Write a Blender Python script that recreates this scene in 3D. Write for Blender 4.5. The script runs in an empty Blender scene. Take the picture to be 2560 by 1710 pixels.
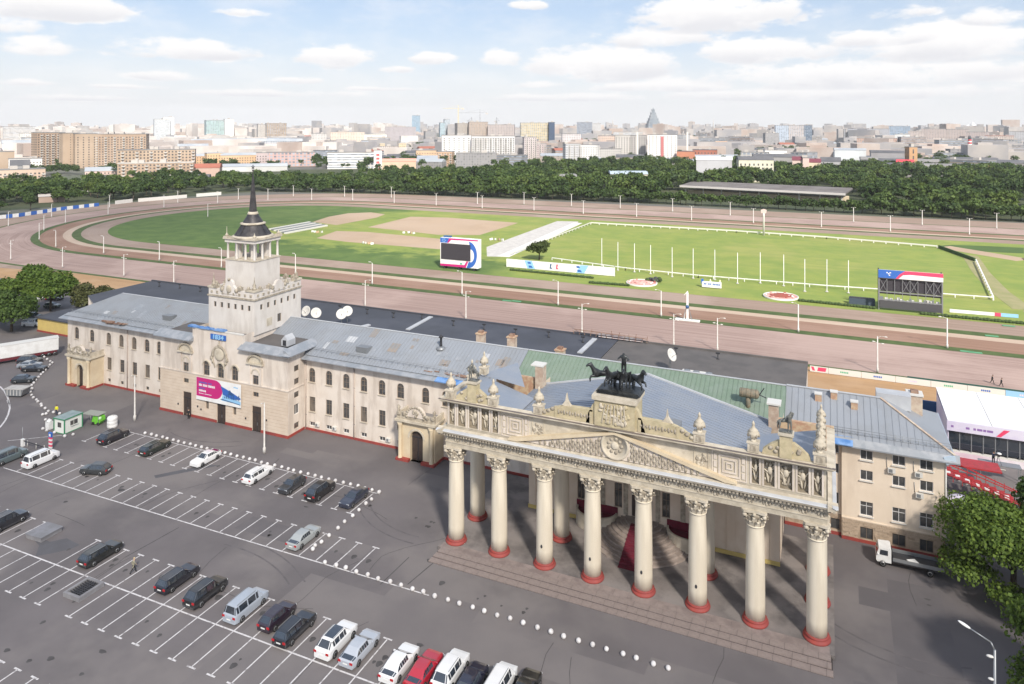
import bpy, math, random
import numpy as np
from math import sin, cos, pi, radians, sqrt, atan2, hypot
from mathutils import Vector, Matrix

scene = bpy.context.scene
COL = scene.collection
random.seed(11)

# ------------------------------------------------------------------ camera
cam_data = bpy.data.cameras.new('camera')
cam = bpy.data.objects.new('camera', cam_data)
COL.objects.link(cam)
cam.location = (0.0, 0.0, 52.0)
cam.rotation_euler = (radians(90), 0, radians(23.95))
cam_data.sensor_width = 36.0
cam_data.lens = 24.894
cam_data.shift_y = -0.2113
cam_data.clip_start = 0.5
cam_data.clip_end = 40000
scene.camera = cam

# ------------------------------------------------------------------ render look
scene.view_settings.view_transform = 'Standard'
scene.view_settings.look = 'None'
scene.view_settings.exposure = 0.90
scene.view_settings.gamma = 1.0
scene.view_settings.use_curve_mapping = False
scene.cycles.use_denoising = True
scene.cycles.max_bounces = 6
scene.cycles.diffuse_bounces = 3
scene.cycles.glossy_bounces = 3
scene.cycles.transparent_max_bounces = 8
scene.cycles.volume_bounces = 0

# ------------------------------------------------------------------ sun and sky
SUN_EL = radians(40)
SUN_AZ = radians(139)          # clockwise from +Y
sun_data = bpy.data.lights.new('sun', 'SUN')
sun = bpy.data.objects.new('sun', sun_data)
COL.objects.link(sun)
sun_data.energy = 3.6
sun_data.angle = radians(5)
sun_data.color = (1.0, 0.93, 0.83)
sdir = Vector((sin(SUN_AZ) * cos(SUN_EL), cos(SUN_AZ) * cos(SUN_EL), sin(SUN_EL)))
sun.rotation_euler = sdir.to_track_quat('Z', 'Y').to_euler()
sun.location = (0, 0, 300)

world = bpy.data.worlds.new('World')
scene.world = world
world.use_nodes = True


class NT:
    """small wrapper that makes node wiring short"""
    def __init__(self, tree):
        self.t = tree
        self.n = tree.nodes
        self.l = tree.links

    def add(self, typ, **kw):
        n = self.n.new(typ)
        for k, v in kw.items():
            setattr(n, k, v)
        return n

    def put(self, sock, v):
        if hasattr(v, 'links') or isinstance(v, bpy.types.NodeSocket):
            self.l.new(v, sock)
        else:
            sock.default_value = v

    def m(self, op, a, b=None, c=None, clamp=False):
        n = self.add('ShaderNodeMath', operation=op, use_clamp=clamp)
        self.put(n.inputs[0], a)
        if b is not None:
            self.put(n.inputs[1], b)
        if c is not None:
            self.put(n.inputs[2], c)
        return n.outputs[0]

    def mixc(self, f, a, b, blend='MIX'):
        n = self.add('ShaderNodeMix', data_type='RGBA', blend_type=blend)
        self.put(n.inputs['Factor'], f)
        for s, v in ((n.inputs[6], a), (n.inputs[7], b)):
            if isinstance(v, tuple) and len(v) == 3:
                v = (*v, 1)
            self.put(s, v)
        return n.outputs[2]

    def noise(self, vec, scale, detail=3.0, rough=0.55, dim='3D'):
        n = self.add('ShaderNodeTexNoise', noise_dimensions=dim)
        if vec is not None:
            self.l.new(vec, n.inputs['Vector'])
        n.inputs['Scale'].default_value = scale
        n.inputs['Detail'].default_value = detail
        n.inputs['Roughness'].default_value = rough
        return n.outputs['Fac']

    def ramp(self, fac, lo, hi, a=0.0, b=1.0):
        n = self.add('ShaderNodeMapRange', interpolation_type='SMOOTHSTEP')
        self.put(n.inputs['Value'], fac)
        self.put(n.inputs['From Min'], lo)
        self.put(n.inputs['From Max'], hi)
        self.put(n.inputs['To Min'], a)
        self.put(n.inputs['To Max'], b)
        return n.outputs['Result']


SKY_STRENGTH = 0.12
w = NT(world.node_tree)
w.n.clear()
sky = w.add('ShaderNodeTexSky', sky_type='NISHITA')
sky.sun_disc = False
sky.sun_elevation = SUN_EL
sky.sun_rotation = SUN_AZ
sky.altitude = 150
sky.air_density = 1.0
sky.dust_density = 1.2
sky.ozone_density = 1.5
tc = w.add('ShaderNodeTexCoord')
sep = w.add('ShaderNodeSeparateXYZ')
w.l.new(tc.outputs['Generated'], sep.inputs[0])
dx, dy, dz = sep.outputs
az = w.m('ARCTAN2', dx, dy)
el = w.m('ARCSINE', dz)
# cloud noise on the sphere, stretched sideways and finer towards the horizon
flat = w.m('ADD', w.m('ABSOLUTE', dz), 0.10)
comb = w.add('ShaderNodeCombineXYZ')
w.put(comb.inputs[0], w.m('DIVIDE', dx, flat))
w.put(comb.inputs[1], w.m('DIVIDE', dy, flat))
w.put(comb.inputs[2], 0.0)
n_big = w.noise(comb.outputs[0], 0.55, 7, 0.62)
comb2 = w.add('ShaderNodeCombineXYZ')
w.put(comb2.inputs[0], w.m('MULTIPLY', az, 10.0))
w.put(comb2.inputs[1], w.m('MULTIPLY', el, 24.0))
n_edge = w.noise(comb2.outputs[0], 1.1, 8, 0.62)
n_fine = w.noise(comb2.outputs[0], 3.2, 6, 0.65)
CLOUDS = [(-0.9983, 0.1398, 0.0841, 0.0247, 1.0), (-1.009, 0.0919, 0.0459, 0.0154, 1.0), (-0.8528, 0.0947, 0.109, 0.019, 0.8), (-0.8654, 0.0621, 0.0576, 0.01, 0.75), (-0.663, 0.0918, 0.0534, 0.0197, 1.05), (-0.5821, 0.0777, 0.03, 0.0073, 0.8), (-0.5277, 0.0928, 0.0365, 0.0116, 1.0), (-0.4357, 0.0934, 0.0333, 0.0166, 0.9), (-0.2915, 0.0829, 0.1, 0.0318, 1.05), (-0.1382, 0.1487, 0.1224, 0.0367, 0.95), (-0.0713, 0.097, 0.1035, 0.0243, 0.85), (0.0332, 0.0626, 0.2096, 0.0266, 0.85), (0.1326, 0.0958, 0.1074, 0.0289, 1.0), (-0.3944, 0.1672, 0.0296, 0.0086, 0.9), (-0.2195, 0.119, 0.0888, 0.0205, 0.8), (0.0578, 0.108, 0.073, 0.0164, 0.8), (-0.0023, 0.0411, 0.2372, 0.0147, 0.9), (-0.7578, 0.0424, 0.1643, 0.0081, 0.6), (-0.3219, 0.0386, 0.1709, 0.0086, 0.7), (-0.9809, 0.0328, 0.1014, 0.0063, 0.6), (0.1845, 0.1252, 0.046, 0.0152, 0.8), (-0.7903, 0.147, 0.0642, 0.0092, 0.35), (-0.7077, 0.0602, 0.0374, 0.0077, 0.7), (-1.0196, 0.0498, 0.0503, 0.0061, 0.7), (-0.3771, 0.0572, 0.0431, 0.0086, 0.8), (-0.1843, 0.0527, 0.1341, 0.0108, 0.8), (0.0819, 0.1386, 0.0569, 0.013, 0.6), (-0.912, 0.0477, 0.0956, 0.0049, 0.5), (0.053, 0.0346, 0.1663, 0.0055, 0.5), (-0.5851, 0.0504, 0.0959, 0.0055, 0.5), (-1.032, 0.1134, 0.0371, 0.0171, 0.7)]
best = None
shade = None
for (a0, e0, wa, we, d0) in CLOUDS:
    da = w.m('DIVIDE', w.m('SUBTRACT', az, a0), wa)
    de = w.m('DIVIDE', w.m('SUBTRACT', el, e0), we)
    # flatter underside: lower half falls off faster
    de2 = w.m('MAXIMUM', w.m('MULTIPLY', de, -1.45), de)
    q = w.m('SUBTRACT', d0, w.m('MULTIPLY', w.m('ADD', w.m('MULTIPLY', da, da), w.m('MULTIPLY', de2, de2)), 0.75))
    best = q if best is None else w.m('SMOOTH_MAX', best, q, 0.25)
    s = w.m('MULTIPLY', w.ramp(de, 0.45, -0.45), w.ramp(q, 0.0, 0.4))
    shade = s if shade is None else w.m('MAXIMUM', shade, s)
edge = w.m('ADD', w.m('MULTIPLY', w.m('SUBTRACT', n_edge, 0.5), 2.9), w.m('MULTIPLY', w.m('SUBTRACT', n_fine, 0.5), 1.1))
explicit = w.ramp(w.m('ADD', best, edge), 0.02, 0.62)
general = w.ramp(n_big, 0.50, 0.66)
high = w.ramp(el, 0.30, 0.45)                       # above the modelled cloud deck the same scattered cumulus go on
dens = w.m('MAXIMUM', explicit, w.m('MULTIPLY', general, high), clamp=True)
wisp = w.m('MULTIPLY', w.ramp(n_edge, 0.40, 0.70), 0.32)
dens = w.m('MAXIMUM', dens, wisp)
shade_n = w.m('MULTIPLY', w.m('MULTIPLY', shade, w.ramp(n_edge, 0.32, 0.60)), 0.7)
K = 1.0 / SKY_STRENGTH
cloud_lit = (0.58 * K, 0.57 * K, 0.565 * K)
cloud_dim = (0.40 * K, 0.405 * K, 0.435 * K)
cloud_col = w.mixc(shade_n, cloud_lit, cloud_dim)
blue = w.mixc(0.72, sky.outputs[0], (0.25 * K, 0.305 * K, 0.40 * K))
base = w.mixc(w.ramp(el, 0.17, -0.01, 0.0, 0.92), blue, (0.53 * K, 0.53 * K, 0.53 * K))
colr = w.mixc(dens, base, cloud_col)
bg = w.add('ShaderNodeBackground')
w.l.new(colr, bg.inputs['Color'])
bg.inputs['Strength'].default_value = SKY_STRENGTH
wo = w.add('ShaderNodeOutputWorld')
w.l.new(bg.outputs[0], wo.inputs['Surface'])
try:
    world.cycles.sampling_method = 'MANUAL'
    world.cycles.sample_map_resolution = 512
except Exception:
    pass

# ------------------------------------------------------------------ materials
MATS = {}


def mat(name, c, rough=0.7, c2=None, scale=1.0, stretch=(1, 1, 1), detail=4, lo=0.35, hi=0.65, metal=0.0, bump=0.0, bscale=None,
        c3=None, s3=0.1, amt3=0.5, st3=None, wear=None, uv=False, objcol=False, spec=0.5, coat=0.0, alpha=1.0):
    """noise-mixed principled material in object space (or along UV when uv)"""
    if name in MATS:
        return MATS[name]
    mt = bpy.data.materials.new(name)
    mt.use_nodes = True
    t = NT(mt.node_tree)
    b = t.n['Principled BSDF']
    b.inputs['Roughness'].default_value = rough
    b.inputs['Metallic'].default_value = metal
    b.inputs['Specular IOR Level'].default_value = spec
    if coat:
        b.inputs['Coat Weight'].default_value = coat
        b.inputs['Coat Roughness'].default_value = 0.06
        b.inputs['Coat IOR'].default_value = 1.9
    t3 = t.add('ShaderNodeTexCoord')
    mp = t.add('ShaderNodeMapping')
    t.l.new(t3.outputs['UV' if uv else 'Object'], mp.inputs[0])
    mp.inputs['Scale'].default_value = stretch
    vec = mp.outputs[0]
    col = (*c, 1)
    if objcol:
        oi = t.add('ShaderNodeObjectInfo')
        col = oi.outputs['Color']
    if c2 is not None:
        f = t.ramp(t.noise(vec, scale, detail), lo, hi)
        if objcol:
            col = t.mixc(f, col, (*c2, 1), 'MULTIPLY')
        else:
            col = t.mixc(f, col, (*c2, 1))
    if c3 is not None:
        v3 = t3.outputs['UV' if uv else 'Object']
        if st3:
            m3 = t.add('ShaderNodeMapping')
            t.l.new(v3, m3.inputs[0])
            m3.inputs['Scale'].default_value = st3
            v3 = m3.outputs[0]
        f3 = t.m('MULTIPLY', t.ramp(t.noise(v3, s3, 5, 0.6), 0.45, 0.62), amt3)
        col = t.mixc(f3, col, (*c3, 1))
    t.put(b.inputs['Base Color'], col)
    if wear:
        zs = t.add('ShaderNodeSeparateXYZ')
        t.l.new(t3.outputs['Object'], zs.inputs[0])
        wf_ = t.m('MULTIPLY', t.ramp(zs.outputs[2], wear[1], .3), t.ramp(t.noise(t3.outputs['Object'], .55, 7, .65), .40, .62))
        col = t.mixc(t.m('MULTIPLY', wf_, .75), col, (*wear[0], 1))
    if bump:
        bp = t.add('ShaderNodeBump')
        bp.inputs['Strength'].default_value = 0.6
        bp.inputs['Distance'].default_value = bump
        t.put(bp.inputs['Height'], t.noise(vec, bscale or scale * 4, 4))
        t.l.new(bp.outputs[0], b.inputs['Normal'])
    MATS[name] = mt
    return mt


CREAM = mat('cream_plaster', (.71, .635, .56), .85, (.66, .58, .50), .5, detail=6, c3=(.46, .39, .33), s3=.6, amt3=.6, st3=(1, 1, .18), wear=((.40, .31, .25), 3.4))
CREAMY = mat('yellow_cream_plaster', (.66, .56, .40), .85, (.60, .49, .34), .6, detail=6)
WINGC = mat('peach_plaster', (.80, .68, .55), .85, (.75, .63, .50), .4, detail=5, c3=(.52, .42, .33), s3=.5, amt3=.35, st3=(1, 1, .22))
STONE = mat('pale_carved_stone', (.62, .555, .45), .85, (.52, .46, .36), .9, detail=6, bump=.03, c3=(.36, .31, .24), s3=.8, amt3=.45)
COLUMNC = mat('column_paint', (.70, .63, .51), .7, (.65, .58, .46), 1.2, stretch=(1, 1, .15), detail=5, c3=(.47, .41, .33), s3=.9, amt3=.3, st3=(1, 1, .12))
CARVED = mat('weathered_ornament', (.50, .445, .355), .9, (.34, .29, .225), 2.2, detail=6, bump=.05, c3=(.22, .19, .15), s3=1.6, amt3=.5)
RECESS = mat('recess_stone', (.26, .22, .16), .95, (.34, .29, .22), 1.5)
YELSTONE = mat('lichen_stone', (.56, .48, .31), .9, (.46, .39, .26), 1.0, detail=6, bump=.04, c3=(.38, .33, .2), s3=1.2, amt3=.5)
RED = mat('red_plinth_paint', (.33, .055, .04), .7, (.26, .05, .045), 1.0)
CARPET = mat('burgundy_carpet', (.16, .012, .03), .95, (.12, .01, .025), 1.0)
WHITE = mat('white_paint', (.80, .80, .79), .55, (.70, .69, .67), .7)
OFFW = mat('offwhite_paint', (.66, .64, .60), .6)
POLEW = mat('lamp_post_paint', (.62, .60, .57), .6, (.5, .47, .43), 1.0)
ROADW = mat('road_marking_paint', (.62, .60, .60), .7, (.27, .25, .25), 2.2, detail=8, lo=.48, hi=.72)
GLASS = mat('dark_window_glass', (.035, .04, .045), .08, (.13, .12, .11), .45, spec=.6, coat=.5)
CURT = mat('curtained_glass', (.20, .17, .14), .25, (.06, .06, .06), .9, stretch=(2, 2, .4))
WFRAME = mat('brown_window_frame', (.20, .15, .11), .6)
PFRAME = mat('white_window_frame', (.72, .71, .70), .5)
DOORM = mat('dark_brown_door', (.045, .032, .028), .5, (.07, .05, .04), 1.5, stretch=(6, 6, 1))
ROOF = mat('blue_grey_sheet_roof', (.315, .335, .365), .5, (.285, .305, .335), .12, stretch=(1, .3, .3), detail=6, metal=.1, c3=(.25, .255, .26), s3=.35, amt3=.3)
ROOFB = mat('bluer_sheet_roof', (.245, .28, .34), .5, (.275, .305, .355), .15, detail=6, metal=.1, c3=(.33, .34, .355), s3=.4, amt3=.3)
ROOFG = mat('green_sheet_roof', (.175, .24, .18), .55, (.205, .265, .205), .3, detail=5, c3=(.25, .30, .26), s3=.4, amt3=.4)
ROOFP = mat('pale_sheet_flashing', (.52, .53, .54), .5, (.44, .45, .47), .4)
EAVE = mat('eave_sheet', (.27, .295, .325), .5, (.31, .325, .35), .4, metal=.1, c3=(.45, .46, .48), s3=.8, amt3=.4)
RUST = mat('rusty_sheet', (.22, .12, .08), .8, (.33, .22, .16), 1.5)
TARP = mat('blue_tarpaulin', (.07, .19, .45), .5, (.20, .35, .62), .8)
TAR = mat('dark_roofing_felt', (.060, .065, .082), .8, (.075, .08, .098), .2, detail=6, c3=(.05, .053, .063), s3=.06, amt3=.6)
TAR2 = mat('brown_roofing_felt', (.135, .122, .115), .85, (.105, .097, .093), .3, detail=6)
BRICKM = mat('old_brick', (.45, .27, .18), .9, (.55, .42, .28), 2.0)
CHIM = mat('chimney_plaster', (.55, .46, .36), .9, (.42, .31, .24), 1.2)
PATINA = mat('grey_patina', (.10, .105, .10), .6, (.18, .18, .165), 3.0)
BRONZE = mat('dark_bronze', (.028, .03, .032), .42, (.06, .065, .068), 1.5, metal=.5)
LEAD = mat('dark_dome_sheet', (.045, .042, .045), .5, (.075, .07, .07), 1.2, metal=.3)
GRANITE = mat('red_granite', (.265, .215, .195), .75, (.20, .16, .148), .8, detail=6, c3=(.32, .26, .24), s3=.7, amt3=.5)
JOINT = mat('stone_joint', (.06, .05, .048), .9)
STAIN = mat('portico_paving', (.21, .185, .175), .85, (.12, .108, .104), .3, detail=7, c3=(.28, .25, .235), s3=.25, amt3=.6)
RUSTIC = mat('rubble_stone', (.50, .39, .29), .9, (.38, .29, .21), 1.5, c3=(.3, .23, .17), s3=1.5, amt3=.5)
STEEL = mat('grey_steel', (.30, .31, .32), .45, metal=.5)
DARKST = mat('dark_steel', (.035, .035, .04), .6)
BLACKSCR = mat('black_screen', (.045, .042, .05), .4)
RUBBER = mat('rubber_black', (.02, .02, .02), .8)
RIM = mat('alloy_rim', (.45, .45, .46), .35, metal=.7)
PAINT = mat('car_paint', (1, 1, 1), .28, objcol=True, coat=.7)
CARGL = mat('car_glass', (.022, .030, .042), .06, spec=.7, coat=.8)
TAILR = mat('tail_light_red', (.42, .015, .02), .25)
HEADL = mat('head_light_glass', (.6, .62, .64), .15)
PLATE = mat('number_plate_white', (.72, .72, .70), .5)
CONC = mat('pale_concrete', (.52, .50, .47), .9, (.44, .42, .40), .4, detail=6)
BALLW = mat('white_ball_paint', (.70, .68, .68), .6, (.45, .43, .42), 2.5)
WOOD = mat('bark', (.07, .055, .04), .95, (.11, .09, .07), 3.0)
PINKP = mat('magenta_print', (.52, .02, .18), .5)
PINKR = mat('pink_red_print', (.72, .06, .14), .5)
BLUEP = mat('blue_print', (.035, .13, .45), .5)
LBLUEP = mat('light_blue_print', (.28, .52, .75), .5)
NAVYP = mat('navy_print', (.03, .09, .22), .5)
LILAC = mat('lilac_print', (.55, .50, .66), .55, (.66, .62, .72), .3)
GREENP = mat('green_print', (.10, .42, .25), .5)
KIOSKG = mat('kiosk_green', (.05, .25, .12), .5)
LIME = mat('lime_plastic', (.16, .52, .05), .35)
YELV = mat('high_visibility_yellow', (.75, .72, .03), .6)
SKIN = mat('skin', (.50, .32, .23), .6)
BLACKC = mat('black_cloth', (.02, .02, .022), .9)
DENIM = mat('dark_blue_cloth', (.03, .04, .08), .9)
WHITEC = mat('white_cloth', (.7, .7, .68), .9)
HAIR = mat('brown_hair', (.05, .03, .02), .8)
TENT = mat('white_tent_fabric', (.82, .82, .83), .6, (.76, .76, .78), .15)
YWALL = mat('yellow_wall_paint', (.62, .47, .16), .8, (.56, .42, .15), .5)


# ------------------------------------------------------------------ mesh building
class MB:
    def __init__(self):
        self.v, self.f, self.mi, self.sm = [], [], [], []
        self.mats = []
        self.M = None

    def mid(self, m):
        if m not in self.mats:
            self.mats.append(m)
        return self.mats.index(m)

    def pt(self, p):
        if self.M is not None:
            p = self.M @ Vector(p)
        self.v.append((p[0], p[1], p[2]))
        return len(self.v) - 1

    def face(self, pts, m, smooth=False):
        self.f.append([self.pt(p) for p in pts])
        self.mi.append(self.mid(m))
        self.sm.append(smooth)

    def idx(self, ids, m, smooth=False):
        self.f.append(list(ids))
        self.mi.append(self.mid(m))
        self.sm.append(smooth)

    def box(self, x0, x1, y0, y1, z0, z1, m, skip=''):
        c = [self.pt(p) for p in ((x0, y0, z0), (x1, y0, z0), (x1, y1, z0), (x0, y1, z0), (x0, y0, z1), (x1, y0, z1), (x1, y1, z1), (x0, y1, z1))]
        for k, q in (('b', (0, 3, 2, 1)), ('t', (4, 5, 6, 7)), ('f', (0, 1, 5, 4)), ('r', (1, 2, 6, 5)), ('k', (2, 3, 7, 6)), ('l', (3, 0, 4, 7))):
            if k not in skip:
                self.idx([c[i] for i in q], m)

    def cbox(self, cx, cy, z0, sx, sy, h, m):
        self.box(cx - sx / 2, cx + sx / 2, cy - sy / 2, cy + sy / 2, z0, z0 + h, m)

    def lathe(self, cx, cy, prof, n, m, smooth=True, cap=True, ang0=0.0, sx=1.0, sy=1.0):
        rings = []
        for r, z in prof:
            rings.append([self.pt((cx + sx * r * cos(ang0 + 2 * pi * i / n), cy + sy * r * sin(ang0 + 2 * pi * i / n), z)) for i in range(n)])
        for a, b in zip(rings, rings[1:]):
            for i in range(n):
                j = (i + 1) % n
                self.idx((a[i], a[j], b[j], b[i]), m, smooth)
        if cap:
            if prof[0][0] > 1e-4:
                self.idx(rings[0][::-1], m)
            if prof[-1][0] > 1e-4:
                self.idx(rings[-1], m)

    def tube(self, p0, p1, r0, r1, n, m, smooth=True, cap=True):
        p0, p1 = Vector(p0), Vector(p1)
        d = (p1 - p0)
        if d.length < 1e-6:
            return
        d.normalize()
        a = Vector((0, 0, 1)) if abs(d.z) < .9 else Vector((1, 0, 0))
        u = d.cross(a).normalized()
        w_ = d.cross(u)
        A = [self.pt(p0 + (u * cos(2 * pi * i / n) + w_ * sin(2 * pi * i / n)) * r0) for i in range(n)]
        B = [self.pt(p1 + (u * cos(2 * pi * i / n) + w_ * sin(2 * pi * i / n)) * r1) for i in range(n)]
        for i in range(n):
            j = (i + 1) % n
            self.idx((A[j], A[i], B[i], B[j]), m, smooth)
        if cap:
            self.idx(A, m)
            self.idx(B[::-1], m)

    def bar(self, p0, p1, w_, h, m):
        """box bar from p0 to p1, w_ wide sideways, h in the vertical sense"""
        p0, p1 = Vector(p0), Vector(p1)
        d = (p1 - p0).normalized()
        s = d.cross(Vector((0, 0, 1)))
        s = s.normalized() if s.length > 1e-4 else Vector((1, 0, 0))
        up = s.cross(d)
        c = []
        for p in (p0, p1):
            for a, b in ((-1, -1), (1, -1), (1, 1), (-1, 1)):
                c.append(self.pt(p + s * a * w_ / 2 + up * b * h / 2))
        for q in ((3, 2, 1, 0), (4, 5, 6, 7), (0, 1, 5, 4), (1, 2, 6, 5), (2, 3, 7, 6), (3, 0, 4, 7)):
            self.idx([c[i] for i in q], m)

    def prism(self, poly, a0, a1, axis, m, smooth=False):
        """extrude a 2-D polygon along axis: 'x' -> (y,z) poly, 'y' -> (x,z), 'z' -> (x,y)"""
        def P3(p, a):
            return {'x': (a, p[0], p[1]), 'y': (p[0], a, p[1]), 'z': (p[0], p[1], a)}[axis]
        A = [self.pt(P3(p, a0)) for p in poly]
        B = [self.pt(P3(p, a1)) for p in poly]
        n = len(poly)
        for i in range(n):
            j = (i + 1) % n
            self.idx((A[i], A[j], B[j], B[i]), m, smooth)
        self.idx(A[::-1], m)
        self.idx(B, m)

    def blob(self, c, r, m, nu=7, nv=5, rot=None):
        c = Vector(c)
        R = rot if rot is not None else Matrix.Identity(3)
        rows = []
        for j in range(nv + 1):
            th = pi * j / nv
            if j in (0, nv):
                rows.append([self.pt(c + R @ Vector((0, 0, r[2] * cos(th))))])
            else:
                rows.append([self.pt(c + R @ Vector((r[0] * sin(th) * cos(2 * pi * i / nu), r[1] * sin(th) * sin(2 * pi * i / nu), r[2] * cos(th)))) for i in range(nu)])
        for j in range(nv):
            a, b = rows[j], rows[j + 1]
            for i in range(nu):
                k = (i + 1) % nu
                if len(a) == 1:
                    self.idx((a[0], b[i], b[k]), m, True)
                elif len(b) == 1:
                    self.idx((a[i], b[0], a[k]), m, True)
                else:
                    self.idx((a[i], b[i], b[k], a[k]), m, True)

    def mesh(self, name):
        me = bpy.data.meshes.new(name)
        me.from_pydata(self.v, [], self.f)
        for m in self.mats:
            me.materials.append(m)
        me.polygons.foreach_set('material_index', self.mi)
        me.polygons.foreach_set('use_smooth', self.sm)
        me.update()
        return me

    def build(self, name, parent=None, **kw):
        return put(name, self.mesh(name), parent, **kw)


ROOTLOC = {}


def put(name, me, parent=None, loc=None, rz=0.0, label=None, kind=None, local=False, scale=None, rot=None):
    """link a mesh as one object; under a parent its mesh is in world coordinates unless local"""
    o = bpy.data.objects.new(name, me)
    COL.objects.link(o)
    if parent is not None:
        o.parent = parent
        if not local:
            p = ROOTLOC.get(parent.name, Vector((0, 0, 0)))
            o.location = -p
            ROOTLOC[o.name] = Vector((0, 0, 0))
            if loc is not None:
                o.location = Vector(loc) - p
                ROOTLOC[o.name] = Vector(loc)
        elif loc is not None:
            o.location = loc
    elif loc is not None:
        o.location = loc
    if rz:
        o.rotation_euler = (0, 0, rz)
    if rot is not None:
        o.rotation_euler = rot
    if scale is not None:
        o.scale = scale
    if label:
        o['label'] = label
    if kind:
        o['kind'] = kind
    return o


def tag(o, label, cat, group=None):
    o['label'] = label
    o['category'] = cat
    if group:
        o['group'] = group
    return o


def thing(name, label, cat, loc=(0, 0, 0), rz=0.0, group=None):
    o = bpy.data.objects.new(name, None)
    COL.objects.link(o)
    o.empty_display_size = 0.5
    o.location = loc
    o.rotation_euler = (0, 0, rz)
    ROOTLOC[o.name] = Vector(loc)
    return tag(o, label, cat, group)


CH = {}


def kids(o):
    return [c for c in o.children]


def clone(root, loc, rz=0.0, label=None, group=None, color=None, scale=None):
    """copy a thing with its parts and sub-parts (mesh data shared)"""
    r = root.copy()
    COL.objects.link(r)
    r.location = loc
    r.rotation_euler = (0, 0, rz)
    if scale:
        r.scale = scale
    if label:
        r['label'] = label
    if group:
        r['group'] = group
    if color:
        r.color = (*color, 1)
    for ch in CH[root.name]:
        c = ch[0].copy()
        COL.objects.link(c)
        c.parent = r
        if color:
            c.color = (*color, 1)
        for g in ch[1]:
            d = g.copy()
            COL.objects.link(d)
            d.parent = c
            if color:
                d.color = (*color, 1)
    return r


def remember(root):
    """note a prototype's children once, so that clones need no search"""
    CH[root.name] = [(c, list(c.children)) for c in root.children]


def struct(name, me_or_mb, label=None):
    o = me_or_mb.build(name) if isinstance(me_or_mb, MB) else put(name, me_or_mb)
    o['kind'] = 'structure'
    if label:
        o['label'] = label
    return o


def skin_mesh(name, verts, edges, radii, m, sub=1, root=0):
    """continuous body grown from a skeleton"""
    me = bpy.data.meshes.new(name)
    me.from_pydata(verts, edges, [])
    o = bpy.data.objects.new(name, me)
    COL.objects.link(o)
    md = o.modifiers.new('skin', 'SKIN')
    md.use_smooth_shade = True
    sv = me.skin_vertices[0].data
    for i, r in enumerate(radii):
        sv[i].radius = (r, r) if not isinstance(r, tuple) else r
        sv[i].use_root = (i == root)
    s = o.modifiers.new('sub', 'SUBSURF')
    s.levels = s.render_levels = sub
    dg = bpy.context.evaluated_depsgraph_get()
    ev = o.evaluated_get(dg)
    out = bpy.data.meshes.new_from_object(ev)
    out.name = name
    out.materials.clear()
    for x in (m if isinstance(m, (list, tuple)) else [m]):
        out.materials.append(x)
    bpy.data.objects.remove(o)
    for p in out.polygons:
        p.use_smooth = True
    return out


# ------------------------------------------------------------------ walls with real openings
def wall(mb, p0, p1, z0, z1, holes, m, depth=.24, mrev=None):
    """wall sheet from p0 to p1 (outward side to the right of the walk), holes = (a, b, z0, z1, arched) with reveals"""
    p0, p1 = Vector(p0), Vector(p1)
    L = (p1 - p0).length
    u = (p1 - p0) / L
    nin = Vector((-u.y, u.x))
    mrev = mrev or m

    def P(s, z, d=0.0):
        q = p0 + u * s + nin * d
        return (q.x, q.y, z)
    us = sorted({0.0, L, *[h[0] for h in holes], *[h[1] for h in holes]})
    zs = sorted({z0, z1, *[h[2] for h in holes], *[h[3] for h in holes]})
    for i in range(len(us) - 1):
        a, b = us[i], us[i + 1]
        if b - a < 1e-5:
            continue
        run = None
        for j in range(len(zs) - 1):
            c, d = zs[j], zs[j + 1]
            inside = any(h[0] - 1e-6 <= a and b <= h[1] + 1e-6 and h[2] - 1e-6 <= c and d <= h[3] + 1e-6 for h in holes)
            if inside:
                if run is not None:
                    mb.face((P(a, run), P(b, run), P(b, c), P(a, c)), m)
                    run = None
            elif run is None:
                run = c
        if run is not None:
            mb.face((P(a, run), P(b, run), P(b, z1), P(a, z1)), m)
    for h in holes:
        a, b, c, d = h[:4]
        arch = len(h) > 4 and h[4]
        r = (b - a) / 2
        top = d - r if arch else d
        mb.face((P(a, c), P(a, top), P(a, top, depth), P(a, c, depth)), mrev)
        mb.face((P(b, top), P(b, c), P(b, c, depth), P(b, top, depth)), mrev)
        mb.face((P(b, c), P(a, c), P(a, c, depth), P(b, c, depth)), mrev)
        if not arch:
            mb.face((P(a, d), P(b, d), P(b, d, depth), P(a, d, depth)), mrev)
        else:
            cx = (a + b) / 2
            N = 8
            arcp = [(cx - r * cos(pi * k / N), top + r * sin(pi * k / N)) for k in range(N + 1)]
            for k in range(N):
                (s0, t0), (s1, t1) = arcp[k], arcp[k + 1]
                mb.face((P(s0, t0), P(s1, t1), P(s1, t1, depth), P(s0, t0, depth)), mrev)
                mb.face((P(s0, t0), P(s0, d), P(s1, d), P(s1, t1)), m)


WCACHE = {}


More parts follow.
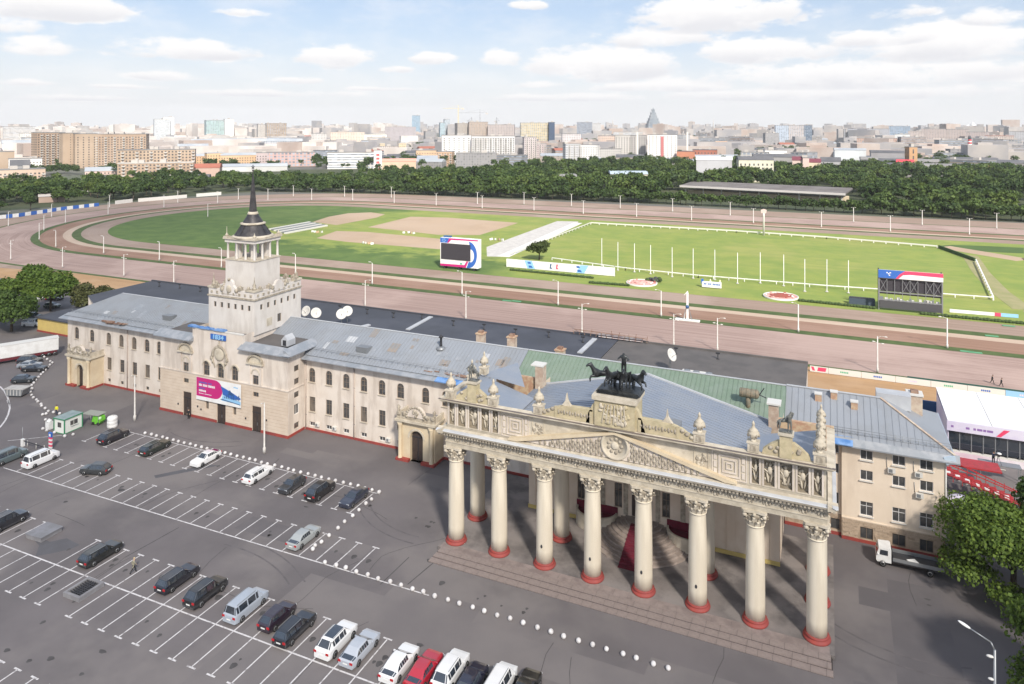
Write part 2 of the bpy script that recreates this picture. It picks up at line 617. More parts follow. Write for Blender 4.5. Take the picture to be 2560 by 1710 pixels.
def window_meshes(kind, wd, ht, fm, gm, bars, sill):
    key = (kind, round(wd, 2), round(ht, 2), fm.name, gm.name, bars, sill)
    if key in WCACHE:
        return WCACHE[key]
    fr, pn = MB(), MB()
    t, d = .07, .06
    h = wd / 2
    arch = kind == 'arch'
    top = ht - h if arch else ht
    fr.box(-h, -h + t, -d, 0, 0, top, fm)
    fr.box(h - t, h, -d, 0, 0, top, fm)
    fr.box(-h + t, h - t, -d, 0, 0, t, fm)
    if arch:
        N = 8
        for k in range(N):
            a0, a1 = pi * k / N, pi * (k + 1) / N
            q = []
            for rr, aa in ((h, a0), (h, a1), (h - t, a1), (h - t, a0)):
                q.append((rr * cos(aa), top + rr * sin(aa)))
            fr.prism(q, -d, 0, 'y', fm)
        fr.box(-h + t, h - t, -d * .9, -.005, top - t / 2, top + t / 2, fm)
    else:
        fr.box(-h + t, h - t, -d, 0, ht - t, ht, fm)
    nv, nh = bars
    for i in range(nv):
        x = -h + wd * (i + 1) / (nv + 1)
        fr.box(x - t * .4, x + t * .4, -d * .8, -.004, t, top + (h * .8 if arch else -t), fm)
    for i in range(nh):
        z = top * (i + 1) / (nh + 1) if not arch else top * .55
        if nh == 1 and not arch:
            z = ht * .68
        fr.box(-h + t, h - t, -d * .75, -.006, z - t * .4, z + t * .4, fm)
    if sill:
        fr.box(-h - .1, h + .1, -.36, -d - .003, -.10, -.012, sill)
    if arch:
        N = 10
        pts = [(-h + .02, -.012, .02), (h - .02, -.012, .02)] + [((h - .02) * cos(pi * k / N), -.012, top + (h - .02) * sin(pi * k / N)) for k in range(N + 1)]
        pn.face(pts, gm)
    else:
        pn.face([(-h + .02, -.012, .02), (h - .02, -.012, .02), (h - .02, -.012, ht - .02), (-h + .02, -.012, ht - .02)], gm)
    WCACHE[key] = (fr.mesh('window'), pn.mesh('pane'))
    return WCACHE[key]


def window(parent, kind, wd, ht, x, y, z, face='front', fm=None, gm=None, bars=(1, 1), sill=None, inset=.2, name='window'):
    fm = fm or WFRAME
    gm = gm or GLASS
    a, b = window_meshes(kind, wd, ht, fm, gm, bars, sill)
    rz = {'front': 0, 'right': pi / 2, 'left': -pi / 2, 'back': pi}[face]
    off = {'front': (0, inset), 'right': (-inset, 0), 'left': (inset, 0), 'back': (0, -inset)}[face]
    o = put(name, a, parent, loc=(x + off[0], y + off[1], z), rz=rz)
    put('pane', b, o, local=True)
    return o


def poly_print(mb, pts, y, m, M=None):
    """a flat printed shape lying on a board facing -y"""
    mb.face([(x, y, z) for x, z in pts], m)

# ------------------------------------------------------------------ ground and the race course
def lawn_mat():
    mt = bpy.data.materials.new('infield_grass')
    mt.use_nodes = True
    t = NT(mt.node_tree)
    b = t.n['Principled BSDF']
    b.inputs['Roughness'].default_value = .95
    tc_ = t.add('ShaderNodeTexCoord')
    P_ = tc_.outputs['Object']
    s_ = t.add('ShaderNodeSeparateXYZ')
    t.l.new(P_, s_.inputs[0])
    big = t.noise(P_, .022, 7, .62)
    mid = t.noise(P_, .11, 7, .6)
    mp = t.add('ShaderNodeMapping')
    t.l.new(P_, mp.inputs[0])
    mp.inputs['Scale'].default_value = (.03, .35, 1)
    mow = t.noise(mp.outputs[0], 1.0, 4)
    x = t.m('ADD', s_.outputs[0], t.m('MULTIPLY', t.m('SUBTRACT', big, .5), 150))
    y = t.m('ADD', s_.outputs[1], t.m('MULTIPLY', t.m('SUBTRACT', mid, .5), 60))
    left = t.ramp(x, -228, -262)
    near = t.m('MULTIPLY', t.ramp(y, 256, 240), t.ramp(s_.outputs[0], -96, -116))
    dark_mask = t.m('MAXIMUM', left, near)  # position mask: darker green over the left end and near strip
    short = t.mixc(t.ramp(mid, .32, .68), (.17, .235, .045, 1), (.235, .275, .055, 1))
    short = t.mixc(t.m('MULTIPLY', t.ramp(big, .45, .68), .6), short, (.31, .30, .09, 1))
    short = t.mixc(t.m('MULTIPLY', t.ramp(mow, .45, .65), .35), short, (.15, .215, .04, 1))
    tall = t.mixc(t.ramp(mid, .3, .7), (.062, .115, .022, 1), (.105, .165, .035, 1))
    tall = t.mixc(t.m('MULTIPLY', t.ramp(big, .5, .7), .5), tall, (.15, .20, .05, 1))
    t.put(b.inputs['Base Color'], t.mixc(dark_mask, short, tall))
    bp = t.add('ShaderNodeBump')
    bp.inputs['Strength'].default_value = .6
    bp.inputs['Distance'].default_value = .08
    t.put(bp.inputs['Height'], t.noise(P_, 1.3, 4))
    t.l.new(bp.outputs[0], b.inputs['Normal'])
    return mt


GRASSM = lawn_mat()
GRASSD = mat('rough_dark_grass', (.070, .125, .026), .95, (.050, .095, .02), .05, detail=8, lo=.3, hi=.7, c3=(.12, .16, .04), s3=.03, amt3=.5, bump=.05, bscale=1.5)
VERGE = mat('verge_grass', (.075, .11, .03), .95, (.05, .08, .02), .3, detail=6)


def streak(name, a, b, c, sc=0.55):
    return mat(name, a, .95, b, 1.0, stretch=(.022, sc, 1), detail=7, lo=.3, hi=.7, uv=True, c3=c, s3=.03, amt3=.6, bump=.02, bscale=4)


PINK = streak('pink_sand_track', (.36, .26, .225), (.25, .17, .145), (.42, .31, .27), 1.3)
REDT = streak('red_soil_track', (.27, .165, .115), (.22, .125, .085), (.31, .20, .15), .8)
PALET = streak('pale_sand_track', (.46, .355, .27), (.40, .30, .23), (.48, .38, .30))
BROWNT = streak('brown_soil_track', (.30, .22, .175), (.24, .17, .13), (.35, .27, .22), .8)
ASPH = mat('old_asphalt', (.150, .134, .136), .85, (.118, .106, .108), .10, detail=8, lo=.3, hi=.7, c3=(.195, .175, .168), s3=.045, amt3=.8, bump=.01, bscale=12)
PATCH = mat('fresh_asphalt_patch', (.10, .098, .107), .85, (.09, .087, .095), .5)
CITYG = mat('city_ground', (.13, .125, .115), .95, (.10, .105, .085), .01, detail=8, c3=(.075, .095, .05), s3=.004, amt3=.8)
PADD = mat('paddock_sand', (.42, .31, .215), .95, (.37, .27, .185), .06, detail=7, c3=(.45, .34, .25), s3=.03, amt3=.6)

gm = MB()
R0 = 9300
ring = [(R0 * cos(2 * pi * i / 64), R0 * sin(2 * pi * i / 64), -.12) for i in range(64)]
gm.face(ring, CITYG)
struct('ground', gm)

CXL, CXR, CY0, RIN = -277.0, 300.0, 298.0, 76.0


def oval(r, n=40):
    """stadium outline at radius r, anticlockwise from the near straight's left end; returns points and arc length"""
    pts = []
    for k in range(11):
        pts.append((CXL + (CXR - CXL) * k / 10, CY0 - r))
    for k in range(1, n):
        a = -pi / 2 + pi * k / n
        pts.append((CXR + r * cos(a), CY0 + r * sin(a)))
    for k in range(11):
        pts.append((CXR + (CXL - CXR) * k / 10, CY0 + r))
    for k in range(1, n):
        a = pi / 2 + pi * k / n
        pts.append((CXL + r * cos(a), CY0 + r * sin(a)))
    return pts


def band(name, r0, r1, z, m, wob=0.0):
    A, B = oval(r0), oval(r1)
    n = len(A)
    me = bpy.data.meshes.new(name)
    verts = []
    for i in range(n + 1):
        j = i % n
        w0 = wob * sin(i * 2.3 + r0)
        verts.append((A[j][0], A[j][1] + w0, z))
        verts.append((B[j][0], B[j][1] + wob * sin(i * 1.7 + r1), z))
    faces = [(2 * i, 2 * i + 1, 2 * i + 3, 2 * i + 2) for i in range(n)]
    me.from_pydata(verts, [], faces)
    uvl = me.uv_layers.new(name='UVMap')
    u, us = 0.0, [0.0]
    for i in range(n):
        j = (i + 1) % n
        u += hypot(B[j][0] - B[i][0], B[j][1] - B[i][1])
        us.append(u)
    for p in me.polygons:
        for li in p.loop_indices:
            vi = me.loops[li].vertex_index
            uvl.data[li].uv = (us[vi // 2], r0 if vi % 2 == 0 else r1)
    me.materials.append(m)
    me.polygons.foreach_set('use_smooth', [True] * len(me.polygons))
    o = put(name, me)
    o['kind'] = 'structure'
    return o


inf = MB()
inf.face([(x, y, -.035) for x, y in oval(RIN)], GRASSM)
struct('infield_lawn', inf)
band('brown_training_track', RIN, 88, -.055, BROWNT)
band('grass_verge', 87.2, 91, -.03, VERGE)
band('pale_sand_strip', 90.5, 94.6, -.045, PALET)
band('red_trotting_track', 94, 104.6, -.05, REDT)
band('grass_verge', 103.9, 107.2, -.025, VERGE)
band('pink_racing_track', 106.5, 131, -.04, PINK)
band('grass_verge', 130.6, 132.3, -.03, VERGE)
band('outer_soil_strip', 132, 158, -.06, BROWNT)
q = MB()
q.face([(-330, 134, -.04), (120, 134, -.04), (120, 166.6, -.04), (-240, 166.6, -.04), (-330, 152, -.04)], mat('orange_sand', (.40, .245, .125), .95, (.33, .20, .10), .35, stretch=(.1, 1, 1), detail=7, c3=(.44, .29, .17), s3=.08))
struct('sandy_apron', q)

gl = MB()
gl.face([(x, y, -.026) for x, y in [(44.21, 355.04), (50.27, 360.41), (61.19, 362.58), (76.87, 364.31), (73.43, 347.99), (58.41, 346.1), (47.6, 351.3)]], GRASSD)
struct('dark_lawn', gl)

# sand paddocks, concrete road and track crossing in the infield
for nm, pts, m_ in (('sand_paddock', [(-214.77, 301.67), (-217.11, 346.44), (-195.72, 351.35), (-150.7, 347.6), (-150.68, 301.15), (-169.4, 294.05), (-196.27, 298.99)], PADD),
                    ('sand_paddock', [(-215.58, 262.55), (-221.19, 284.42), (-205.55, 287.93), (-163.68, 284.11), (-146, 281), (-142, 262), (-149.76, 259.95), (-170.54, 259.79), (-195.64, 259.65)], PADD),
                    ('sand_paddock', [(-253.81, 305.97), (-259.97, 327.38), (-259.53, 344.46), (-249.84, 353.83), (-236.78, 349.62), (-232.62, 334.95), (-234.36, 301.35)], PADD),
                    ('concrete_road', [(-123.44, 253.38), (-116.25, 255.57), (-119.21, 353.05), (-123.11, 365.76), (-134.16, 362.65), (-133.14, 272.87)], CONC)):
    q = MB()
    q.face([(x, y, -.018) for x, y in pts], m_)
    struct(nm, q)
# bright edge of the concrete road, dirt paths on the right
q = MB()
for a, b, wd in (((-117.33, 255.49), (-121.58, 360.54), 5.0),):
    q.bar((*a, -.02), (*b, -.02), wd, .05, OFFW)
struct('road_edge', q)
q = MB()
pa = [(45.73, 353.07), (54.8, 344.49), (69.78, 330.71), (160, 330)]
for a, b in zip(pa, pa[1:]):
    q.bar((*a, -.03), (*b, -.03), 9, .06, PADD)
struct('dirt_path', q)
q = MB()
pa = [(52.49, 334.05), (50.06, 296.63), (49.51, 266.24), (50.97, 241.57), (64, 238)]
for k, (a, b) in enumerate(zip(pa, pa[1:])):
    q.bar((*a, -.03), (*b, -.03), 5.5, .07, mat('worn_grass_path', (.24, .24, .10), .95, (.30, .27, .14), .2))
struct('dirt_path', q)

# ---- the plaza
q = MB()
q.face([(-330, -60, 0), (90, -60, 0), (90, 134, 0), (18, 139, 0), (-160, 139, 0), (-215, 150, 0), (-330, 150, 0)], ASPH)
struct('asphalt_square', q)
q = MB()
for c in ([(-93.27, 57.94), (-92.56, 58.55), (-89.4, 58.79), (-89.74, 57.5), (-88.68, 57.42), (-87.53, 58.77), (-84.67, 58.51), (-84.77, 57.52), (-86.21, 55.82), (-87.31, 54.8), (-89.14, 56.39), (-92.32, 57.21)],
          [(-86.69, 80.49), (-84.96, 80.77), (-90.42, 74.09), (-91.34, 74.6)]):
    q.face([(x, y, .006) for x, y in c], PATCH)
struct('asphalt_patch', q)
BAYX = 2.52
OIL = mat('dark_stain', (.055, .05, .05), .8, (.08, .075, .075), 1.2)
q = MB()
for (x, y, rx, ry) in [(-92.0, 69.7, .55, .4), (-61.2, 58.2, .5, .45)] + [(*p, random.uniform(.2, .45), random.uniform(.15, .35)) for p in [(-96.14, 64.39), (-65.43, 47.54), (-74.23, 43.81), (-70.81, 43.82), (-69.18, 44.85), (-64.54, 44.78), (-74.99, 47.8), (-64.89, 76.87), (-43.31, 73.38), (-37.2, 61.02), (10.16, 88.51), (10.13, 89.54)]]:
    q.face([(x + rx * (1 + .25 * sin(3 * k)) * cos(k), y + ry * sin(k), .007) for k in [2 * pi * i / 14 for i in range(14)]], OIL)
random.seed(12)
for k in range(90):
    bx = -104 + BAYX * random.randrange(0, 30) + random.uniform(.9, 1.6)
    by = random.choice((57.3, 58.2, 52.3, 51.4, 69.6, 70.3, 79.5, 80.6))
    rx = random.uniform(.12, .34)
    q.face([(bx + rx * (1 + .3 * sin(3 * a)) * cos(a), by + rx * 1.3 * sin(a), .0075) for a in [2 * pi * i / 10 for i in range(10)]], OIL)
# long tyre arcs and dark repair seams
for a, b in (((-45.98, 72.92), (-46.21, 67.27)), ((-42.74, 73.2), (-43.39, 68.53)), ((-78.13, 86.3), (-76.2, 79.51)), ((-76.61, 66.23), (-77.22, 59.03))):
    q.bar((*a, .001), (*b, .001), .12, .012, OIL)
struct('asphalt_stains', q)

# ---- painted bays.  Row lines run along x, bay lines along y, T-bars at the open ends
pk = MB()
Z = .010


def stripe(x0, y0, x1, y1, wd=.13):
    pk.bar((x0, y0, Z - .004), (x1, y1, Z - .004), wd, .008, ROADW)


BAY = 2.518
for k in range(-10, 18):
    x = -78.4 + BAY * k
    yl = 54.75 + .009 * (x + 80)
    if k not in (-5, -4, -3):
        stripe(x, yl + .07, x, yl + 5.35)
        stripe(x - .52, yl + 5.35, x + .52, yl + 5.35, .18)
    if k != 1:
        stripe(x, yl - .07, x, yl - 5.35)
        stripe(x - .52, yl - 5.35, x + .52, yl - 5.35, .18)
stripe(-106, 54.52, -34, 55.15, .17)
for k in range(-2, 23):
    x = -106.4 + 2.53 * k
    yl = 67.15 + .0115 * (x + 110)
    stripe(x, yl + .07, x, yl + 5.1)
    stripe(x - .5, yl + 5.1, x + .5, yl + 5.1, .18)
stripe(-114.3, 67.0, -40.2, 67.9, .16)
for k in range(-2, 20):
    if k == -1:
        continue
    x = -106.77 + 2.538 * k
    stripe(x, 83.5, x, 78.0)
    stripe(x - .5, 78.0, x + .5, 78.0, .18)
stripe(-108.6, 83.5, -57.6, 83.75, .12)
for k in range(-6, 8):
    x = -70.68 + BAY * k
    stripe(x, 37.3, x, 42.7)
    stripe(x - .5, 42.7, x + .5, 42.7, .18)
stripe(-123.5, 73.0, -117.3, 78.0, .1)
# round island line at the far left
arc = [(-141.85, 83.81), (-139.15, 82.6), (-137.24, 81.49), (-134.59, 79.65), (-132.28, 77.78), (-130.11, 75.63), (-150.71, 87.6)]
arc = arc[:6]
for a, b in zip(arc, arc[1:]):
    stripe(*a, *b, .28)
A0 = [(-150.71, 87.6), (-147.2, 86.42), (-142.78, 84.46), (-138.32, 82.11)]
for a, b in zip(A0, A0[1:]):
    stripe(*a, *b, .28)
o = struct('parking_lines', pk)
# older and newer squares of asphalt, cracks sealed with tar, tyre marks
random.seed(33)
AS2 = mat('older_asphalt', (.178, .160, .156), .88, (.15, .135, .135), .15, detail=8)
AS3 = mat('darker_asphalt', (.108, .098, .102), .85, (.128, .116, .119), .2, detail=8)
q = MB()
for k in range(26):
    x, y = random.uniform(-120, 12), random.choice((random.uniform(41, 48), random.uniform(61, 66.4), random.uniform(85.5, 91), random.uniform(69, 72.8)))
    if -45 < x < 3 and y > 68:
        continue
    w_, h_ = random.uniform(2, 11), random.uniform(1.2, 3.4)
    z = .0012 + .00009 * k
    q.face([(x, y, z), (x + w_, y + random.uniform(-.2, .2), z), (x + w_ + random.uniform(-.3, .3), y + h_, z), (x + random.uniform(-.3, .3), y + h_, z)], random.choice((AS2, AS2, AS3)))
for k, (x0, y0, x1, y1) in enumerate(((-55, 44, -30, 66), (6, 72, 12, 92), (-34, 62, 4, 66.5), (-136, 84, -118, 93), (2, 60, 9, 74))):
    z = .0005 + .0001 * k
    q.face([(x0, y0, z), (x1, y0 + .4, z), (x1 - .5, y1, z), (x0 + .3, y1 - .3, z)], (AS2, AS3, AS2, AS2, AS3)[k])
struct('asphalt_repair', q)
q = MB()
for k in range(46):
    x, y = random.uniform(-125, 10), random.uniform(42, 92)
    if -46 < x < 4 and y > 69:
        continue
    a = random.choice((0, pi / 2, pi / 2, .1)) + random.gauss(0, .08)
    for j in range(random.randint(3, 9)):
        L = random.uniform(.8, 2.2)
        nx, ny = x + L * cos(a), y + L * sin(a)
        q.bar((x, y, .002), (nx, ny, .002), .055, .012, OIL)
        x, y = nx, ny
        a += random.gauss(0, .16)
struct('asphalt_cracks', q)
TYR = mat('tyre_mark', (.10, .09, .093), .85, (.13, .117, .12), .8)
q = MB()
for cx_, cy_, r_, a0, a1 in ((-97, 100, 14.5, -1.9, -.9), (-97, 100, 16.2, -1.9, -.9), (-66, 46, 20, 1.0, 1.7), (-66, 46, 21.6, 1.0, 1.7), (-48, 90, 13, -2.6, -1.5), (-48, 90, 14.5, -2.6, -1.5), (8, 92, 13, -2.4, -1.2), (8, 92, 14.6, -2.4, -1.2)):
    n = 14
    for j in range(n):
        p0, p1 = a0 + (a1 - a0) * j / n, a0 + (a1 - a0) * (j + 1) / n
        q.bar((cx_ + r_ * cos(p0), cy_ + r_ * sin(p0), .002), (cx_ + r_ * cos(p1), cy_ + r_ * sin(p1), .002), .2, .011, TYR)
struct('tyre_marks', q)

# ------------------------------------------------------------------ the long hippodrome building
HB = thing('hippodrome_building', 'long cream two-storey hall with arched windows, central block and red plinth', 'building', (-97, 97, 0))
YF, YB = 96.6, 92.4
W = MB()          # walls, one sheet
EAVEZ = 12.3


def hole(cx, w_, z0, z1, arch, x0):
    return (cx - w_ / 2 - x0, cx + w_ / 2 - x0, z0, z1, arch)


UP_L = [-140.7, -136.06, -131.1, -127.46, -123.81, -120.24, -116.9, -113.4]
LO_L = [-130.9, -127.2, -123.65, -120.1, -116.6, -113.2]
UP_R = [-80.25, -76.7, -73.15, -69.6, -66.05, -62.5, -57.85, -54.2, -50.6, -47.0]
LO_R = [-80.2, -76.7, -73.15, -69.6, -66.0, -62.5]
LO_R2 = [-52.2, -48.6]
holes = [hole(x, 1.3, 8.2, 10.62, True, -143.5) for x in UP_L] + [hole(x, 1.25, 3.2, 5.7, False, -143.5) for x in LO_L] + [hole(x, .8, .85, 1.5, False, -143.5) for x in LO_L]
wall(W, (-143.5, YF), (-111.5, YF), 0, EAVEZ, holes, CREAM)
holes = [hole(x, 1.3, 8.2, 10.62, True, -81.8) for x in UP_R] + [hole(x, 1.25, 3.2, 5.72, False, -81.8) for x in LO_R + LO_R2] + [hole(x, 1.15, .75, 1.45, False, -81.8) for x in LO_R + LO_R2]
wall(W, (-81.8, YF), (-36.8, YF), 0, EAVEZ, holes, CREAM)
# left gable end and its windows
wall(W, (-143.5, 111), (-143.5, YF), 0, EAVEZ, [], CREAM)
# central block: front (lower rusticated, upper smooth), right and left returns
DOORS = [-104.75, -96.6, -88.55]
fl = [(x - 1.0 + 111.5, x + 1.0 + 111.5, 0.0, 4.25, False) for x in DOORS]
fl += [(x - .62 + 111.5, x + .62 + 111.5, 5.85, 6.65, False) for x in (-105.05, -88.75)]
fl += [(x - .35 + 111.5, x + .35 + 111.5, 2.0, 3.75, False) for x in (-99.9, -93.5)]
RUSTW = mat('rusticated_plaster', (.64, .535, .43), .85, (.585, .48, .38), .5, detail=6)
wall(W, (-111.5, YB), (-81.8, YB), 0, 7.75, fl, RUSTW)
fu = [(x - .72 + 111.5, x + .72 + 111.5, 7.9, 10.42, True) for x in (-100.1, -96.75, -93.45)]
fu += [(x - .65 + 111.5, x + .65 + 111.5, 7.9, 9.5, False) for x in (-105.1, -88.8)]
wall(W, (-111.5, YB), (-103.45, YB), 7.75, 13.6, [h for h in fu if h[1] < 8.05], CREAM)
wall(W, (-103.45, YB), (-91.7, YB), 7.75, 15.9, [(a - 8.05, b - 8.05, c, d, e) for a, b, c, d, e in fu if 8.05 < a < 19.8], CREAM)
wall(W, (-91.7, YB), (-81.8, YB), 7.75, 13.6, [(a - 19.8, b - 19.8, c, d, e) for a, b, c, d, e in fu if a > 19.8], CREAM)
rs = [(1.55, 2.75, z, z + h, False) for z, h in ((10.55, 1.0), (8.35, 1.0), (6.1, 1.0), (3.3, 1.7), (.9, 1.0))]
wall(W, (-81.8, YB), (-81.8, YF), 0, 13.6, rs, CREAM)
wall(W, (-111.5, YF), (-111.5, YB), 0, 13.6, [], CREAM)
# raised centre returns and back
for x, a, b in ((-103.45, 107, YB), (-91.7, YB, 107)):
    wall(W, (x, a), (x, b), 12.5, 15.9, [], CREAM)
W.face([(-91.7, 107, 12), (-103.45, 107, 12), (-103.45, 107, 15.9), (-91.7, 107, 15.9)], CREAM)
W.build('wall', HB)

# rustication joints on the lower front: raised courses with recessed joints between
C = MB()
for k in range(13):
    z = .45 + k * .56
    segs = []
    xs = -111.5
    for d in DOORS:
        if z < 4.2:
            segs.append((xs, d - 1.12))
            xs = d + 1.12
    segs.append((xs, -81.8))
    for a, b in segs:
        parts = [(a, b)]
        for hx, z0, z1, hw in [(-105.05, 5.8, 6.7, .72), (-88.75, 5.8, 6.7, .72), (-99.9, 1.95, 3.8, .45), (-93.5, 1.95, 3.8, .45)]:
            if z + .5 > z0 and z < z1:
                nw = []
                for p, q in parts:
                    if p < hx - hw and q > hx + hw:
                        nw += [(p, hx - hw), (hx + hw, q)]
                    else:
                        nw.append((p, q))
                parts = nw
        for p, q in parts:
            if q - p > .2:
                C.box(p + .002, q - .002, YB - .055, YB - .001, z + .04, z + .53, RUSTW, skip='k')
o = C.build('rusticated_course', HB)
o['kind'] = 'stuff'
# string course
C = MB()
C.box(-111.6, -81.7, YB - .16, YB - .002, 7.74, 7.92, CREAM)
C.box(-81.79, -81.68, YB - .14, YF - .2, 7.745, 7.915, CREAM)
C.build('string_course', HB)
# red plinth
for x0, x1, y in ((-143.5, -139.4, YF), (-132.3, -111.62, YF), (-81.6, -61.3, YF), (-54.5, -36.9, YF)):
    p = MB()
    p.box(x0, x1, y - .12, y - .002, .0, .38, RED)
    p.build('plinth', HB)
xs = -111.62
for d in DOORS + [None]:
    e = -81.68 if d is None else d - 1.0
    p = MB()
    p.box(xs, e, YB - .13, YB - .002, 0, .42, RED)
    if d is None:
        p.box(-81.798, -81.68, YB, YF - .13, 0, .42, RED)
    p.build('plinth', HB)
    xs = None if d is None else d + 1.0
# windows
for i, x in enumerate(UP_L + UP_R):
    window(HB, 'arch', 1.3, 2.42, x, YF, 8.2, gm=CURT if i in (2, 3, 4) else GLASS, bars=(1, 1), sill=STONE)
for i, x in enumerate(LO_L + LO_R + LO_R2):
    window(HB, 'rect', 1.25, 2.5, x, YF, 3.2, gm=CURT if i % 3 == 0 else GLASS, bars=(1, 1), sill=STONE)
for x in LO_L:
    window(HB, 'rect', .8, .65, x, YF, .85, bars=(0, 0))
for x in LO_R + LO_R2:
    window(HB, 'rect', 1.15, .7, x, YF, .75, bars=(1, 0), fm=PFRAME)
for x in (-100.1, -96.75, -93.45):
    window(HB, 'arch', 1.44, 2.52, x, YB, 7.9, bars=(1, 1))
for x in (-105.1, -88.8):
    window(HB, 'rect', 1.3, 1.6, x, YB, 7.9, bars=(1, 1))
    window(HB, 'rect', 1.24, .8, x + .05, YB, 5.85, bars=(1, 0))
for x in (-99.9, -93.5):
    window(HB, 'rect', .7, 1.75, x, YB, 2.0, bars=(0, 0), gm=CURT)
for z, h in ((10.55, 1.0), (8.35, 1.0), (6.1, 1.0), (3.3, 1.7), (.9, 1.0)):
    window(HB, 'rect', 1.2, h, -81.8, YB + 2.15, z, face='right', bars=(1, 0), fm=PFRAME if h > 1.2 else WFRAME)
# doors
for x in DOORS:
    d = MB()
    d.box(x - 1.0, x + 1.0, YB + .14, YB + .2, 0, 4.25, DOORM)
    d.box(x - .04, x + .04, YB + .10, YB + .139, 0, 3.1, DARKST)
    d.box(x - 1.0, x + 1.0, YB + .09, YB + .138, 3.1, 3.22, DARKST)
    for sx in (-.52, .52):
        for z0, z1 in ((.3, 1.4), (1.6, 2.9)):
            d.box(x + sx - .34, x + sx + .34, YB + .11, YB + .139, z0, z1, DOORM)
    o = d.build('door', HB)
    h = MB()
    h.box(x + .07, x + .12, YB + .04, YB + .1, 1.0, 1.5, STEEL)
    h.build('handle', o)
# aedicules round the side windows, cartouche over the centre
for x in (-105.1, -88.8):
    a = MB()
    for s in (-1, 1):
        a.box(x + s * 1.25 - .2, x + s * 1.25 + .2, YB - .14, YB - .002, 7.95, 11.35, CREAM)
    a.box(x - 1.85, x + 1.85, YB - .42, YB - .003, 11.36, 11.62, STONE)
    N = 12
    arcp = [(x + 1.75 * cos(pi * k / N), 11.63 + 1.5 * sin(pi * k / N)) for k in range(N + 1)]
    inn = [(x + 1.4 * cos(pi * k / N), 11.63 + 1.2 * sin(pi * k / N)) for k in range(N + 1)]
    for k in range(N):
        a.prism([arcp[k], arcp[k + 1], inn[k + 1], inn[k]], YB - .36, YB - .004, 'y', CARVED)
    a.prism(inn, YB - .06, YB - .005, 'y', STONE)
    # niche arch above the small window
    out = [(x + .95 * cos(pi * k / N), 9.7 + .95 * sin(pi * k / N)) for k in range(N + 1)]
    inn = [(x + .72 * cos(pi * k / N), 9.7 + .72 * sin(pi * k / N)) for k in range(N + 1)]
    for k in range(N):
        a.prism([out[k], out[k + 1], inn[k + 1], inn[k]], YB - .1, YB - .006, 'y', STONE)
    a.build('window_surround', HB)
c = MB()
cx = -97.0
for k in range(22):
    an = pi * k / 21
    c.blob((cx + 1.55 * cos(an), YB - .12, 11.7 + 1.6 * sin(an)), (.3, .16, .3), CARVED)
c.blob((cx, YB - .1, 12.1), (1.2, .22, 1.25), STONE, 12, 8)
for s in (-1, 1):
    c.blob((cx + s * 1.75, YB - .14, 11.25), (.38, .2, .42), CARVED)
    c.blob((cx + s * 1.55, YB - .12, 10.75), (.22, .16, .5), CARVED)
    for k in range(4):
        c.blob((cx + s * (1.3 - .1 * k), YB - .1, 10.4 - .25 * k), (.14, .1, .2), CARVED)
c.blob((cx, YB - .16, 13.55), (.28, .16, .42), CARVED)
c.blob((cx, YB - .16, 14.2), (.1, .1, .3), CARVED)
c.build('cartouche', HB)
for x in (-100.1, -93.45, -96.75):
    a = MB()
    N = 12
    out = [(x + 1.0 * cos(pi * k / N), 9.7 + 1.0 * sin(pi * k / N)) for k in range(N + 1)]
    inn = [(x + .76 * cos(pi * k / N), 9.7 + .76 * sin(pi * k / N)) for k in range(N + 1)]
    for k in range(N):
        a.prism([out[k], out[k + 1], inn[k + 1], inn[k]], YB - .14, YB - .006, 'y', STONE)
    if x < -96 and x > -99:
        for s in (-1.05, 1.05):
            a.box(x + s - .2, x + s + .2, YB - .12, YB - .007, 7.95, 9.65, CREAM)
    a.build('window_surround', HB)

# downpipes
for x, y in ((-81.5, YF - .12), (-71.5, YF - .12), (-125.6, YF - .12)):
    p = MB()
    p.tube((x, y, .3), (x, y, 12.2), .09, .09, 8, mat('pipe_paint', (.45, .37, .32), .6))
    for z in (2.5, 5.5, 8.5):
        p.box(x - .14, x + .14, y - .02, y + .11, z, z + .08, STEEL)
    p.build('downpipe', HB)
# small wall lamps and door plates
for x, z in ((-106.9, 1.7), (-102.1, 2.0), (-101.3, 1.6), (-90.9, 1.75), (-86.3, 2.2)):
    p = MB()
    p.box(x - .12, x + .12, YB - .16, YB - .06, z, z + .28, DARKST)
    p.build('wall_lamp', HB)
# air-conditioners by the basement windows
for x in (-79.0, -75.4, -64.7):
    p = MB()
    p.box(x - .4, x + .4, YF - .32, YF - .003, .95, 1.5, OFFW)
    p.box(x - .28, x + .1, YF - .335, YF - .321, 1.02, 1.43, STEEL)
    p.build('air_conditioner', HB)

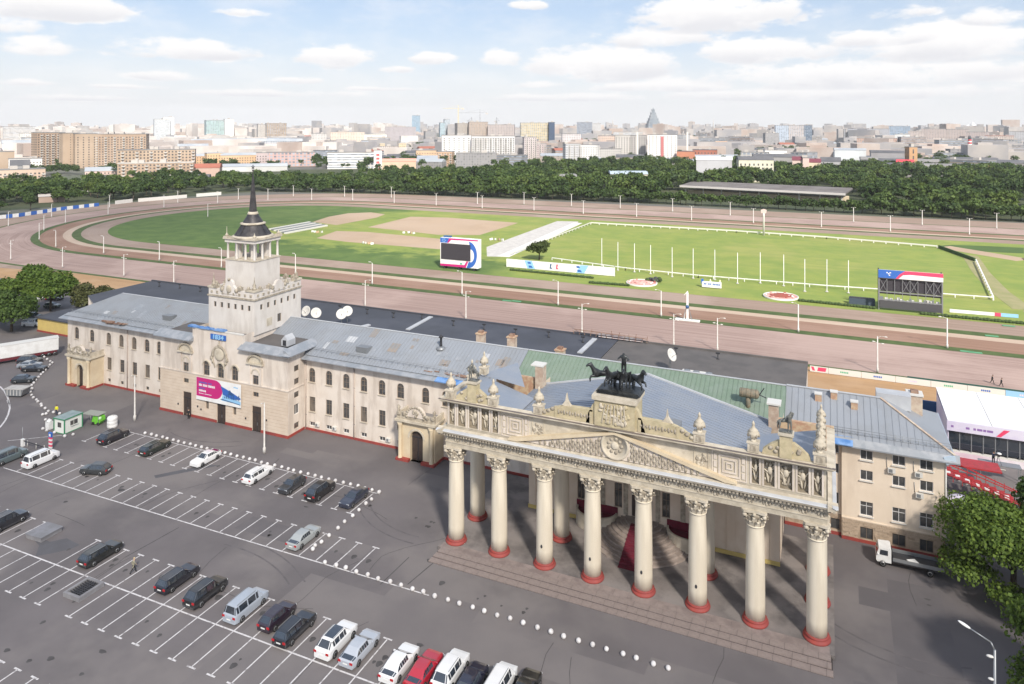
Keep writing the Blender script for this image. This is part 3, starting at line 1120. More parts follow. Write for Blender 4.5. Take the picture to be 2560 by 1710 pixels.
# ---- porches
def porch(cx, hw, yf, ztop, doorw, doorh, wide):
    r = MB()
    holes_ = [(hw - doorw / 2, hw + doorw / 2, 0, doorh, True)]
    wall(r, (cx - hw, yf), (cx + hw, yf), 0, ztop, holes_, CREAMY, depth=.7)
    wall(r, (cx + hw, yf), (cx + hw, YF), 0, ztop, [], CREAMY)
    wall(r, (cx - hw, YF), (cx - hw, yf), 0, ztop, [], CREAMY)
    r.face([(cx - hw, yf, ztop), (cx + hw, yf, ztop), (cx + hw, YF, ztop), (cx - hw, YF, ztop)], mat('porch_roof_sheet', (.22, .21, .21), .7))
    o = r.build('porch', HB)
    for s in (-1, 1):
        t = MB()
        x = cx + s * (hw - .5)
        t.lathe(x, yf - .28, [(.36, 0), (.36, .5), (.3, .6), (.3, ztop - 1.45), (.42, ztop - 1.1), (.42, ztop - .95)], 14, CREAMY)
        t.box(x - .45, x + .45, yf - .5, yf - .003, ztop - .94, ztop - .62, STONE)
        t.build('porch_column', o)
    t = MB()
    t.box(cx - hw - .3, cx + hw + .3, yf - .65, yf - .004, ztop - .61, ztop - .28, STONE)
    t.box(cx + hw + .003, cx + hw + .3, yf, YF - .004, ztop - .605, ztop - .285, STONE)
    t.box(cx - hw - .3, cx - hw - .003, yf, YF - .004, ztop - .605, ztop - .285, STONE)
    t.box(cx - hw - .1, cx + hw + .1, yf - .3, yf - .005, ztop - .275, ztop + .75, CARVED)
    t.box(cx + hw - .2, cx + hw + .1, yf, YF - .005, ztop - .27, ztop + .6, STONE)
    t.box(cx - hw - .1, cx - hw + .2, yf, YF - .005, ztop - .27, ztop + .6, STONE)
    t.build('porch_cornice', o)
    t = MB()
    N = 12
    rr = wide
    out = [(cx + rr * cos(pi * k / N), ztop + .3 + rr * sin(pi * k / N)) for k in range(N + 1)]
    t.prism(out, yf - .42, yf + .35, 'y', CREAM)
    for k in range(13):
        an = pi * k / 12
        t.blob((cx + rr * cos(an), yf - .42, ztop + .3 + rr * sin(an)), (.2, .14, .2), CARVED)
    for k in range(7):
        t.blob((cx + random.uniform(-.6, .6), yf - .44, ztop + .4 + random.uniform(0, .9)), (.25, .14, .28), CARVED)
    for s in (-1, 1):
        for q in (.62, .92):
            t.blob((cx + s * hw * q, yf - .3, ztop + .55), (.42, .2, .38), CARVED)
        t.lathe(cx + s * (hw - .1), yf - .05, [(.2, ztop + .75), (.24, ztop + .95), (.12, ztop + 1.05), (.28, ztop + 1.3), (.2, ztop + 1.55), (.04, ztop + 1.8)], 10, CARVED)
    t.build('porch_ornament', o)
    N = 10
    t = MB()
    for k in range(N):
        a0, a1 = pi * k / N, pi * (k + 1) / N
        zt = doorh - doorw / 2
        q = [(cx + r_ * cos(a), zt + r_ * sin(a)) for r_, a in ((doorw / 2 + .42, a0), (doorw / 2 + .42, a1), (doorw / 2 + .12, a1), (doorw / 2 + .12, a0))]
        t.prism(q, yf - .1, yf - .006, 'y', STONE)
    t.build('porch_arch', o)
    p = MB()
    p.box(cx - hw - .12, cx - doorw / 2, yf - .66, yf - .003, 0, .4, RED)
    p.box(cx + doorw / 2, cx + hw + .12, yf - .66, yf - .003, 0, .4, RED)
    p.box(cx + hw + .002, cx + hw + .12, yf, YF - .13, 0, .4, RED)
    p.box(cx - hw - .12, cx - hw - .002, yf, YF - .13, 0, .4, RED)
    p.build('plinth', o)
    d = MB()
    zt = doorh - doorw / 2
    pts = [(cx - doorw / 2, yf + .55, 0), (cx + doorw / 2, yf + .55, 0)] + [(cx + doorw / 2 * cos(pi * k / 10), yf + .55, zt + doorw / 2 * sin(pi * k / 10)) for k in range(11)]
    d.face(pts, DOORM)
    d.box(cx - .05, cx + .05, yf + .47, yf + .548, 0, zt, DARKST)
    d.box(cx - doorw / 2, cx + doorw / 2, yf + .46, yf + .547, zt - .06, zt + .08, DARKST)
    for s in (-.27, .27):
        for z0, z1 in ((.3, zt * .45), (zt * .52, zt - .2)):
            d.box(cx + s * doorw - doorw * .16, cx + s * doorw + doorw * .16, yf + .5, yf + .549, z0, z1, DOORM)
    d.build('door', o)


porch(-135.9, 3.35, 93.95, 6.55, 1.75, 4.35, 1.25)
porch(-57.9, 3.3, 94.0, 6.7, 2.25, 4.75, 1.55)

# ---- roofs
RZ, RY = 16.35, 104.0
EY, EZ0, EZ1 = 95.5, 12.32, 12.85


def plane_seams(mb, a0, a1, b0, b1, step, m, h=.07):
    """ribs across a roof plane: a0-a1 eave line, b0-b1 ridge line"""
    a0, a1, b0, b1 = map(Vector, (a0, a1, b0, b1))
    n = max(1, int((a1 - a0).length / step))
    for i in range(n + 1):
        t = i / n
        p, q = a0.lerp(a1, t), b0.lerp(b1, t)
        mb.bar(p + Vector((0, 0, h * .6)), q + Vector((0, 0, h * .6)), .05, h, m)


def long_roof(x0, x1, m, name='roof', hip0=0.0, hip1=0.0, seam=.62):
    e0, e1 = (x0, 96.3, EZ1), (x1, 96.3, EZ1)
    r0, r1 = (x0 + hip0, RY, RZ), (x1 - hip1, RY, RZ)
    k0, k1 = (x0, 111.5, EZ1), (x1, 111.5, EZ1)
    q = MB()
    q.face([e0, e1, r1, r0], m)
    q.face([k1, k0, r0, r1], m)
    q.face([k0, e0, r0], m)
    q.face([e1, k1, r1], m)
    o = q.build(name, HB)
    s = MB()
    plane_seams(s, e0, e1, r0, r1, seam, m)
    s.bar(Vector(r0) + Vector((0, 0, .05)), Vector(r1) + Vector((0, 0, .05)), .3, .1, ROOFP)
    so = s.build('standing_seam', o)
    so['kind'] = 'stuff'
    return o


def eave(x0, x1, y_wall, y_out, z0, z1, m=EAVE, ends=''):
    q = MB()
    q.prism([(y_wall - .003, z0), (y_out, z0 + .12), (y_out, z0 + .26), (y_wall + .9, z1 + .12), (y_wall - .003, z1 - .3)], x0, x1, 'x', m)
    return q.build('eave', HB)


o = long_roof(-144.3, -103.5, ROOF, hip0=7.5)
long_roof(-91.6, -43.3, ROOF)
eave(-144.6, -111.7, YF, 95.35, 12.2, 12.95)
eave(-81.6, -43.4, YF, 95.35, 12.2, 12.95)
t = MB()
t.prism([(95.3, 12.33), (95.25, 12.50), (97.3, 13.12), (97.3, 13.02)], -55.5, -44.6, 'x', TARP)
t.build('tarpaulin', HB, label='blue tarpaulin sheet over the damaged eave')
t = MB()
for k in range(40):
    x = -58 + 12 * random.random()
    t.cbox(x, 97.0 + random.uniform(-.35, .45), 13.05 + random.uniform(0, .25), random.uniform(.3, 1.4), random.uniform(.1, .3), random.uniform(.03, .14), RUST)
t.build('rusty_eave_sheet', HB)
t = MB()
for k in range(26):
    t.cbox(-132.5 + 6.5 * random.random(), 96.0 + random.uniform(-.3, .5), 12.9 + random.uniform(-.1, .15), random.uniform(.4, 1.5), random.uniform(.2, .5), random.uniform(.04, .16), RUST)
t.build('rusty_eave_sheet', HB)
# snow guard rail along the eaves
for x0, x1 in ((-143, -112), (-81, -45)):
    s = MB()
    for k in range(int((x1 - x0) / 1.1)):
        x = x0 + k * 1.1
        s.tube((x, 97.2, 13.25), (x + random.uniform(-.06, .06), 97.2, 13.95), .025, .025, 4, STEEL)
        s.tube((x, 97.2, 13.6), (x + .02, 97.75, 13.55), .02, .02, 4, STEEL)
    for z in (13.7, 13.93):
        s.tube((x0, 97.2, z), (x1, 97.2, z), .022, .022, 4, STEEL)
    s.build('snow_guard', HB)
# patched and stained sheets on the long slopes
random.seed(14)
PT1 = mat('stained_sheet', (.24, .235, .23), .7, (.30, .25, .21), .8)
q = MB()
for k in range(34):
    x = random.choice((random.uniform(-136, -106), random.uniform(-80, -46), random.uniform(-80, -46)))
    t_ = random.uniform(.03, .85)
    y, z = 96.3 + 7.7 * t_, EZ1 + (RZ - EZ1) * t_ + .03
    w_, l_ = .6 * random.choice((1, 1, 2, 3)), random.uniform(.5, 2.2)
    sl = (RZ - EZ1) / 7.7
    m_ = random.choice((PT1, ROOFP, EAVE, EAVE))
    q.face([(x, y, z), (x + w_, y, z), (x + w_, y + l_, z + l_ * sl), (x, y + l_, z + l_ * sl)], m_)
o = q.build('roof_patch', HB)
o['kind'] = 'stuff'
# central block roof, skirts and tower deck
q = MB()
q.face([(-103.45, YB + .35, 15.35), (-91.7, YB + .35, 15.35), (-91.7, 107, 15.35), (-103.45, 107, 15.35)], TAR2)
for (a, b) in ((-111.5, -103.45), (-91.7, -81.8)):
    q.face([(a, YB - .3, 14.1), (b, YB - .3, 14.1), (b, 107, 14.6), (a, 107, 14.6)], TAR2)
q.build('flat_roof', HB)
q = MB()
q.prism([(YB - .003, 13.55), (YB - 1.0, 13.75), (YB - 1.0, 13.9), (YB + .7, 14.75), (YB + .7, 14.2)], -112.2, -103.2, 'x', EAVE)
q.build('eave', HB)
q = MB()
q.prism([(YB - .003, 13.55), (YB - 1.0, 13.75), (YB - 1.0, 13.9), (YB + .7, 14.75), (YB + .7, 14.2)], -91.95, -82.3, 'x', EAVE)
q.prism([(-81.8 + .003, 13.55), (-80.8, 13.75), (-80.8, 13.9), (-82.5, 14.75), (-82.5, 14.2)], YB - .4, 99.5, 'y', EAVE)
q.face([(-82.3, YB - 1.0, 13.75), (-80.8, YB - 1.0, 13.75), (-80.8, YB - .4, 13.75), (-82.3, YB - .4, 13.75)], EAVE)
q.face([(-82.3, YB - 1.0, 13.9), (-80.8, YB - 1.0, 13.9), (-80.8, YB - .4, 13.9), (-82.5, YB + .7, 14.75)], EAVE)
q.build('eave', HB)
q = MB()
q.box(-103.5, -91.65, YB - .06, YB + .35, 15.9, 16.12, OFFW)
q.build('parapet_cap', HB)
q = MB()
for k in range(16):
    x = -103.6 + k * .5
    q.cbox(x + random.uniform(-.2, .2), YB + .12, 16.1, random.uniform(.5, 1.3), random.uniform(.5, .9), random.uniform(.08, .32), TARP)
q.build('tarpaulin', HB, label='crumpled blue tarpaulin on the parapet under the tower')
# small gable dormer at the junction, roof hatches
q = MB()
q.prism([(-84.9, 14.5), (-83.5, 14.5), (-83.5, 15.5), (-84.2, 16.3), (-84.9, 15.5)], 94.3, 96.2, 'y', ROOFP)
q.box(-84.55, -83.85, 94.26, 94.3, 14.6, 15.5, DARKST)
q.build('dormer', HB)
for x, y in ((-71.3, 98.4), (-117.5, 98.8)):
    z = EZ1 + (y - 96.3) / (RY - 96.3) * (RZ - EZ1)
    q = MB()
    q.prism([(y, z), (y + 1.4, z + .75), (y + 1.4, z + .95), (y - .15, z + 1.0)], x - 1.1, x + 1.1, 'x', STEEL)
    q.box(x - .9, x + .9, y - .02, y + .05, z + .12, z + .8, DARKST)
    q.build('dormer', HB)
# ventilation pipes, chimneys on the ridge
for x in (-58.0,):
    q = MB()
    q.lathe(x, 101.8, [(.28, 15.0), (.2, 16.2), (.2, 17.1), (.42, 17.15), (.06, 17.6)], 10, DARKST)
    q.lathe(x, 101.8, [(.8, 15.1), (.8, 15.45), (.2, 15.7)], 10, STEEL)
    q.build('roof_vent', HB)
for x, y, h, sx in ((-53.0, 106.5, 2.6, 1.2), (-46.9, 105.6, 3.0, 1.2), (-38.5, 105.5, 2.0, 1.3)):
    q = MB()
    q.cbox(x, y, 14.5, sx, 1.3, h, CHIM)
    q.cbox(x, y, 14.501 + h, sx + .25, 1.5, .18, BRICKM)
    q.cbox(x, y, 14.502 + h + .18, sx * .6, .8, .35, RUST)
    q.build('chimney', HB)

# ---- banner and date board on the front
q = MB()
q.box(-102.15, -91.72, YB - .36, YB - .30, 3.55, 7.55, WHITE)
BN = tag(q.build('advertising_banner', loc=None), 'large magenta and blue printed banner hung above the middle door', 'banner')
pr = MB()
yb = YB - .364
mg = [(-102.1, 4.2), (-97.7, 4.2)] + [(-97.7 + 1.75 * sin(pi * k / 10), 5.85 - 1.65 * cos(pi * k / 10)) for k in range(1, 10)] + [(-97.7, 7.5), (-102.1, 7.5)]
poly_print(pr, mg, yb, PINKP)
poly_print(pr, [(-96.15, 4.2), (-91.8, 4.1), (-91.8, 4.6), (-95.9, 5.2)], yb, LBLUEP)
poly_print(pr, [(-96.4, 6.7), (-94.0, 6.0), (-91.8, 5.2), (-91.8, 4.95), (-93.6, 4.75), (-95.9, 5.25), (-96.0, 5.9)], yb - .002, BLUEP)
poly_print(pr, [(-94.6, 5.9), (-94.2, 6.3), (-93.9, 5.9), (-93.4, 5.7), (-93.6, 5.4), (-94.4, 5.4)], yb - .004, NAVYP)
for k in range(9):
    a = -95.5 + .4 * k
    poly_print(pr, [(a, 4.7), (a + .2, 4.7), (a + .2, 5.0 + .3 * ((k * 7) % 3)), (a, 5.0 + .3 * ((k * 7) % 3))], yb - .005, NAVYP)
poly_print(pr, [(-96.5, 4.35), (-91.85, 4.0), (-91.85, 4.12), (-96.2, 4.5)], yb - .006, NAVYP)
for z, h, runs, mm in ((6.55, .26, (1.9, .9), BLUEP), (6.0, .42, (.6, 1.0, 1.5), WHITE), (5.55, .22, (1.3,), BLUEP), (5.05, .34, (1.5,), WHITE), (4.65, .14, (1.0, 1.6), WHITE)):
    x = -101.5
    for rn in runs:
        e = x + rn
        while x < e - .05:
            wd = random.choice((.14, .2, .24))
            poly_print(pr, [(x, z), (x + wd, z), (x + wd, z + h * random.uniform(.75, 1)), (x, z + h)], yb - .003, mm)
            x += wd + .05
        x += .2
poly_print(pr, [(-93.4, 6.8), (-92.4, 6.75), (-92.4, 6.95), (-93.4, 7.0)], yb - .003, LBLUEP)
put('printed_design', pr.mesh('printed_design'), BN)
cu = bpy.data.curves.new('date', 'FONT')
cu.body = '1834'
cu.size = 1.05
cu.extrude = .05
cu.align_x = 'CENTER'
cu.offset = .035
to = bpy.data.objects.new('date_numerals', cu)
COL.objects.link(to)
dgp = bpy.context.evaluated_depsgraph_get()
tme = bpy.data.meshes.new_from_object(to.evaluated_get(dgp))
bpy.data.objects.remove(to)
tme.materials.clear()
tme.materials.append(WHITE)
q = MB()
q.box(-98.95, -95.4, YB - .2, YB - .06, 14.55, 15.45, BLUEP)
SG = tag(q.build('date_sign'), 'small blue date sign on the parapet below the tower', 'sign')
for i in range(1):
    tme.materials[0] = LBLUEP
put('date_numerals', tme, SG, loc=(-97.17, YB - .22, 14.65), rot=(pi / 2, 0, 0), scale=(1.25, 1, 1))

# ------------------------------------------------------------------ the tower
TW = thing('tower', 'white square tower with open columned lantern and dark spire above the long hall', 'tower', (-96.9, 100.9, 15.3))
TX0, TX1, TY0, TY1 = -102.25, -91.45, 94.9, 106.9
TC = mat('tower_plaster', (.71, .665, .615), .85, (.66, .61, .56), .4, detail=6, c3=(.50, .45, .40), s3=.6, amt3=.4, st3=(1, 1, .25))
q = MB()
wn = lambda n, a, b: [a + (b - a) * k / (n - 1) for k in range(n)]
fx = wn(6, -100.7, -92.7)
wall(q, (TX0, TY0), (TX1, TY0), 15.2, 21.3, [(x - .3 - TX0, x + .3 - TX0, 19.4, 20.35, False) for x in fx], TC)
fy = wn(6, 96.6, 105.1)
wall(q, (TX1, TY0), (TX1, TY1), 15.2, 21.3, [(y - .3 - TY0, y + .3 - TY0, 19.4, 20.35, False) for y in fy] + [(5.7, 6.7, 16.2, 17.7, False)], TC)
wall(q, (TX1, TY1), (TX0, TY1), 15.2, 21.3, [], TC)
wall(q, (TX0, TY1), (TX0, TY0), 15.2, 21.3, [], TC)
q.face([(TX0, TY0, 21.29), (TX1, TY0, 21.29), (TX1, TY1, 21.29), (TX0, TY1, 21.29)], TAR2)
q.build('wall', TW)
for x in fx:
    window(TW, 'rect', .6, .95, x, TY0, 19.4, bars=(0, 0), name='window')
for y in fy:
    window(TW, 'rect', .6, .95, TX1, y, 19.4, face='right', bars=(0, 0))
window(TW, 'rect', 1.0, 1.5, TX1, 101.1, 16.2, face='right', bars=(1, 0))
q = MB()
q.box(TX1 + .003, TX1 + .05, 97.9, 99.2, 16.1, 17.5, STONE)
q.build('blind_panel', TW)
q = MB()
for (a, b, c, d) in ((TX0 - .2, TX1 + .2, TY0 - .2, TY0 - .002), (TX0 - .2, TX1 + .2, TY1 + .002, TY1 + .2)):
    q.box(a, b, c, d, 21.3, 21.55, CARVED)
for (a, b, c, d) in ((TX1 + .002, TX1 + .2, TY0, TY1), (TX0 - .2, TX0 - .002, TY0, TY1)):
    q.box(a, b, c, d, 21.301, 21.549, CARVED)
q.build('string_course', TW)
# crenellated parapet with scrolls
q = MB()
T = .45


def side(x0, x1, y0, y1):
    q.box(x0, x1, y0, y1, 21.56, 22.75, TC)


side(TX0, TX1, TY0, TY0 + T)
side(TX0, TX1, TY1 - T, TY1)
side(TX1 - T, TX1, TY0 + T + .002, TY1 - T - .002)
side(TX0, TX0 + T, TY0 + T + .002, TY1 - T - .002)
q.build('parapet', TW)
q = MB()
for cx_, cy_ in ((TX0 + .6, TY0 + .6), (TX1 - .6, TY0 + .6), (TX0 + .6, TY1 - .6), (TX1 - .6, TY1 - .6)):
    q.cbox(cx_, cy_, 22.76, 1.5, 1.5, .3, STONE)
    q.lathe(cx_, cy_, [(.4, 23.06), (.4, 23.4), (.2, 23.5), (.34, 23.8), (.12, 24.2), (.1, 24.4), (.03, 25.4)], 10, CARVED)
for k in range(9):
    t_ = k / 8
    for cx_, cy_ in ((TX0 + 1.6 + (TX1 - TX0 - 3.2) * t_, TY0 + .22), (TX1 - .22, TY0 + 1.6 + (TY1 - TY0 - 3.2) * t_), (TX0 + .22, TY0 + 1.6 + (TY1 - TY0 - 3.2) * t_), (TX0 + 1.6 + (TX1 - TX0 - 3.2) * t_, TY1 - .22)):
        if k in (0, 2, 6, 8):
            q.cbox(cx_, cy_, 22.76, .75, .75, .3 + .35 * random.random(), CARVED)
            q.blob((cx_, cy_, 23.25), (.3, .3, .4), CARVED)
for x in wn(8, TX0 + .8, TX1 - .8):
    q.cbox(x, TY0 - .07, 21.9, .38, .14, .38, CARVED)
for y in wn(9, TY0 + .8, TY1 - .8):
    q.cbox(TX1 + .07, y, 21.9, .14, .38, .38, CARVED)
q.build('parapet_ornament', TW)
# curved gables in the middle of each parapet side
for (cx_, cy_, ax) in (((TX0 + TX1) / 2 - 1.6 + 1.2, TY0 - .02, 'y'), (TX1 + .02, (TY0 + TY1) / 2, 'x')):
    q = MB()
    N = 10
    if ax == 'y':
        p2 = [(cx_ - 1.9, 22.0), (cx_ + 1.9, 22.0), (cx_ + 1.7, 22.9), (cx_ + 1.0, 23.5)] + [(cx_ + .9 * cos(pi * k / N), 23.6 + 1.0 * sin(pi * k / N)) for k in range(N + 1)] + [(cx_ - 1.0, 23.5), (cx_ - 1.7, 22.9)]
        q.prism(p2, cy_ - .1, cy_ + .42, 'y', TC)
        q.blob((cx_, cy_ - .16, 22.9), (.6, .15, .7), STONE, 10, 7)
        q.blob((cx_, cy_ - .1, 24.6), (.3, .25, .3), CARVED)
        for s in (-1, 1):
            q.blob((cx_ + s * 1.7, cy_ - .1, 22.7), (.4, .25, .4), CARVED)
    else:
        p2 = [(cy_ - 1.9, 22.0), (cy_ + 1.9, 22.0), (cy_ + 1.7, 22.9), (cy_ + 1.0, 23.2)] + [(cy_ + .9 * cos(pi * k / N), 23.2 + .7 * sin(pi * k / N)) for k in range(N + 1)] + [(cy_ - 1.0, 23.2), (cy_ - 1.7, 22.9)]
        q.prism(p2, cx_ - .42, cx_ + .1, 'x', TC)
        for s in (-1, 1):
            q.blob((cx_ + .05, cy_ + s * 1.6, 22.75), (.25, .4, .4), CARVED)
    q.build('parapet_gable', TW)
# upper stage
SX0, SX1, SY0, SY1 = -100.35, -93.45, 97.0, 103.4
SCX, SCY = (SX0 + SX1) / 2, (SY0 + SY1) / 2
q = MB()
q.box(SX0, SX1, SY0, SY1, 21.3, 27.55, TC, skip='b')
q.box(SX0 - .12, SX1 + .12, SY0 - .12, SY1 + .12, 27.56, 27.75, STONE)
q.build('upper_stage', TW)
colm = MB()
colm.lathe(0, 0, [(.27, 0), (.27, .12), (.22, .2), (.19, 2.75), (.28, 2.85), (.3, 3.0)], 12, TC)
cmesh = colm.mesh('lantern_column')
cp = []
for s in (0, 1 / 3., 2 / 3., 1):
    cp += [(SX0 + .3 + (SX1 - SX0 - .6) * s, SY0 + .3), (SX0 + .3 + (SX1 - SX0 - .6) * s, SY1 - .3)]
for s in (1 / 3., 2 / 3.):
    cp += [(SX0 + .3, SY0 + .3 + (SY1 - SY0 - .6) * s), (SX1 - .3, SY0 + .3 + (SY1 - SY0 - .6) * s)]
for x, y in cp:
    put('lantern_column', cmesh, TW, loc=(x, y, 27.76))
q = MB()
for sx in (-1, 1):
    for sy in (-1, 1):
        q.cbox(SCX + sx * 1.75, SCY + sy * 1.6, 27.76, .75, .75, 3.02, TC)
q.build('lantern_pier', TW)
q = MB()
E4 = .1
q.box(SX0 - E4, SX1 + E4, SY0 - E4, SY1 + E4, 30.77, 31.35, TC)
q.box(SX0 - .35, SX1 + .35, SY0 - .35, SY1 + .35, 31.36, 31.6, STONE)
q.build('lantern_entablature', TW)
q = MB()
q.lathe(SCX, SCY, [(3.75, 31.61), (3.75, 31.75), (3.3, 31.95)], 28, STONE)
for sx in (-1, 1):
    for sy in (-1, 1):
        x, y = SCX + sx * 3.3, SCY + sy * 3.05
        q.cbox(x, y, 31.61, .9, .9, .25, STONE)
        q.lathe(x, y, [(.25, 31.86), (.32, 32.1), (.12, 32.3), (.05, 32.5), (.03, 33.6 if sx < 0 else 32.7)], 8, STONE)
q.build('lantern_roof', TW)
q = MB()
q.lathe(SCX, SCY, [(3.3, 31.9), (3.2, 32.1), (2.7, 32.7), (2.25, 33.3), (2.0, 33.8)], 24, LEAD, cap=False)
q.lathe(SCX, SCY, [(2.0, 33.8), (2.25, 33.85), (2.25, 34.1), (1.8, 34.2)], 24, STONE, cap=False)
q.lathe(SCX, SCY, [(1.8, 34.2), (1.65, 34.5), (1.2, 35.2), (.95, 35.65)], 24, LEAD, cap=False)
q.lathe(SCX, SCY, [(.95, 35.65), (1.0, 35.7), (.85, 36.1), (.7, 36.12)], 20, STONE, cap=False)
for k in range(12):
    a = 2 * pi * k / 12
    q.bar((SCX + 3.25 * cos(a), SCY + 3.25 * sin(a), 32.0), (SCX + 2.05 * cos(a), SCY + 2.05 * sin(a), 33.75), .08, .08, LEAD)
q.build('dome', TW)
q = MB()
q.lathe(SCX, SCY, [(.70, 36.12), (.58, 37.5), (.34, 40.5), (.10, 43.0), (.05, 43.6)], 8, LEAD, smooth=False)
q.blob((SCX, SCY, 43.7), (.18, .18, .18), LEAD)
for k in range(5):
    a = 2 * pi * k / 5
    q.bar((SCX, SCY, 44.3), (SCX + .45 * sin(a), SCY, 44.3 + .45 * cos(a)), .09, .12, LEAD)
q.build('spire', TW)

# ------------------------------------------------------------------ the portico
PT = thing('portico', 'monumental cream portico of tall columns with carved attic, pediment and rooftop urns', 'portico', (-21.5, 80, 0))
PCX = -21.5
COLX = [-0.9 - 5.88 * k for k in range(8)]
CY, BY = 77.65, 83.5
ZP = .45                      # podium level

# podium and steps of red granite slabs
q = MB()
q.box(-43.6, .75, 75.65, 95.6, .004, ZP, STAIN)
q.build('podium', PT)
slabs = MB()
base = MB()
lv = [(73.1, .15), (73.95, .30), (74.8, ZP - .004)]
for i, (y, z) in enumerate(lv):
    base.box(-43.35 + .15 * i, .55 - .1 * i, y + .01, 75.64, .0 if i == 0 else lv[i - 1][1] + .001, z - .03, JOINT)
base.build('step_bed', PT)
slab_cache = {}
random.seed(5)
nsl = 0
for i, (y, z) in enumerate(lv):
    x = -43.4 + .15 * i
    end = .6 - .1 * i
    while x < end - .2:
        L = min(random.choice((1.1, 1.4, 1.7)), end - x)
        key = (round(L, 1), i)
        if key not in slab_cache:
            s = MB()
            for dy0, dy1 in ((0, .42), (.43, .835)):
                s.box(.012, round(L, 1) - .012, dy0 + .006, dy1 - .006, -.12, 0, GRANITE)
            slab_cache[key] = s.mesh('step_slab')
        if nsl < 110:
            put('step_slab', slab_cache[key], PT, loc=(x, y, z + random.uniform(-.006, .006)))
            nsl += 1
        x += round(L, 1)
s = MB()
yy = 75.7
x = -43.3
while x < .3:
    L = random.choice((1.3, 1.6, 2.0))
    L = min(L, .6 - x)
    s.box(x + .012, x + L - .012, 75.63, 76.75, ZP - .06, ZP + .012 + random.uniform(0, .008), GRANITE)
    x += L
o = s.build('podium_edge_slab', PT)
o['kind'] = 'stuff'

# columns: shaft > capital, base
sh = MB()
N = 28
prof = [(.99, 1.0 - .45), (.985, 2.0), (.97, 5.0), (.93, 8.0), (.86, 10.05), (.86, 10.1)]
sh.lathe(0, 0, [(r, z) for r, z in prof], N, COLUMNC)
sh.lathe(0, 0, [(.95, 10.1), (.95, 10.22), (.86, 10.24)], N, COLUMNC)
shaft_me = sh.mesh('column')
bs = MB()
bs.lathe(0, 0, [(1.30, 0), (1.34, .10), (1.30, .22), (1.14, .30), (1.12, .38), (1.2, .46), (1.0, .56)], N, RED)
base_me = bs.mesh('base')
cp = MB()
cp.lathe(0, 0, [(.84, 10.2), (.86, 10.6), (.95, 11.2), (1.15, 11.58)], 20, CARVED)
for row, (z0, hh, r0, n, off) in enumerate(((10.22, .72, .86, 10, 0), (10.6, .78, .9, 10, .5))):
    for k in range(n):
        a = 2 * pi * (k + off) / n
        R = Matrix.Rotation(a, 4, 'Z')
        cp.M = R
        wv = .23
        pts = [(r0, 0, z0), (r0 + .10, 0, z0 + hh * .5), (r0 + .22, 0, z0 + hh * .85), (r0 + .40, 0, z0 + hh), (r0 + .46, 0, z0 + hh * .82)]
        ws = [wv, wv * 1.15, wv, wv * .7, wv * .25]
        for j in range(4):
            (x0, _, za), (x1, _, zb) = pts[j], pts[j + 1]
            cp.face([(x0, -ws[j], za), (x0, ws[j], za), (x1, ws[j + 1], zb), (x1, -ws[j + 1], zb)], STONE)
            cp.face([(x0 - .07, ws[j], za), (x0 - .07, -ws[j], za), (x1 - .07, -ws[j + 1], zb), (x1 - .07, ws[j + 1], zb)], CARVED)
            cp.face([(x0, ws[j], za), (x0 - .07, ws[j], za), (x1 - .07, ws[j + 1], zb), (x1, ws[j + 1], zb)], CARVED)
            cp.face([(x0 - .07, -ws[j], za), (x0, -ws[j], za), (x1, -ws[j + 1], zb), (x1 - .07, -ws[j + 1], zb)], CARVED)
        cp.M = None
for k in range(4):
    a = pi / 4 + pi / 2 * k
    cx_, cy_ = 1.38 * cos(a), 1.38 * sin(a)
    cp.blob((cx_, cy_, 11.45), (.24, .24, .24), STONE, 8, 6)
    cp.blob((cx_ * .84, cy_ * .84, 11.2), (.15, .15, .26), CARVED)
    b = pi / 2 * k
    cp.blob((1.12 * cos(b), 1.12 * sin(b), 11.6), (.2, .2, .2), STONE)
ab = []
for k in range(4):
    a = pi / 4 + pi / 2 * k
    ab += [(1.62 * cos(a - .1), 1.62 * sin(a - .1)), (1.62 * cos(a + .1), 1.62 * sin(a + .1)), (1.08 * cos(a + pi / 4), 1.08 * sin(a + pi / 4))]
cp.prism(ab, 11.72, 11.98, 'z', STONE)
cap_me = cp.mesh('capital')
shade_plate = MB()
shade_plate.blob((0, -1.0, 2.6), (.13, .06, .22), DARKST)
mark_me = shade_plate.mesh('lamp_bracket')
spots = [(x, CY, 1) for x in COLX] + [(COLX[0], BY, 0), (COLX[2], BY, 0), (COLX[5], BY, 0), (COLX[7], BY, 0), (COLX[0], 89.4, 0)]
for i, (x, y, fr) in enumerate(spots):
    c = put('column', shaft_me, PT, loc=(x, y, ZP))
    put('base', base_me, c, local=True)
    put('capital', cap_me, c, local=True)
    if fr and i in (2, 3, 4, 5):
        put('lamp_bracket', mark_me, c, local=True)

# entablature: architrave beams front, sides, back; frieze with carved band, cornice with modillions
EZ = 12.43
ZA = EZ + .0
X0, X1 = -43.05, .1
YFR, YBK = 76.72, 84.6
ARCH = mat('entablature_stone', (.55, .495, .40), .85, (.44, .39, .305), 1.6, detail=8, lo=.3, hi=.7, bump=.05, bscale=3.5, c3=(.40, .35, .27), s3=1.2, amt3=.6)
q = MB()
q.box(X0, X1, YFR, YFR + 1.75, EZ, 13.98, ARCH)
q.box(X0, X0 + 1.75, YFR + 1.752, YBK, EZ, 13.98, ARCH)
q.box(X1 - 1.75, X1, YFR + 1.752, 90.2, EZ, 13.98, ARCH)
q.box(X0 + 1.752, X1 - 1.752, YBK - 1.7, YBK, EZ + .3, 13.98, ARCH)
q.box(X0 - .07, X1 + .07, YFR - .07, YFR - .002, EZ + .55, EZ + .66, STONE)
q.box(X1 + .002, X1 + .07, YFR, 90.2, EZ + .551, EZ + .659, STONE)
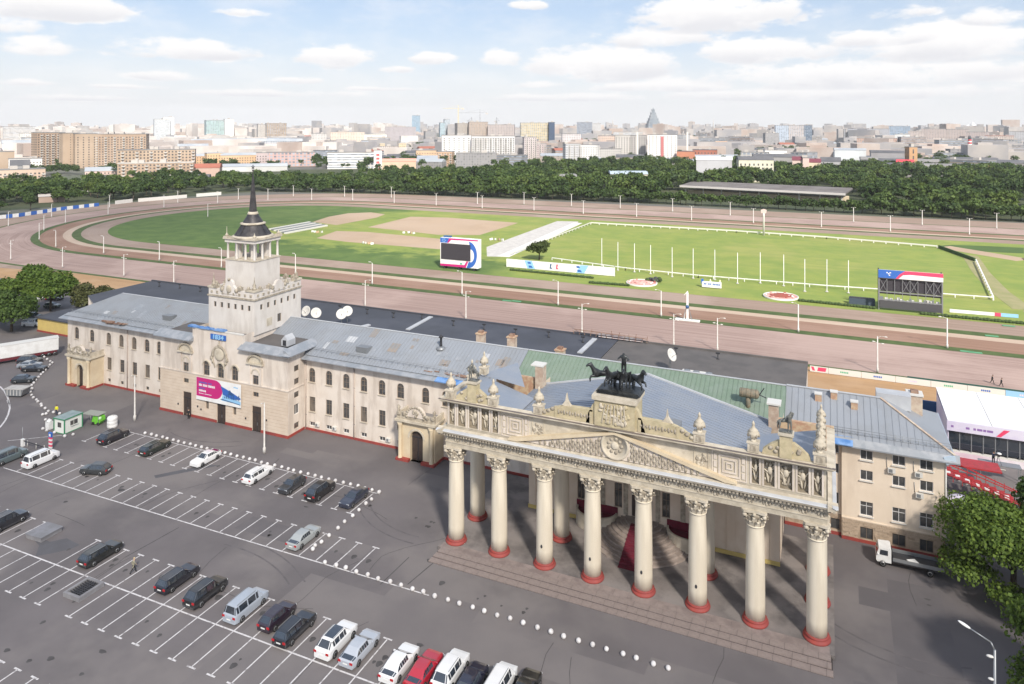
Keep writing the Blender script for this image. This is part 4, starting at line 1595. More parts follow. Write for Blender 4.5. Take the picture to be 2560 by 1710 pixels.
q.face([(X0 + .1, YFR + .1, 13.9), (X0 + .1, YBK, 13.9), (X1 - .1, YBK, 13.9), (X1 - .1, YFR + .1, 13.9)], CREAMY)
q.build('entablature', PT)
# carved rinceau on the frieze
q = MB()
random.seed(8)
for k in range(150):
    x = X0 + .25 + (X1 - X0 - .5) * k / 149
    q.blob((x, YFR - .03, EZ + 1.1 + .2 * sin(k * 1.05)), (.15, .07, .2 + .08 * random.random()), CARVED if k % 2 else STONE, 6, 4)
for k in range(52):
    y = YFR + .3 + 13 * k / 51
    q.blob((X1 + .03, y, EZ + 1.1 + .2 * sin(k * 1.05)), (.07, .15, .24), CARVED if k % 2 else STONE, 6, 4)
o = q.build('frieze_carving', PT)
o['kind'] = 'stuff'
q = MB()
for k in range(118):
    x = X0 - .6 + (X1 - X0 + 1.2) * k / 117
    q.box(x - .1, x + .1, YFR - .62, YFR - .003, 14.0, 14.24, CARVED)
for k in range(40):
    y = YFR + .2 + 13.2 * k / 39
    q.box(X1 + .003, X1 + .55, y - .1, y + .1, 14.0, 14.24, CARVED)
    if y < YBK:
        q.box(X0 - .55, X0 - .003, y - .1, y + .1, 14.0, 14.24, CARVED)
o = q.build('modillion', PT)
o['kind'] = 'stuff'
q = MB()
cprof = [(0, 14.26), (-.72, 14.3), (-.82, 14.52), (-.74, 14.6), (0, 14.82)]
q.prism([(YFR + a, z) for a, z in cprof], X0 - .95, X1 + .95, 'x', STONE)
q.prism([(X1 - a, z) for a, z in cprof][::-1], YFR - .9, 90.3, 'y', STONE)
q.prism([(X0 + a, z) for a, z in cprof], YFR - .9, YBK, 'y', STONE)
q.build('cornice', PT)
q = MB()
q.prism([(YFR - .83, 14.53), (YFR - .76, 14.615), (YFR - .45, 14.72), (YFR - .45, 14.69)], X0 - .97, X1 + .97, 'x', ROOFP)
q.prism([(X1 + .83, 14.53), (X1 + .76, 14.615), (X1 + .45, 14.72), (X1 + .45, 14.69)][::-1], YFR - 1.0, 90.3, 'y', ROOFP)
q.build('cornice_flashing', PT)

# attic
AY = 76.95
AZ0, AZ1 = 14.7, 17.95
AXL, AXR = -42.95, -.0
RP_L = [(-42.72, -41.8), (-41.5, -40.3), (-39.98, -38.62), (-38.3, -37.1), (-36.8, -35.9)]
RP_R = [(-7.15, -6.25), (-5.95, -4.75), (-4.43, -3.07), (-2.75, -1.55), (-1.25, -.33)]
SQ = [(-35.55, -31.95), (-11.1, -7.5)]
RL = [(-31.65, -30.1), (-12.95, -11.4)]
hl = [(a - AXL, b - AXL, 15.1, 17.7, False) for a, b in RP_L + RP_R]
q = MB()
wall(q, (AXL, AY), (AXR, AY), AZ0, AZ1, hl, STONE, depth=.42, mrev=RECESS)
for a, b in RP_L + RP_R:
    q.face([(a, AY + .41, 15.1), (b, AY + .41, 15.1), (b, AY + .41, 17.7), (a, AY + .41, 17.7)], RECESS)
wall(q, (AXR, AY), (AXR, 86.2), AZ0, AZ1, [], STONE)
wall(q, (AXL, 86.2), (AXL, AY), AZ0, AZ1, [], STONE)
q.build('attic', PT)


def relief(seed, wd):
    random.seed(seed)
    r = MB()
    s = wd
    # a horse and groom or rearing figure built from overlapping rounded masses
    M_ = (STONE, CARVED)
    lean = random.uniform(-.2, .2)
    r.blob((lean * .3, 0, 1.45), (.22 * s, .12, .42), STONE, 8, 6)
    r.blob((lean * .6, -.02, 2.02), (.12 * s, .1, .17), STONE, 8, 6)
    for sgn in (-1, 1):
        r.blob((sgn * .16 * s, .0, .72), (.1 * s, .1, .55), M_[sgn > 0], 6, 5, Matrix.Rotation(sgn * .2, 3, 'Y'))
        r.blob((sgn * .3 * s, -.02, 1.55 + sgn * .15), (.07 * s, .08, .4), STONE, 6, 5, Matrix.Rotation(sgn * random.uniform(.5, 1.1), 3, 'Y'))
    if wd > 1.0:
        d = random.choice((-1, 1))
        r.blob((d * .28 * s, .04, 1.1), (.36 * s, .12, .3), CARVED, 8, 6, Matrix.Rotation(d * .5, 3, 'Y'))
        r.blob((d * .36 * s, .0, 1.85), (.14 * s, .1, .4), CARVED, 8, 6, Matrix.Rotation(d * .5, 3, 'Y'))
        r.blob((d * .38 * s, -.04, 2.25), (.2 * s, .09, .11), CARVED, 8, 6, Matrix.Rotation(d * .6, 3, 'Y'))
    for k in range(5):
        r.blob((random.uniform(-.4, .4) * s, .05, random.uniform(.2, 2.3)), (.1 * s, .07, .16), M_[k % 2], 6, 4)
    return r.mesh('relief_figure')


rm = {}
for i, (a, b) in enumerate(RP_L + RP_R):
    wd = b - a
    pn = MB()
    for x in (a, b):
        pn.box(x - .09, x + .09, AY - .07, AY - .002, 15.02, 17.72, CREAM)
    pn.box(a + .091, b - .091, AY - .06, AY - .003, 14.98, 15.09, STONE)
    o = pn.build('relief_panel', PT)
    f = put('relief_figure', relief(i, wd), o, loc=((a + b) / 2, AY + .3, 15.12))
# meander squares: nested raised frames with corner blocks
for a, b in SQ:
    q = MB()
    cx_, cz_ = (a + b) / 2, 16.38

    def frame(hw, hh, t, pr_):
        q.box(cx_ - hw, cx_ + hw, AY - pr_, AY - .002, cz_ - hh, cz_ - hh + t, CREAM)
        q.box(cx_ - hw, cx_ + hw, AY - pr_, AY - .002, cz_ + hh - t, cz_ + hh, CREAM)
        q.box(cx_ - hw, cx_ - hw + t, AY - pr_, AY - .002, cz_ - hh + t, cz_ + hh - t, CREAM)
        q.box(cx_ + hw - t, cx_ + hw, AY - pr_, AY - .002, cz_ - hh + t, cz_ + hh - t, CREAM)
    frame(1.78, 1.42, .1, .06)
    frame(1.1, 1.12, .15, .11)
    frame(.72, .74, .15, .11)
    frame(.34, .36, .13, .11)
    for s in (-1, 1):
        for z in (-.8, 0, .8):
            q.box(cx_ + s * 1.42 - .16, cx_ + s * 1.42 + .16, AY - .09, AY - .003, cz_ + z - .3, cz_ + z + .3, CREAM)
    q.build('meander_panel', PT)
for i, (a, b) in enumerate(RL):
    q = MB()
    cx_ = (a + b) / 2
    random.seed(40 + i)
    for k in range(26):
        an, r_ = random.uniform(0, 2 * pi), random.uniform(.1, .6)
        q.blob((cx_ + r_ * cos(an), AY - .04, 16.4 + 1.15 * r_ * sin(an) * 1.2), (.17, .09, .2), CARVED if k % 3 else STONE, 6, 4)
    q.box(a, a + .08, AY - .07, AY - .003, 15.1, 17.7, STONE)
    q.box(b - .08, b, AY - .07, AY - .003, 15.1, 17.7, STONE)
    q.build('relief_panel', PT)

# pediment
PX0, PX1, PZ0, PZ1 = -34.5, -8.5, 14.9, 17.85
q = MB()
ty = AY - .28
q.prism([(PX0 + 2.2, PZ0), (PX1 - 2.2, PZ0), (PCX, PZ1 - .2)], ty, AY - .002, 'y', CREAM)
q.build('tympanum', PT)
q = MB()
for s, xe in ((-1, PX0), (1, PX1)):
    q.prism([(xe, PZ0 - .06), (xe + -s * .1, PZ0 + .12), (PCX, PZ1 + .14), (PCX, PZ1 - .14), (xe - s * 1.2, PZ0 - .06)][::s], AY - .62, AY - .004, 'y', CREAMY)
q.build('raking_cornice', PT)
q = MB()
px = .62
k = 0
x = PX0 + 3.4
while x < PX1 - 3.2:
    lim = PZ0 + (PZ1 - PZ0) * (1 - abs(x - PCX) / 13.0) - .45
    for row in range(5):
        z = PZ0 + .3 + row * .62 + (.31 if k % 2 else 0)
        if z < lim - .1 and hypot(x - PCX, (z - 16.45)) > 1.75:
            q.blob((x, ty - .03, z), (.17, .12, .26), CARVED, 6, 4)
            q.box(x - .06, x + .06, ty - .07, ty - .002, z - .42, z - .26, CARVED)
    x += px / 2
    k += 1
o = q.build('tympanum_ornament', PT)
o['kind'] = 'stuff'
q = MB()
Mx = Matrix.Translation((PCX, ty - .02, 16.42)) @ Matrix.Rotation(pi / 2, 4, 'X')
q.M = Mx
q.lathe(0, 0, [(1.62, 0), (1.62, .16), (1.5, .22), (1.34, .17), (1.34, .05), (.0, .06)], 32, STONE, cap=False)
for kk in range(9):
    a = 2 * pi * kk / 9
    q.blob((.75 * cos(a), .75 * sin(a), .08), (.22, .22, .12), CARVED)
q.blob((0, 0, .1), (.5, .5, .16), STONE)
q.M = None
q.build('medallion', PT)

# upper cornice
q = MB()
up = [(0, 17.97), (-.5, 18.02), (-.82, 18.16), (-.82, 18.32), (0, 18.46)]
q.prism([(AY + a, z) for a, z in up], AXL - .75, AXR + .75, 'x', STONE)
q.prism([(AXR - a, z) for a, z in up][::-1], AY - .7, 86.3, 'y', STONE)
q.prism([(AXL + a, z) for a, z in up], AY - .7, 86.3, 'y', STONE)
q.box(AXL - .85, AXR + .85, AY - .86, AY - .60, 18.34, 18.37, mat('brown_flashing', (.16, .13, .12), .7))
q.build('upper_cornice', PT)
# parapet walls
PY0, PY1 = AY - .35, AY + .25


def par(pts, m=YELSTONE):
    q.prism(pts, PY0, PY1, 'y', m)


PZ = 18.44
for s in (-1, 1):
    q = MB()
    c = PCX
    par([(c + s * 2.6, PZ), (c + s * 6.9, PZ), (c + s * 6.9, 19.6), (c + s * 6.0, 19.85), (c + s * 5.2, 19.9), (c + s * 2.6, 19.95)][::s])
    par([(c + s * 6.9, PZ), (c + s * 9.2, PZ), (c + s * 9.0, 18.75), (c + s * 7.9, 19.1), (c + s * 7.3, 19.5), (c + s * 6.9, 19.55)][::s])
    q.build('parapet', PT)
for s in (-1, 1):
    q = MB()
    for k in range(12):
        x = PCX + s * (2.9 + .34 * k)
        q.blob((x, PY0 - .04, 19.15), (.14, .07, .3 if k % 2 else .18), CARVED, 6, 4)
    for xx in (2.75, 6.95):
        q.box(PCX + s * xx - .18, PCX + s * xx + .18, PY0 - .08, PY0 - .002, PZ, 19.75, YELSTONE)
    # spike finial
    x = PCX + s * 5.75
    q.prism([(x - .6, 19.86), (x + .6, 19.86), (x + .35, 20.15), (x + .12, 20.5), (x, 21.3), (x - .12, 20.5), (x - .35, 20.15)], PY0 + .1, PY1 - .1, 'y', STONE)
    for k in range(3):
        q.blob((PCX + s * (7.4 + .5 * k), PY0 - .02, 19.35 - .28 * k), (.28, .14, .22), CARVED)
    q.build('parapet_ornament', PT)
# pedestal carrying the statue group
q = MB()
q.box(PCX - 2.3, PCX + 2.3, PY0 - .25, PY0 + 3.2, PZ, 21.35, YELSTONE)
q.box(PCX - 2.55, PCX + 2.55, PY0 - .5, PY0 + 3.4, 21.36, 21.85, STONE)
for s in (-1, 1):
    q.prism([(PCX + s * 2.302, PZ), (PCX + s * 3.4, PZ), (PCX + s * 3.1, 19.6), (PCX + s * 2.6, 20.6), (PCX + s * 2.302, 20.9)][::s], PY0, PY1, 'y', YELSTONE)
q.build('statue_pedestal', PT)
q = MB()
random.seed(3)
for k in range(46):
    x, z = PCX + random.uniform(-1.7, 1.7), random.uniform(18.9, 21.0)
    q.blob((x, PY0 - .27, z), (random.uniform(.15, .35), .12, random.uniform(.15, .35)), STONE if k % 2 else YELSTONE, 6, 4)
for k in range(7):
    q.bar((PCX - 1.4 + .45 * k, PY0 - .34, 18.9), (PCX - 1.0 + .35 * k, PY0 - .34, 21.0), .1, .1, STONE)
q.build('trophy_relief', PT)


# urns on blocks
def urn_mesh(tall=1.0):
    u = MB()
    u.box(-.62, .62, -.5, .5, 0, .95, STONE)
    u.box(-.72, .72, -.6, .6, .952, 1.12, STONE)
    u.box(-.3, .3, -.56, -.502, .2, .8, CARVED)
    u.lathe(0, 0, [(.42, 1.12), (.3, 1.22), (.24, 1.36), (.34, 1.46), (.62, 1.8), (.68, 2.1), (.5, 2.22), (.54, 2.3), (.4, 2.42), (.22, 2.6), (.14, 2.9), (.2, 3.0), (.04, 3.35 * tall)], 14, STONE)
    for k in range(7):
        a = 2 * pi * k / 7
        u.blob((.62 * cos(a), .62 * sin(a), 1.8), (.14, .14, .24), CARVED, 6, 4)
    return u.mesh('urn')


um = urn_mesh()
for x in (-42.4, -36.6, -30.7, -12.35, -6.9, -.62):
    put('urn', um, PT, loc=(x, AY - .05, 18.46), scale=(.88, .88, .92))
for y in (78.8, 80.4, 82.2, 84.0, 85.8):
    put('urn', um, PT, loc=(-.55, y, 18.46), scale=(.7, .75, .78))
for y in (82.4, 86.0):
    put('urn', um, PT, loc=(-42.3, y, 18.46), scale=(.8, .9, .9))
# corner parapets with statue pedestals
for c in (-39.3, -3.75):
    q = MB()
    q.prism([(c - 2.3, PZ), (c + 2.3, PZ), (c + 2.2, 18.9), (c + 1.5, 19.5), (c + .8, 19.95), (c - .8, 19.95), (c - 1.5, 19.5), (c - 2.2, 18.9)], PY0 + .05, PY1, 'y', YELSTONE)
    q.box(c - .6, c + .6, PY0 - .15, PY1 + .3, PZ, 20.7, YELSTONE)
    q.box(c - .75, c + .75, PY0 - .3, PY1 + .45, 20.702, 20.9, STONE)
    for k in range(10):
        q.blob((c + random.uniform(-1.5, 1.5), PY0, random.uniform(18.7, 19.4)), (.25, .12, .2), CARVED, 6, 4)
    q.build('corner_parapet', PT)

# roofs of the portico: front gable running back, corner flats
q = MB()
G0, G1, GZ, GE = AY + .3, 92.3, 19.3, 15.6
q.face([(PCX - 15.5, G0, GE), (PCX, G0, GZ), (PCX, G1, GZ), (PCX - 15.5, G1, GE)][::-1], ROOFB)
q.face([(PCX, G0, GZ), (PCX + 15.5, G0, GE), (PCX + 15.5, G1, GE), (PCX, G1, GZ)][::-1], ROOFB)
q.face([(PCX - 15.5, G1, GE), (PCX, G1, GZ), (PCX + 15.5, G1, GE), (PCX + 15.5, G1, 12.6), (PCX - 15.5, G1, 12.6)], CREAM)
r_ = q.build('portico_roof', PT)
s_ = MB()
plane_seams(s_, (PCX, G0, GZ), (PCX, G1, GZ), (PCX - 15.5, G0, GE), (PCX - 15.5, G1, GE), .66, ROOFB, .05)
plane_seams(s_, (PCX, G0, GZ), (PCX, G1, GZ), (PCX + 15.5, G0, GE), (PCX + 15.5, G1, GE), .66, ROOFB, .05)
s_.bar((PCX - 15.5, G1, GE + .1), (PCX, G1, GZ + .1), .25, .18, ROOFP)
s_.bar((PCX, G1, GZ + .1), (PCX + 15.5, G1, GE + .1), .25, .18, ROOFP)
so = s_.build('standing_seam', r_)
so['kind'] = 'stuff'
q = MB()
q.face([(AXL + .1, G0, 18.2), (PCX - 13.5, G0, 16.2), (PCX - 13.5, 86.1, 16.2), (AXL + .1, 86.1, 18.2)], ROOFB)
q.face([(PCX + 13.5, G0, 16.2), (AXR - .1, G0, 18.2), (AXR - .1, 86.1, 18.2), (PCX + 13.5, 86.1, 16.2)], ROOFB)
q.face([(AXL, 86.25, 18.2), (AXL + 6.5, 86.25, 17.4), (AXL + 3.2, 91.5, 18.6), (AXL, 91.5, 17.2)], ROOFB)
q.build('corner_roof', PT)
q = MB()
q.box(AXL + .02, AXL + 7.2, 91.2, 91.7, 12.4, 16.9, BRICKM)
q.box(AXL + 6.2, AXL + 7.3, 90.6, 92.0, 12.4, 18.8, CHIM)
q.box(AXL + 5.6, AXL + 7.4, 90.5, 92.1, 18.81, 19.0, OFFW)
q.build('brick_gable', PT)
q = MB()
q.box(AXR - 6.4, AXR + .8, 91.2, 91.7, 12.4, 16.6, BRICKM)
q.box(AXR - 6.4, AXR - 5.3, 90.6, 92.0, 12.4, 18.4, CHIM)
q.box(AXR - 6.6, AXR - 5.0, 90.4, 92.2, 18.41, 18.6, OFFW)
q.build('brick_gable', PT)
# skylight on the right slope and hatch
q = MB()
q.prism([(78.4, 0.0), (80.6, 0.0), (80.6, .9)], -.9, .9, 'x', STEEL)
q.M = None
o = q.build('roof_hatch', PT)
o.location = Vector(o.location) + Vector((-15.8, 0, 17.95))

# ---- hall wall under the portico
HX0, HX1, HY = -36.8, -5.0, 88.5
q = MB()
hw = [-29.4, -24.4, -18.3, -13.6]
hls = [(x - .5 - HX0, x + .5 - HX0, 3.1, 6.2, False) for x in hw] + [(-21.35 - 1.3 - HX0, -21.35 + 1.3 - HX0, 2.32, 6.0, False)]
HALLC = mat('hall_plaster', (.76, .65, .53), .85, (.70, .58, .46), .4, detail=5)
wall(q, (HX0, HY), (HX1, HY), ZP, 15.4, hls, HALLC)
wall(q, (HX1, HY), (HX1, YF), ZP, 15.4, [], HALLC)
wall(q, (HX0, YF), (HX0, HY), ZP, 15.4, [], HALLC)
q.build('hall_wall', PT)
for x in hw:
    window(PT, 'rect', 1.0, 3.1, x, HY, 3.1, bars=(1, 1))
d = MB()
d.box(-22.65, -20.05, HY + .15, HY + .2, 2.32, 6.0, DOORM)
d.box(-21.4, -21.3, HY + .1, HY + .149, 2.32, 6.0, DARKST)
d.build('door', PT)
for x in (HX0 + .55, HX0 + 1.9, -10.5, HX1 - .55):
    q = MB()
    q.box(x - .5, x + .5, HY - .14, HY - .002, ZP, 12.4, HALLC)
    q.build('pilaster', PT)
for x in (-26.4, -16.2, -23.4, -19.3):
    q = MB()
    q.box(x - .28, x + .28, HY - .12, HY - .003, 2.4, 11.5, CARVED)
    q.build('pilaster', PT)
q = MB()
q.box(HX0 - .05, -29.8, HY - .18, HY - .142, ZP, .95, mat('yellow_skirting', (.62, .48, .17), .8))
q.box(-13.2, HX1 + .05, HY - .18, HY - .142, ZP, .95, MATS['yellow_skirting'])
q.build('skirting', PT)
# curved stair with carpet and the two round terraces
q = MB()
N = 16
SC = (-21.3, HY)
for k in range(9):
    r_ = 7.2 - .62 * k
    z0, z1 = ZP + .21 * k, ZP + .21 * (k + 1)
    pts = [(SC[0] + r_ * cos(pi + pi * j / N) * (.95), SC[1] - .002 + r_ * sin(pi + pi * j / N)) for j in range(N + 1)]
    q.prism(pts, z0 + (.001 if k else .012), z1, 'z', mat('stair_stone', (.36, .30, .265), .85, (.28, .23, .2), 1.5))
q.build('stair', PT)
q = MB()
for k in range(9):
    r_ = 7.2 - .62 * k
    z1 = ZP + .21 * (k + 1)
    y0 = SC[1] - r_
    q.box(-22.3, -20.3, y0 - .012, y0 + .62, z1 + .004, z1 + .02, CARPET)
    q.box(-22.3, -20.3, y0 - .02, y0 - .004, z1 - .2, z1 + .003, CARPET)
q.box(-22.3, -20.3, SC[1] - 8.0, SC[1] - 7.22, ZP + .013, ZP + .03, CARPET)
q.build('stair_carpet', PT)
for cx_ in (-27.2, -15.4):
    q = MB()
    pts = [(cx_ + 2.75 * cos(pi + pi * j / N), HY - .15 + 2.3 * sin(pi + pi * j / N)) for j in range(N + 1)]
    pin = [(cx_ + 2.5 * cos(pi + pi * j / N), HY - .15 + 2.05 * sin(pi + pi * j / N)) for j in range(N + 1)]
    q.prism(pts, ZP + .014, 2.0, 'z', STONE)
    for j in range(N):
        q.prism([pts[j], pts[j + 1], pin[j + 1], pin[j]], 2.004, 2.35, 'z', STONE)
    q.face([(x, y, 2.03) for x, y in pin], CARPET)
    q.box(cx_ - 2.75, cx_ + 2.75, HY - .13, HY - .05, 2.0, 3.05, CARPET)
    q.build('terrace', PT)

# ---- bronze chariot group
def horse_mesh():
    # a horse rearing into a gallop, facing -y, withers about 1.6 high
    V = [(0, .9, 1.25), (0, .45, 1.28), (0, 0, 1.32), (0, -.45, 1.42),         # rump .. shoulder
         (0, -.75, 1.85), (0, -.95, 2.25), (0, -1.25, 2.3), (0, -1.5, 2.1),      # neck, head, muzzle
         (.2, .95, .95), (.22, 1.2, .55), (.22, 1.05, .05), (-.2, .9, .95), (-.22, 1.1, .5), (-.22, .95, .05),     # hind legs
         (.18, -.6, 1.15), (.2, -1.05, 1.2), (.2, -1.2, .8), (-.18, -.6, 1.1), (-.2, -1.0, .95), (-.2, -1.0, .45),  # fore legs
         (0, 1.2, 1.3), (0, 1.45, .9), (.09, -.95, 2.5), (-.09, -.95, 2.5)]
    Ed = [(0, 1), (1, 2), (2, 3), (3, 4), (4, 5), (5, 6), (6, 7), (0, 8), (8, 9), (9, 10), (0, 11), (11, 12), (12, 13), (3, 14), (14, 15), (15, 16),
          (3, 17), (17, 18), (18, 19), (0, 20), (20, 21), (5, 22), (5, 23)]
    R = [.32, .33, .33, .34, .24, .17, .14, .10, .2, .12, .08, .2, .12, .08, .17, .1, .07, .17, .1, .07, .1, .07, .05, .05]
    return skin_mesh('horse', V, Ed, R, BRONZE, 1, 1)


def man_mesh(name, V, R, mats_):
    """V: pelvis, chest, neck, head, lsh, lel, lhand, rsh, rel, rhand, lhip, lknee, lfoot, ltoe, rhip, rknee, rfoot, rtoe"""
    E_ = [(0, 1), (1, 2), (2, 3), (1, 4), (4, 5), (5, 6), (1, 7), (7, 8), (8, 9), (0, 10), (10, 11), (11, 12), (12, 13), (0, 14), (14, 15), (15, 16), (16, 17)]
    return skin_mesh(name, V, E_, R, mats_, 1, 0)


MANR = [.15, .17, .07, .12, .085, .055, .045, .085, .055, .045, .11, .075, .055, .045, .11, .075, .055, .045]
QG = thing('chariot_statue', 'dark bronze four-horse chariot group with standing driver above the pediment', 'statue', (PCX + .2, 78.1, 21.86), group=None)
q = MB()
q.box(-2.4, 2.3, -1.25, 1.5, 0, .12, BRONZE)
q.prism([(-2.6, .121), (2.5, .121), (2.2, .4), (.8, .52), (-.9, .48), (-2.3, .35)], -1.0, 1.4, 'y', BRONZE)
q.build('plinth', QG, local=True)
hm = horse_mesh()
for x, y, a, s in ((-2.3, -.2, .95, 1.12), (-.85, -.5, .28, 1.15), (.55, -.5, -.22, 1.15), (2.0, -.15, -.85, 1.12)):
    put('horse', hm, QG, loc=(x, y, .42), rz=-a, local=True, scale=(s, s, s))
V = [(0, 0, 1.0), (0, -.03, 1.45), (0, -.04, 1.62), (0, -.06, 1.78), (.2, -.02, 1.5), (.42, -.1, 1.3), (.36, -.4, 1.35), (-.2, -.02, 1.5), (-.42, -.1, 1.3), (-.36, -.4, 1.35),
     (.1, 0, .92), (.13, -.02, .5), (.13, .02, .06), (.13, -.16, .03), (-.1, 0, .92), (-.13, -.02, .5), (-.13, .02, .06), (-.13, -.16, .03)]
put('driver', man_mesh('driver', V, [r * 1.12 for r in MANR], BRONZE), QG, loc=(.15, 1.0, 1.55), local=True, scale=(1.5, 1.5, 1.5))
q = MB()
N = 12
for j in range(N):
    a0, a1 = pi + pi * j / N, pi + pi * (j + 1) / N
    q.prism([(.15 + .85 * cos(a0), 1.1 + .7 * sin(a0)), (.15 + .85 * cos(a1), 1.1 + .7 * sin(a1)), (.15 + .76 * cos(a1), 1.1 + .62 * sin(a1)), (.15 + .76 * cos(a0), 1.1 + .62 * sin(a0))], 1.15, 2.15, 'z', BRONZE)
q.box(-.6, .9, .5, 1.6, 1.1, 1.22, BRONZE)
q.build('chariot', QG, local=True)
for sx in (-.95, 1.25):
    q = MB()
    q.M = Matrix.Translation((sx, 1.2, .95)) @ Matrix.Rotation(pi / 2, 4, 'Y')
    q.lathe(0, 0, [(.62, -.06), (.62, .06), (.52, .06), (.52, -.06), (.62, -.06)], 18, BRONZE, cap=False)
    q.lathe(0, 0, [(.12, -.1), (.12, .1)], 8, BRONZE)
    for k in range(4):
        a = pi * k / 4
        q.bar((-.55 * cos(a), -.55 * sin(a), 0), (.55 * cos(a), .55 * sin(a), 0), .06, .06, BRONZE)
    q.M = None
    q.build('wheel', QG, local=True)
# horse tamers on the corner parapets
hmp = hm.copy()
hmp.materials[0] = PATINA
for i, (c, lab) in enumerate(((-39.3, 'grey horse tamer statue on the left corner parapet'), (-3.75, 'grey horse tamer statue on the right corner parapet'))):
    S = thing('tamer_statue', lab, 'statue', (c, AY, 20.91))
    q = MB()
    q.box(-.6, .6, -.3, .5, 0, .12, PATINA)
    q.build('plinth', S, local=True)
    put('horse', hmp, S, loc=(-.1 if i else .1, .25, .15), rz=pi / 2 + (.5 if i else 2.6), local=True, scale=(.62, .62, .72))
    Vb = [(x, y, z) for x, y, z in V]
    Vb[5], Vb[6] = (.3, -.15, 1.75), (.25, -.2, 2.0)
    put('figure', man_mesh('figure', Vb, [r * 1.1 for r in MANR], PATINA), S, loc=(.35 if i else -.35, -.12, .12), local=True, scale=(1.05, 1.05, 1.05))

# ------------------------------------------------------------------ long roof behind the portico, right wing
long_roof(-43.2, -5.0, ROOFG, name='green_roof')
RW = thing('side_wing', 'four-storey peach plaster wing with white windows and rubble stone base behind the truck', 'building', (7, 104, 0))
WX0, WX1, WY = 1.75, 13.0, 98.6
q = MB()
cols = (4.55, 8.1, 11.05)
fl = ((.45, 1.45, 1.45), (3.35, 1.45, 1.75), (7.75, 1.4, 1.25), (10.3, 1.4, 1.2))
hs = [(x - w_ / 2 - WX0, x + w_ / 2 - WX0, z, z + h, False) for x in cols for z, w_, h in fl]
wall(q, (WX0, WY), (WX1, WY), 2.6, 11.95, [h for h in hs if h[2] > 2.6], WINGC)
wall(q, (WX1, WY), (WX1, 111), 0, 11.95, [], WINGC)
wall(q, (-5.0, WY + .55), (WX0, WY + .55), 2.6, 11.95, [(5.55, 6.45, z, z + h, False) for z, h in ((3.6, 1.7), (7.75, 1.25), (10.3, 1.2))], WINGC)
wall(q, (WX0, WY + .55), (WX0, WY), 0, 11.95, [], WINGC)
q.build('wall', RW)
q = MB()
wall(q, (WX0, WY - .06), (WX1, WY - .06), 0, 2.6, [h for h in hs if h[3] < 2.6], RUSTIC)
wall(q, (-5.0, WY + .49), (WX0, WY + .49), 0, 2.6, [(5.45, 6.55, .6, 2.0, False)], RUSTIC)
q.build('stone_base', RW)
# individual rubble facing stones
random.seed(21)
smesh = []
for k in range(6):
    b = MB()
    b.box(-.26 - .05 * k, .26 + .05 * k, -.05, 0, 0, .27, RUSTIC)
    smesh.append(b.mesh('facing_stone'))
cnt = 0
for row in range(8):
    z = .42 + row * .275
    x = WX0 + .1 + .25 * (row % 2)
    while x < WX1 - .4:
        k = random.randrange(6)
        hw_ = .26 + .05 * k
        xc = x + hw_
        ok = all(not (abs(xc - c) < 1.45 / 2 + hw_ + .02 and z < .45 + 1.5 and z + .27 > .43) for c in cols)
        if ok and xc + hw_ < WX1 and random.random() < .93:
            put('facing_stone', smesh[k], RW, loc=(xc, WY - .061 + random.uniform(-.03, .02), z))
            cnt += 1
        x += 2 * hw_ + .03
q = MB()
q.box(WX0 - .02, WX1 + .1, WY - .2, WY - .115, 0, .38, RED)
q.box(-5.0, WX0 - .03, WY + .36, WY + .48, 0, .38, RED)
q.build('plinth', RW)
for x in cols:
    for i, (z, w_, h) in enumerate(fl):
        window(RW, 'rect', w_, h, x, WY - (.06 if i == 0 else 0), z, bars=(1, 1 if i in (1,) else 0), fm=PFRAME if i else WFRAME, sill=OFFW if i else None, inset=.16)
for z, h in ((3.6, 1.7), (7.75, 1.25), (10.3, 1.2)):
    window(RW, 'rect', .9, h, 1.0, WY + .55, z, bars=(0, 0), fm=PFRAME)
window(RW, 'rect', 1.1, 1.4, 1.0, WY + .49, .6, bars=(0, 0))
q = MB()
q.box(WX0, WX1, WY - .1, WY - .002, 2.62, 2.76, WINGC)
q.build('string_course', RW)
for x, z in ((7.3, 9.4), (10.2, 9.45), (10.3, 6.95)):
    q = MB()
    q.box(x - .42, x + .42, WY - .42, WY - .08, z, z + .55, OFFW)
    q.box(x - .32, x + .1, WY - .436, WY - .421, z + .07, z + .48, STEEL)
    for s in (-.3, .3):
        q.bar((x + s, WY - .38, z - .03), (x + s, WY - .01, z - .03), .04, .05, DARKST)
    q.tube((x - .5, WY - .05, z + .5), (x - .55, WY - .05, z + 1.7), .03, .03, 5, STEEL)
    q.build('air_conditioner', RW)
q = MB()
q.tube((WX1 + .06, WY - .08, .2), (WX1 + .06, WY - .08, 11.8), .08, .08, 8, OFFW)
q.build('downpipe', RW)
# roof: hipped at the right end
q = MB()
e0, e1 = (-5.0, 98.0, 12.9), (13.9, 97.9, 12.9)
r0, r1 = (-5.0, RY, 16.45), (6.4, RY, 16.45)
k0, k1 = (-5.0, 111.5, 12.9), (13.9, 111.5, 12.9)
q.face([e0, e1, r1, r0], ROOF)
q.face([k1, k0, r0, r1], ROOF)
q.face([e1, k1, r1], ROOF)
ro = q.build('roof', RW)
s = MB()
n = 24
for i in range(n + 1):
    x = -5.0 + 18.9 * i / n
    t = 1.0 if x <= 6.4 else max(0.0, (13.9 - x) / 7.5)
    p = Vector((x, 97.95, 12.9))
    e = Vector((x, 97.95 + (RY - 97.95) * t, 12.9 + 3.55 * t))
    if t > .03:
        s.bar(p + Vector((0, 0, .04)), e + Vector((0, 0, .04)), .05, .07, ROOF)
s.bar((13.9, 97.9, 12.95), (6.4, RY, 16.5), .3, .12, CHIM)
s.bar((-5, RY, 16.5), (6.4, RY, 16.5), .35, .1, ROOFP)
so = s.build('standing_seam', ro)
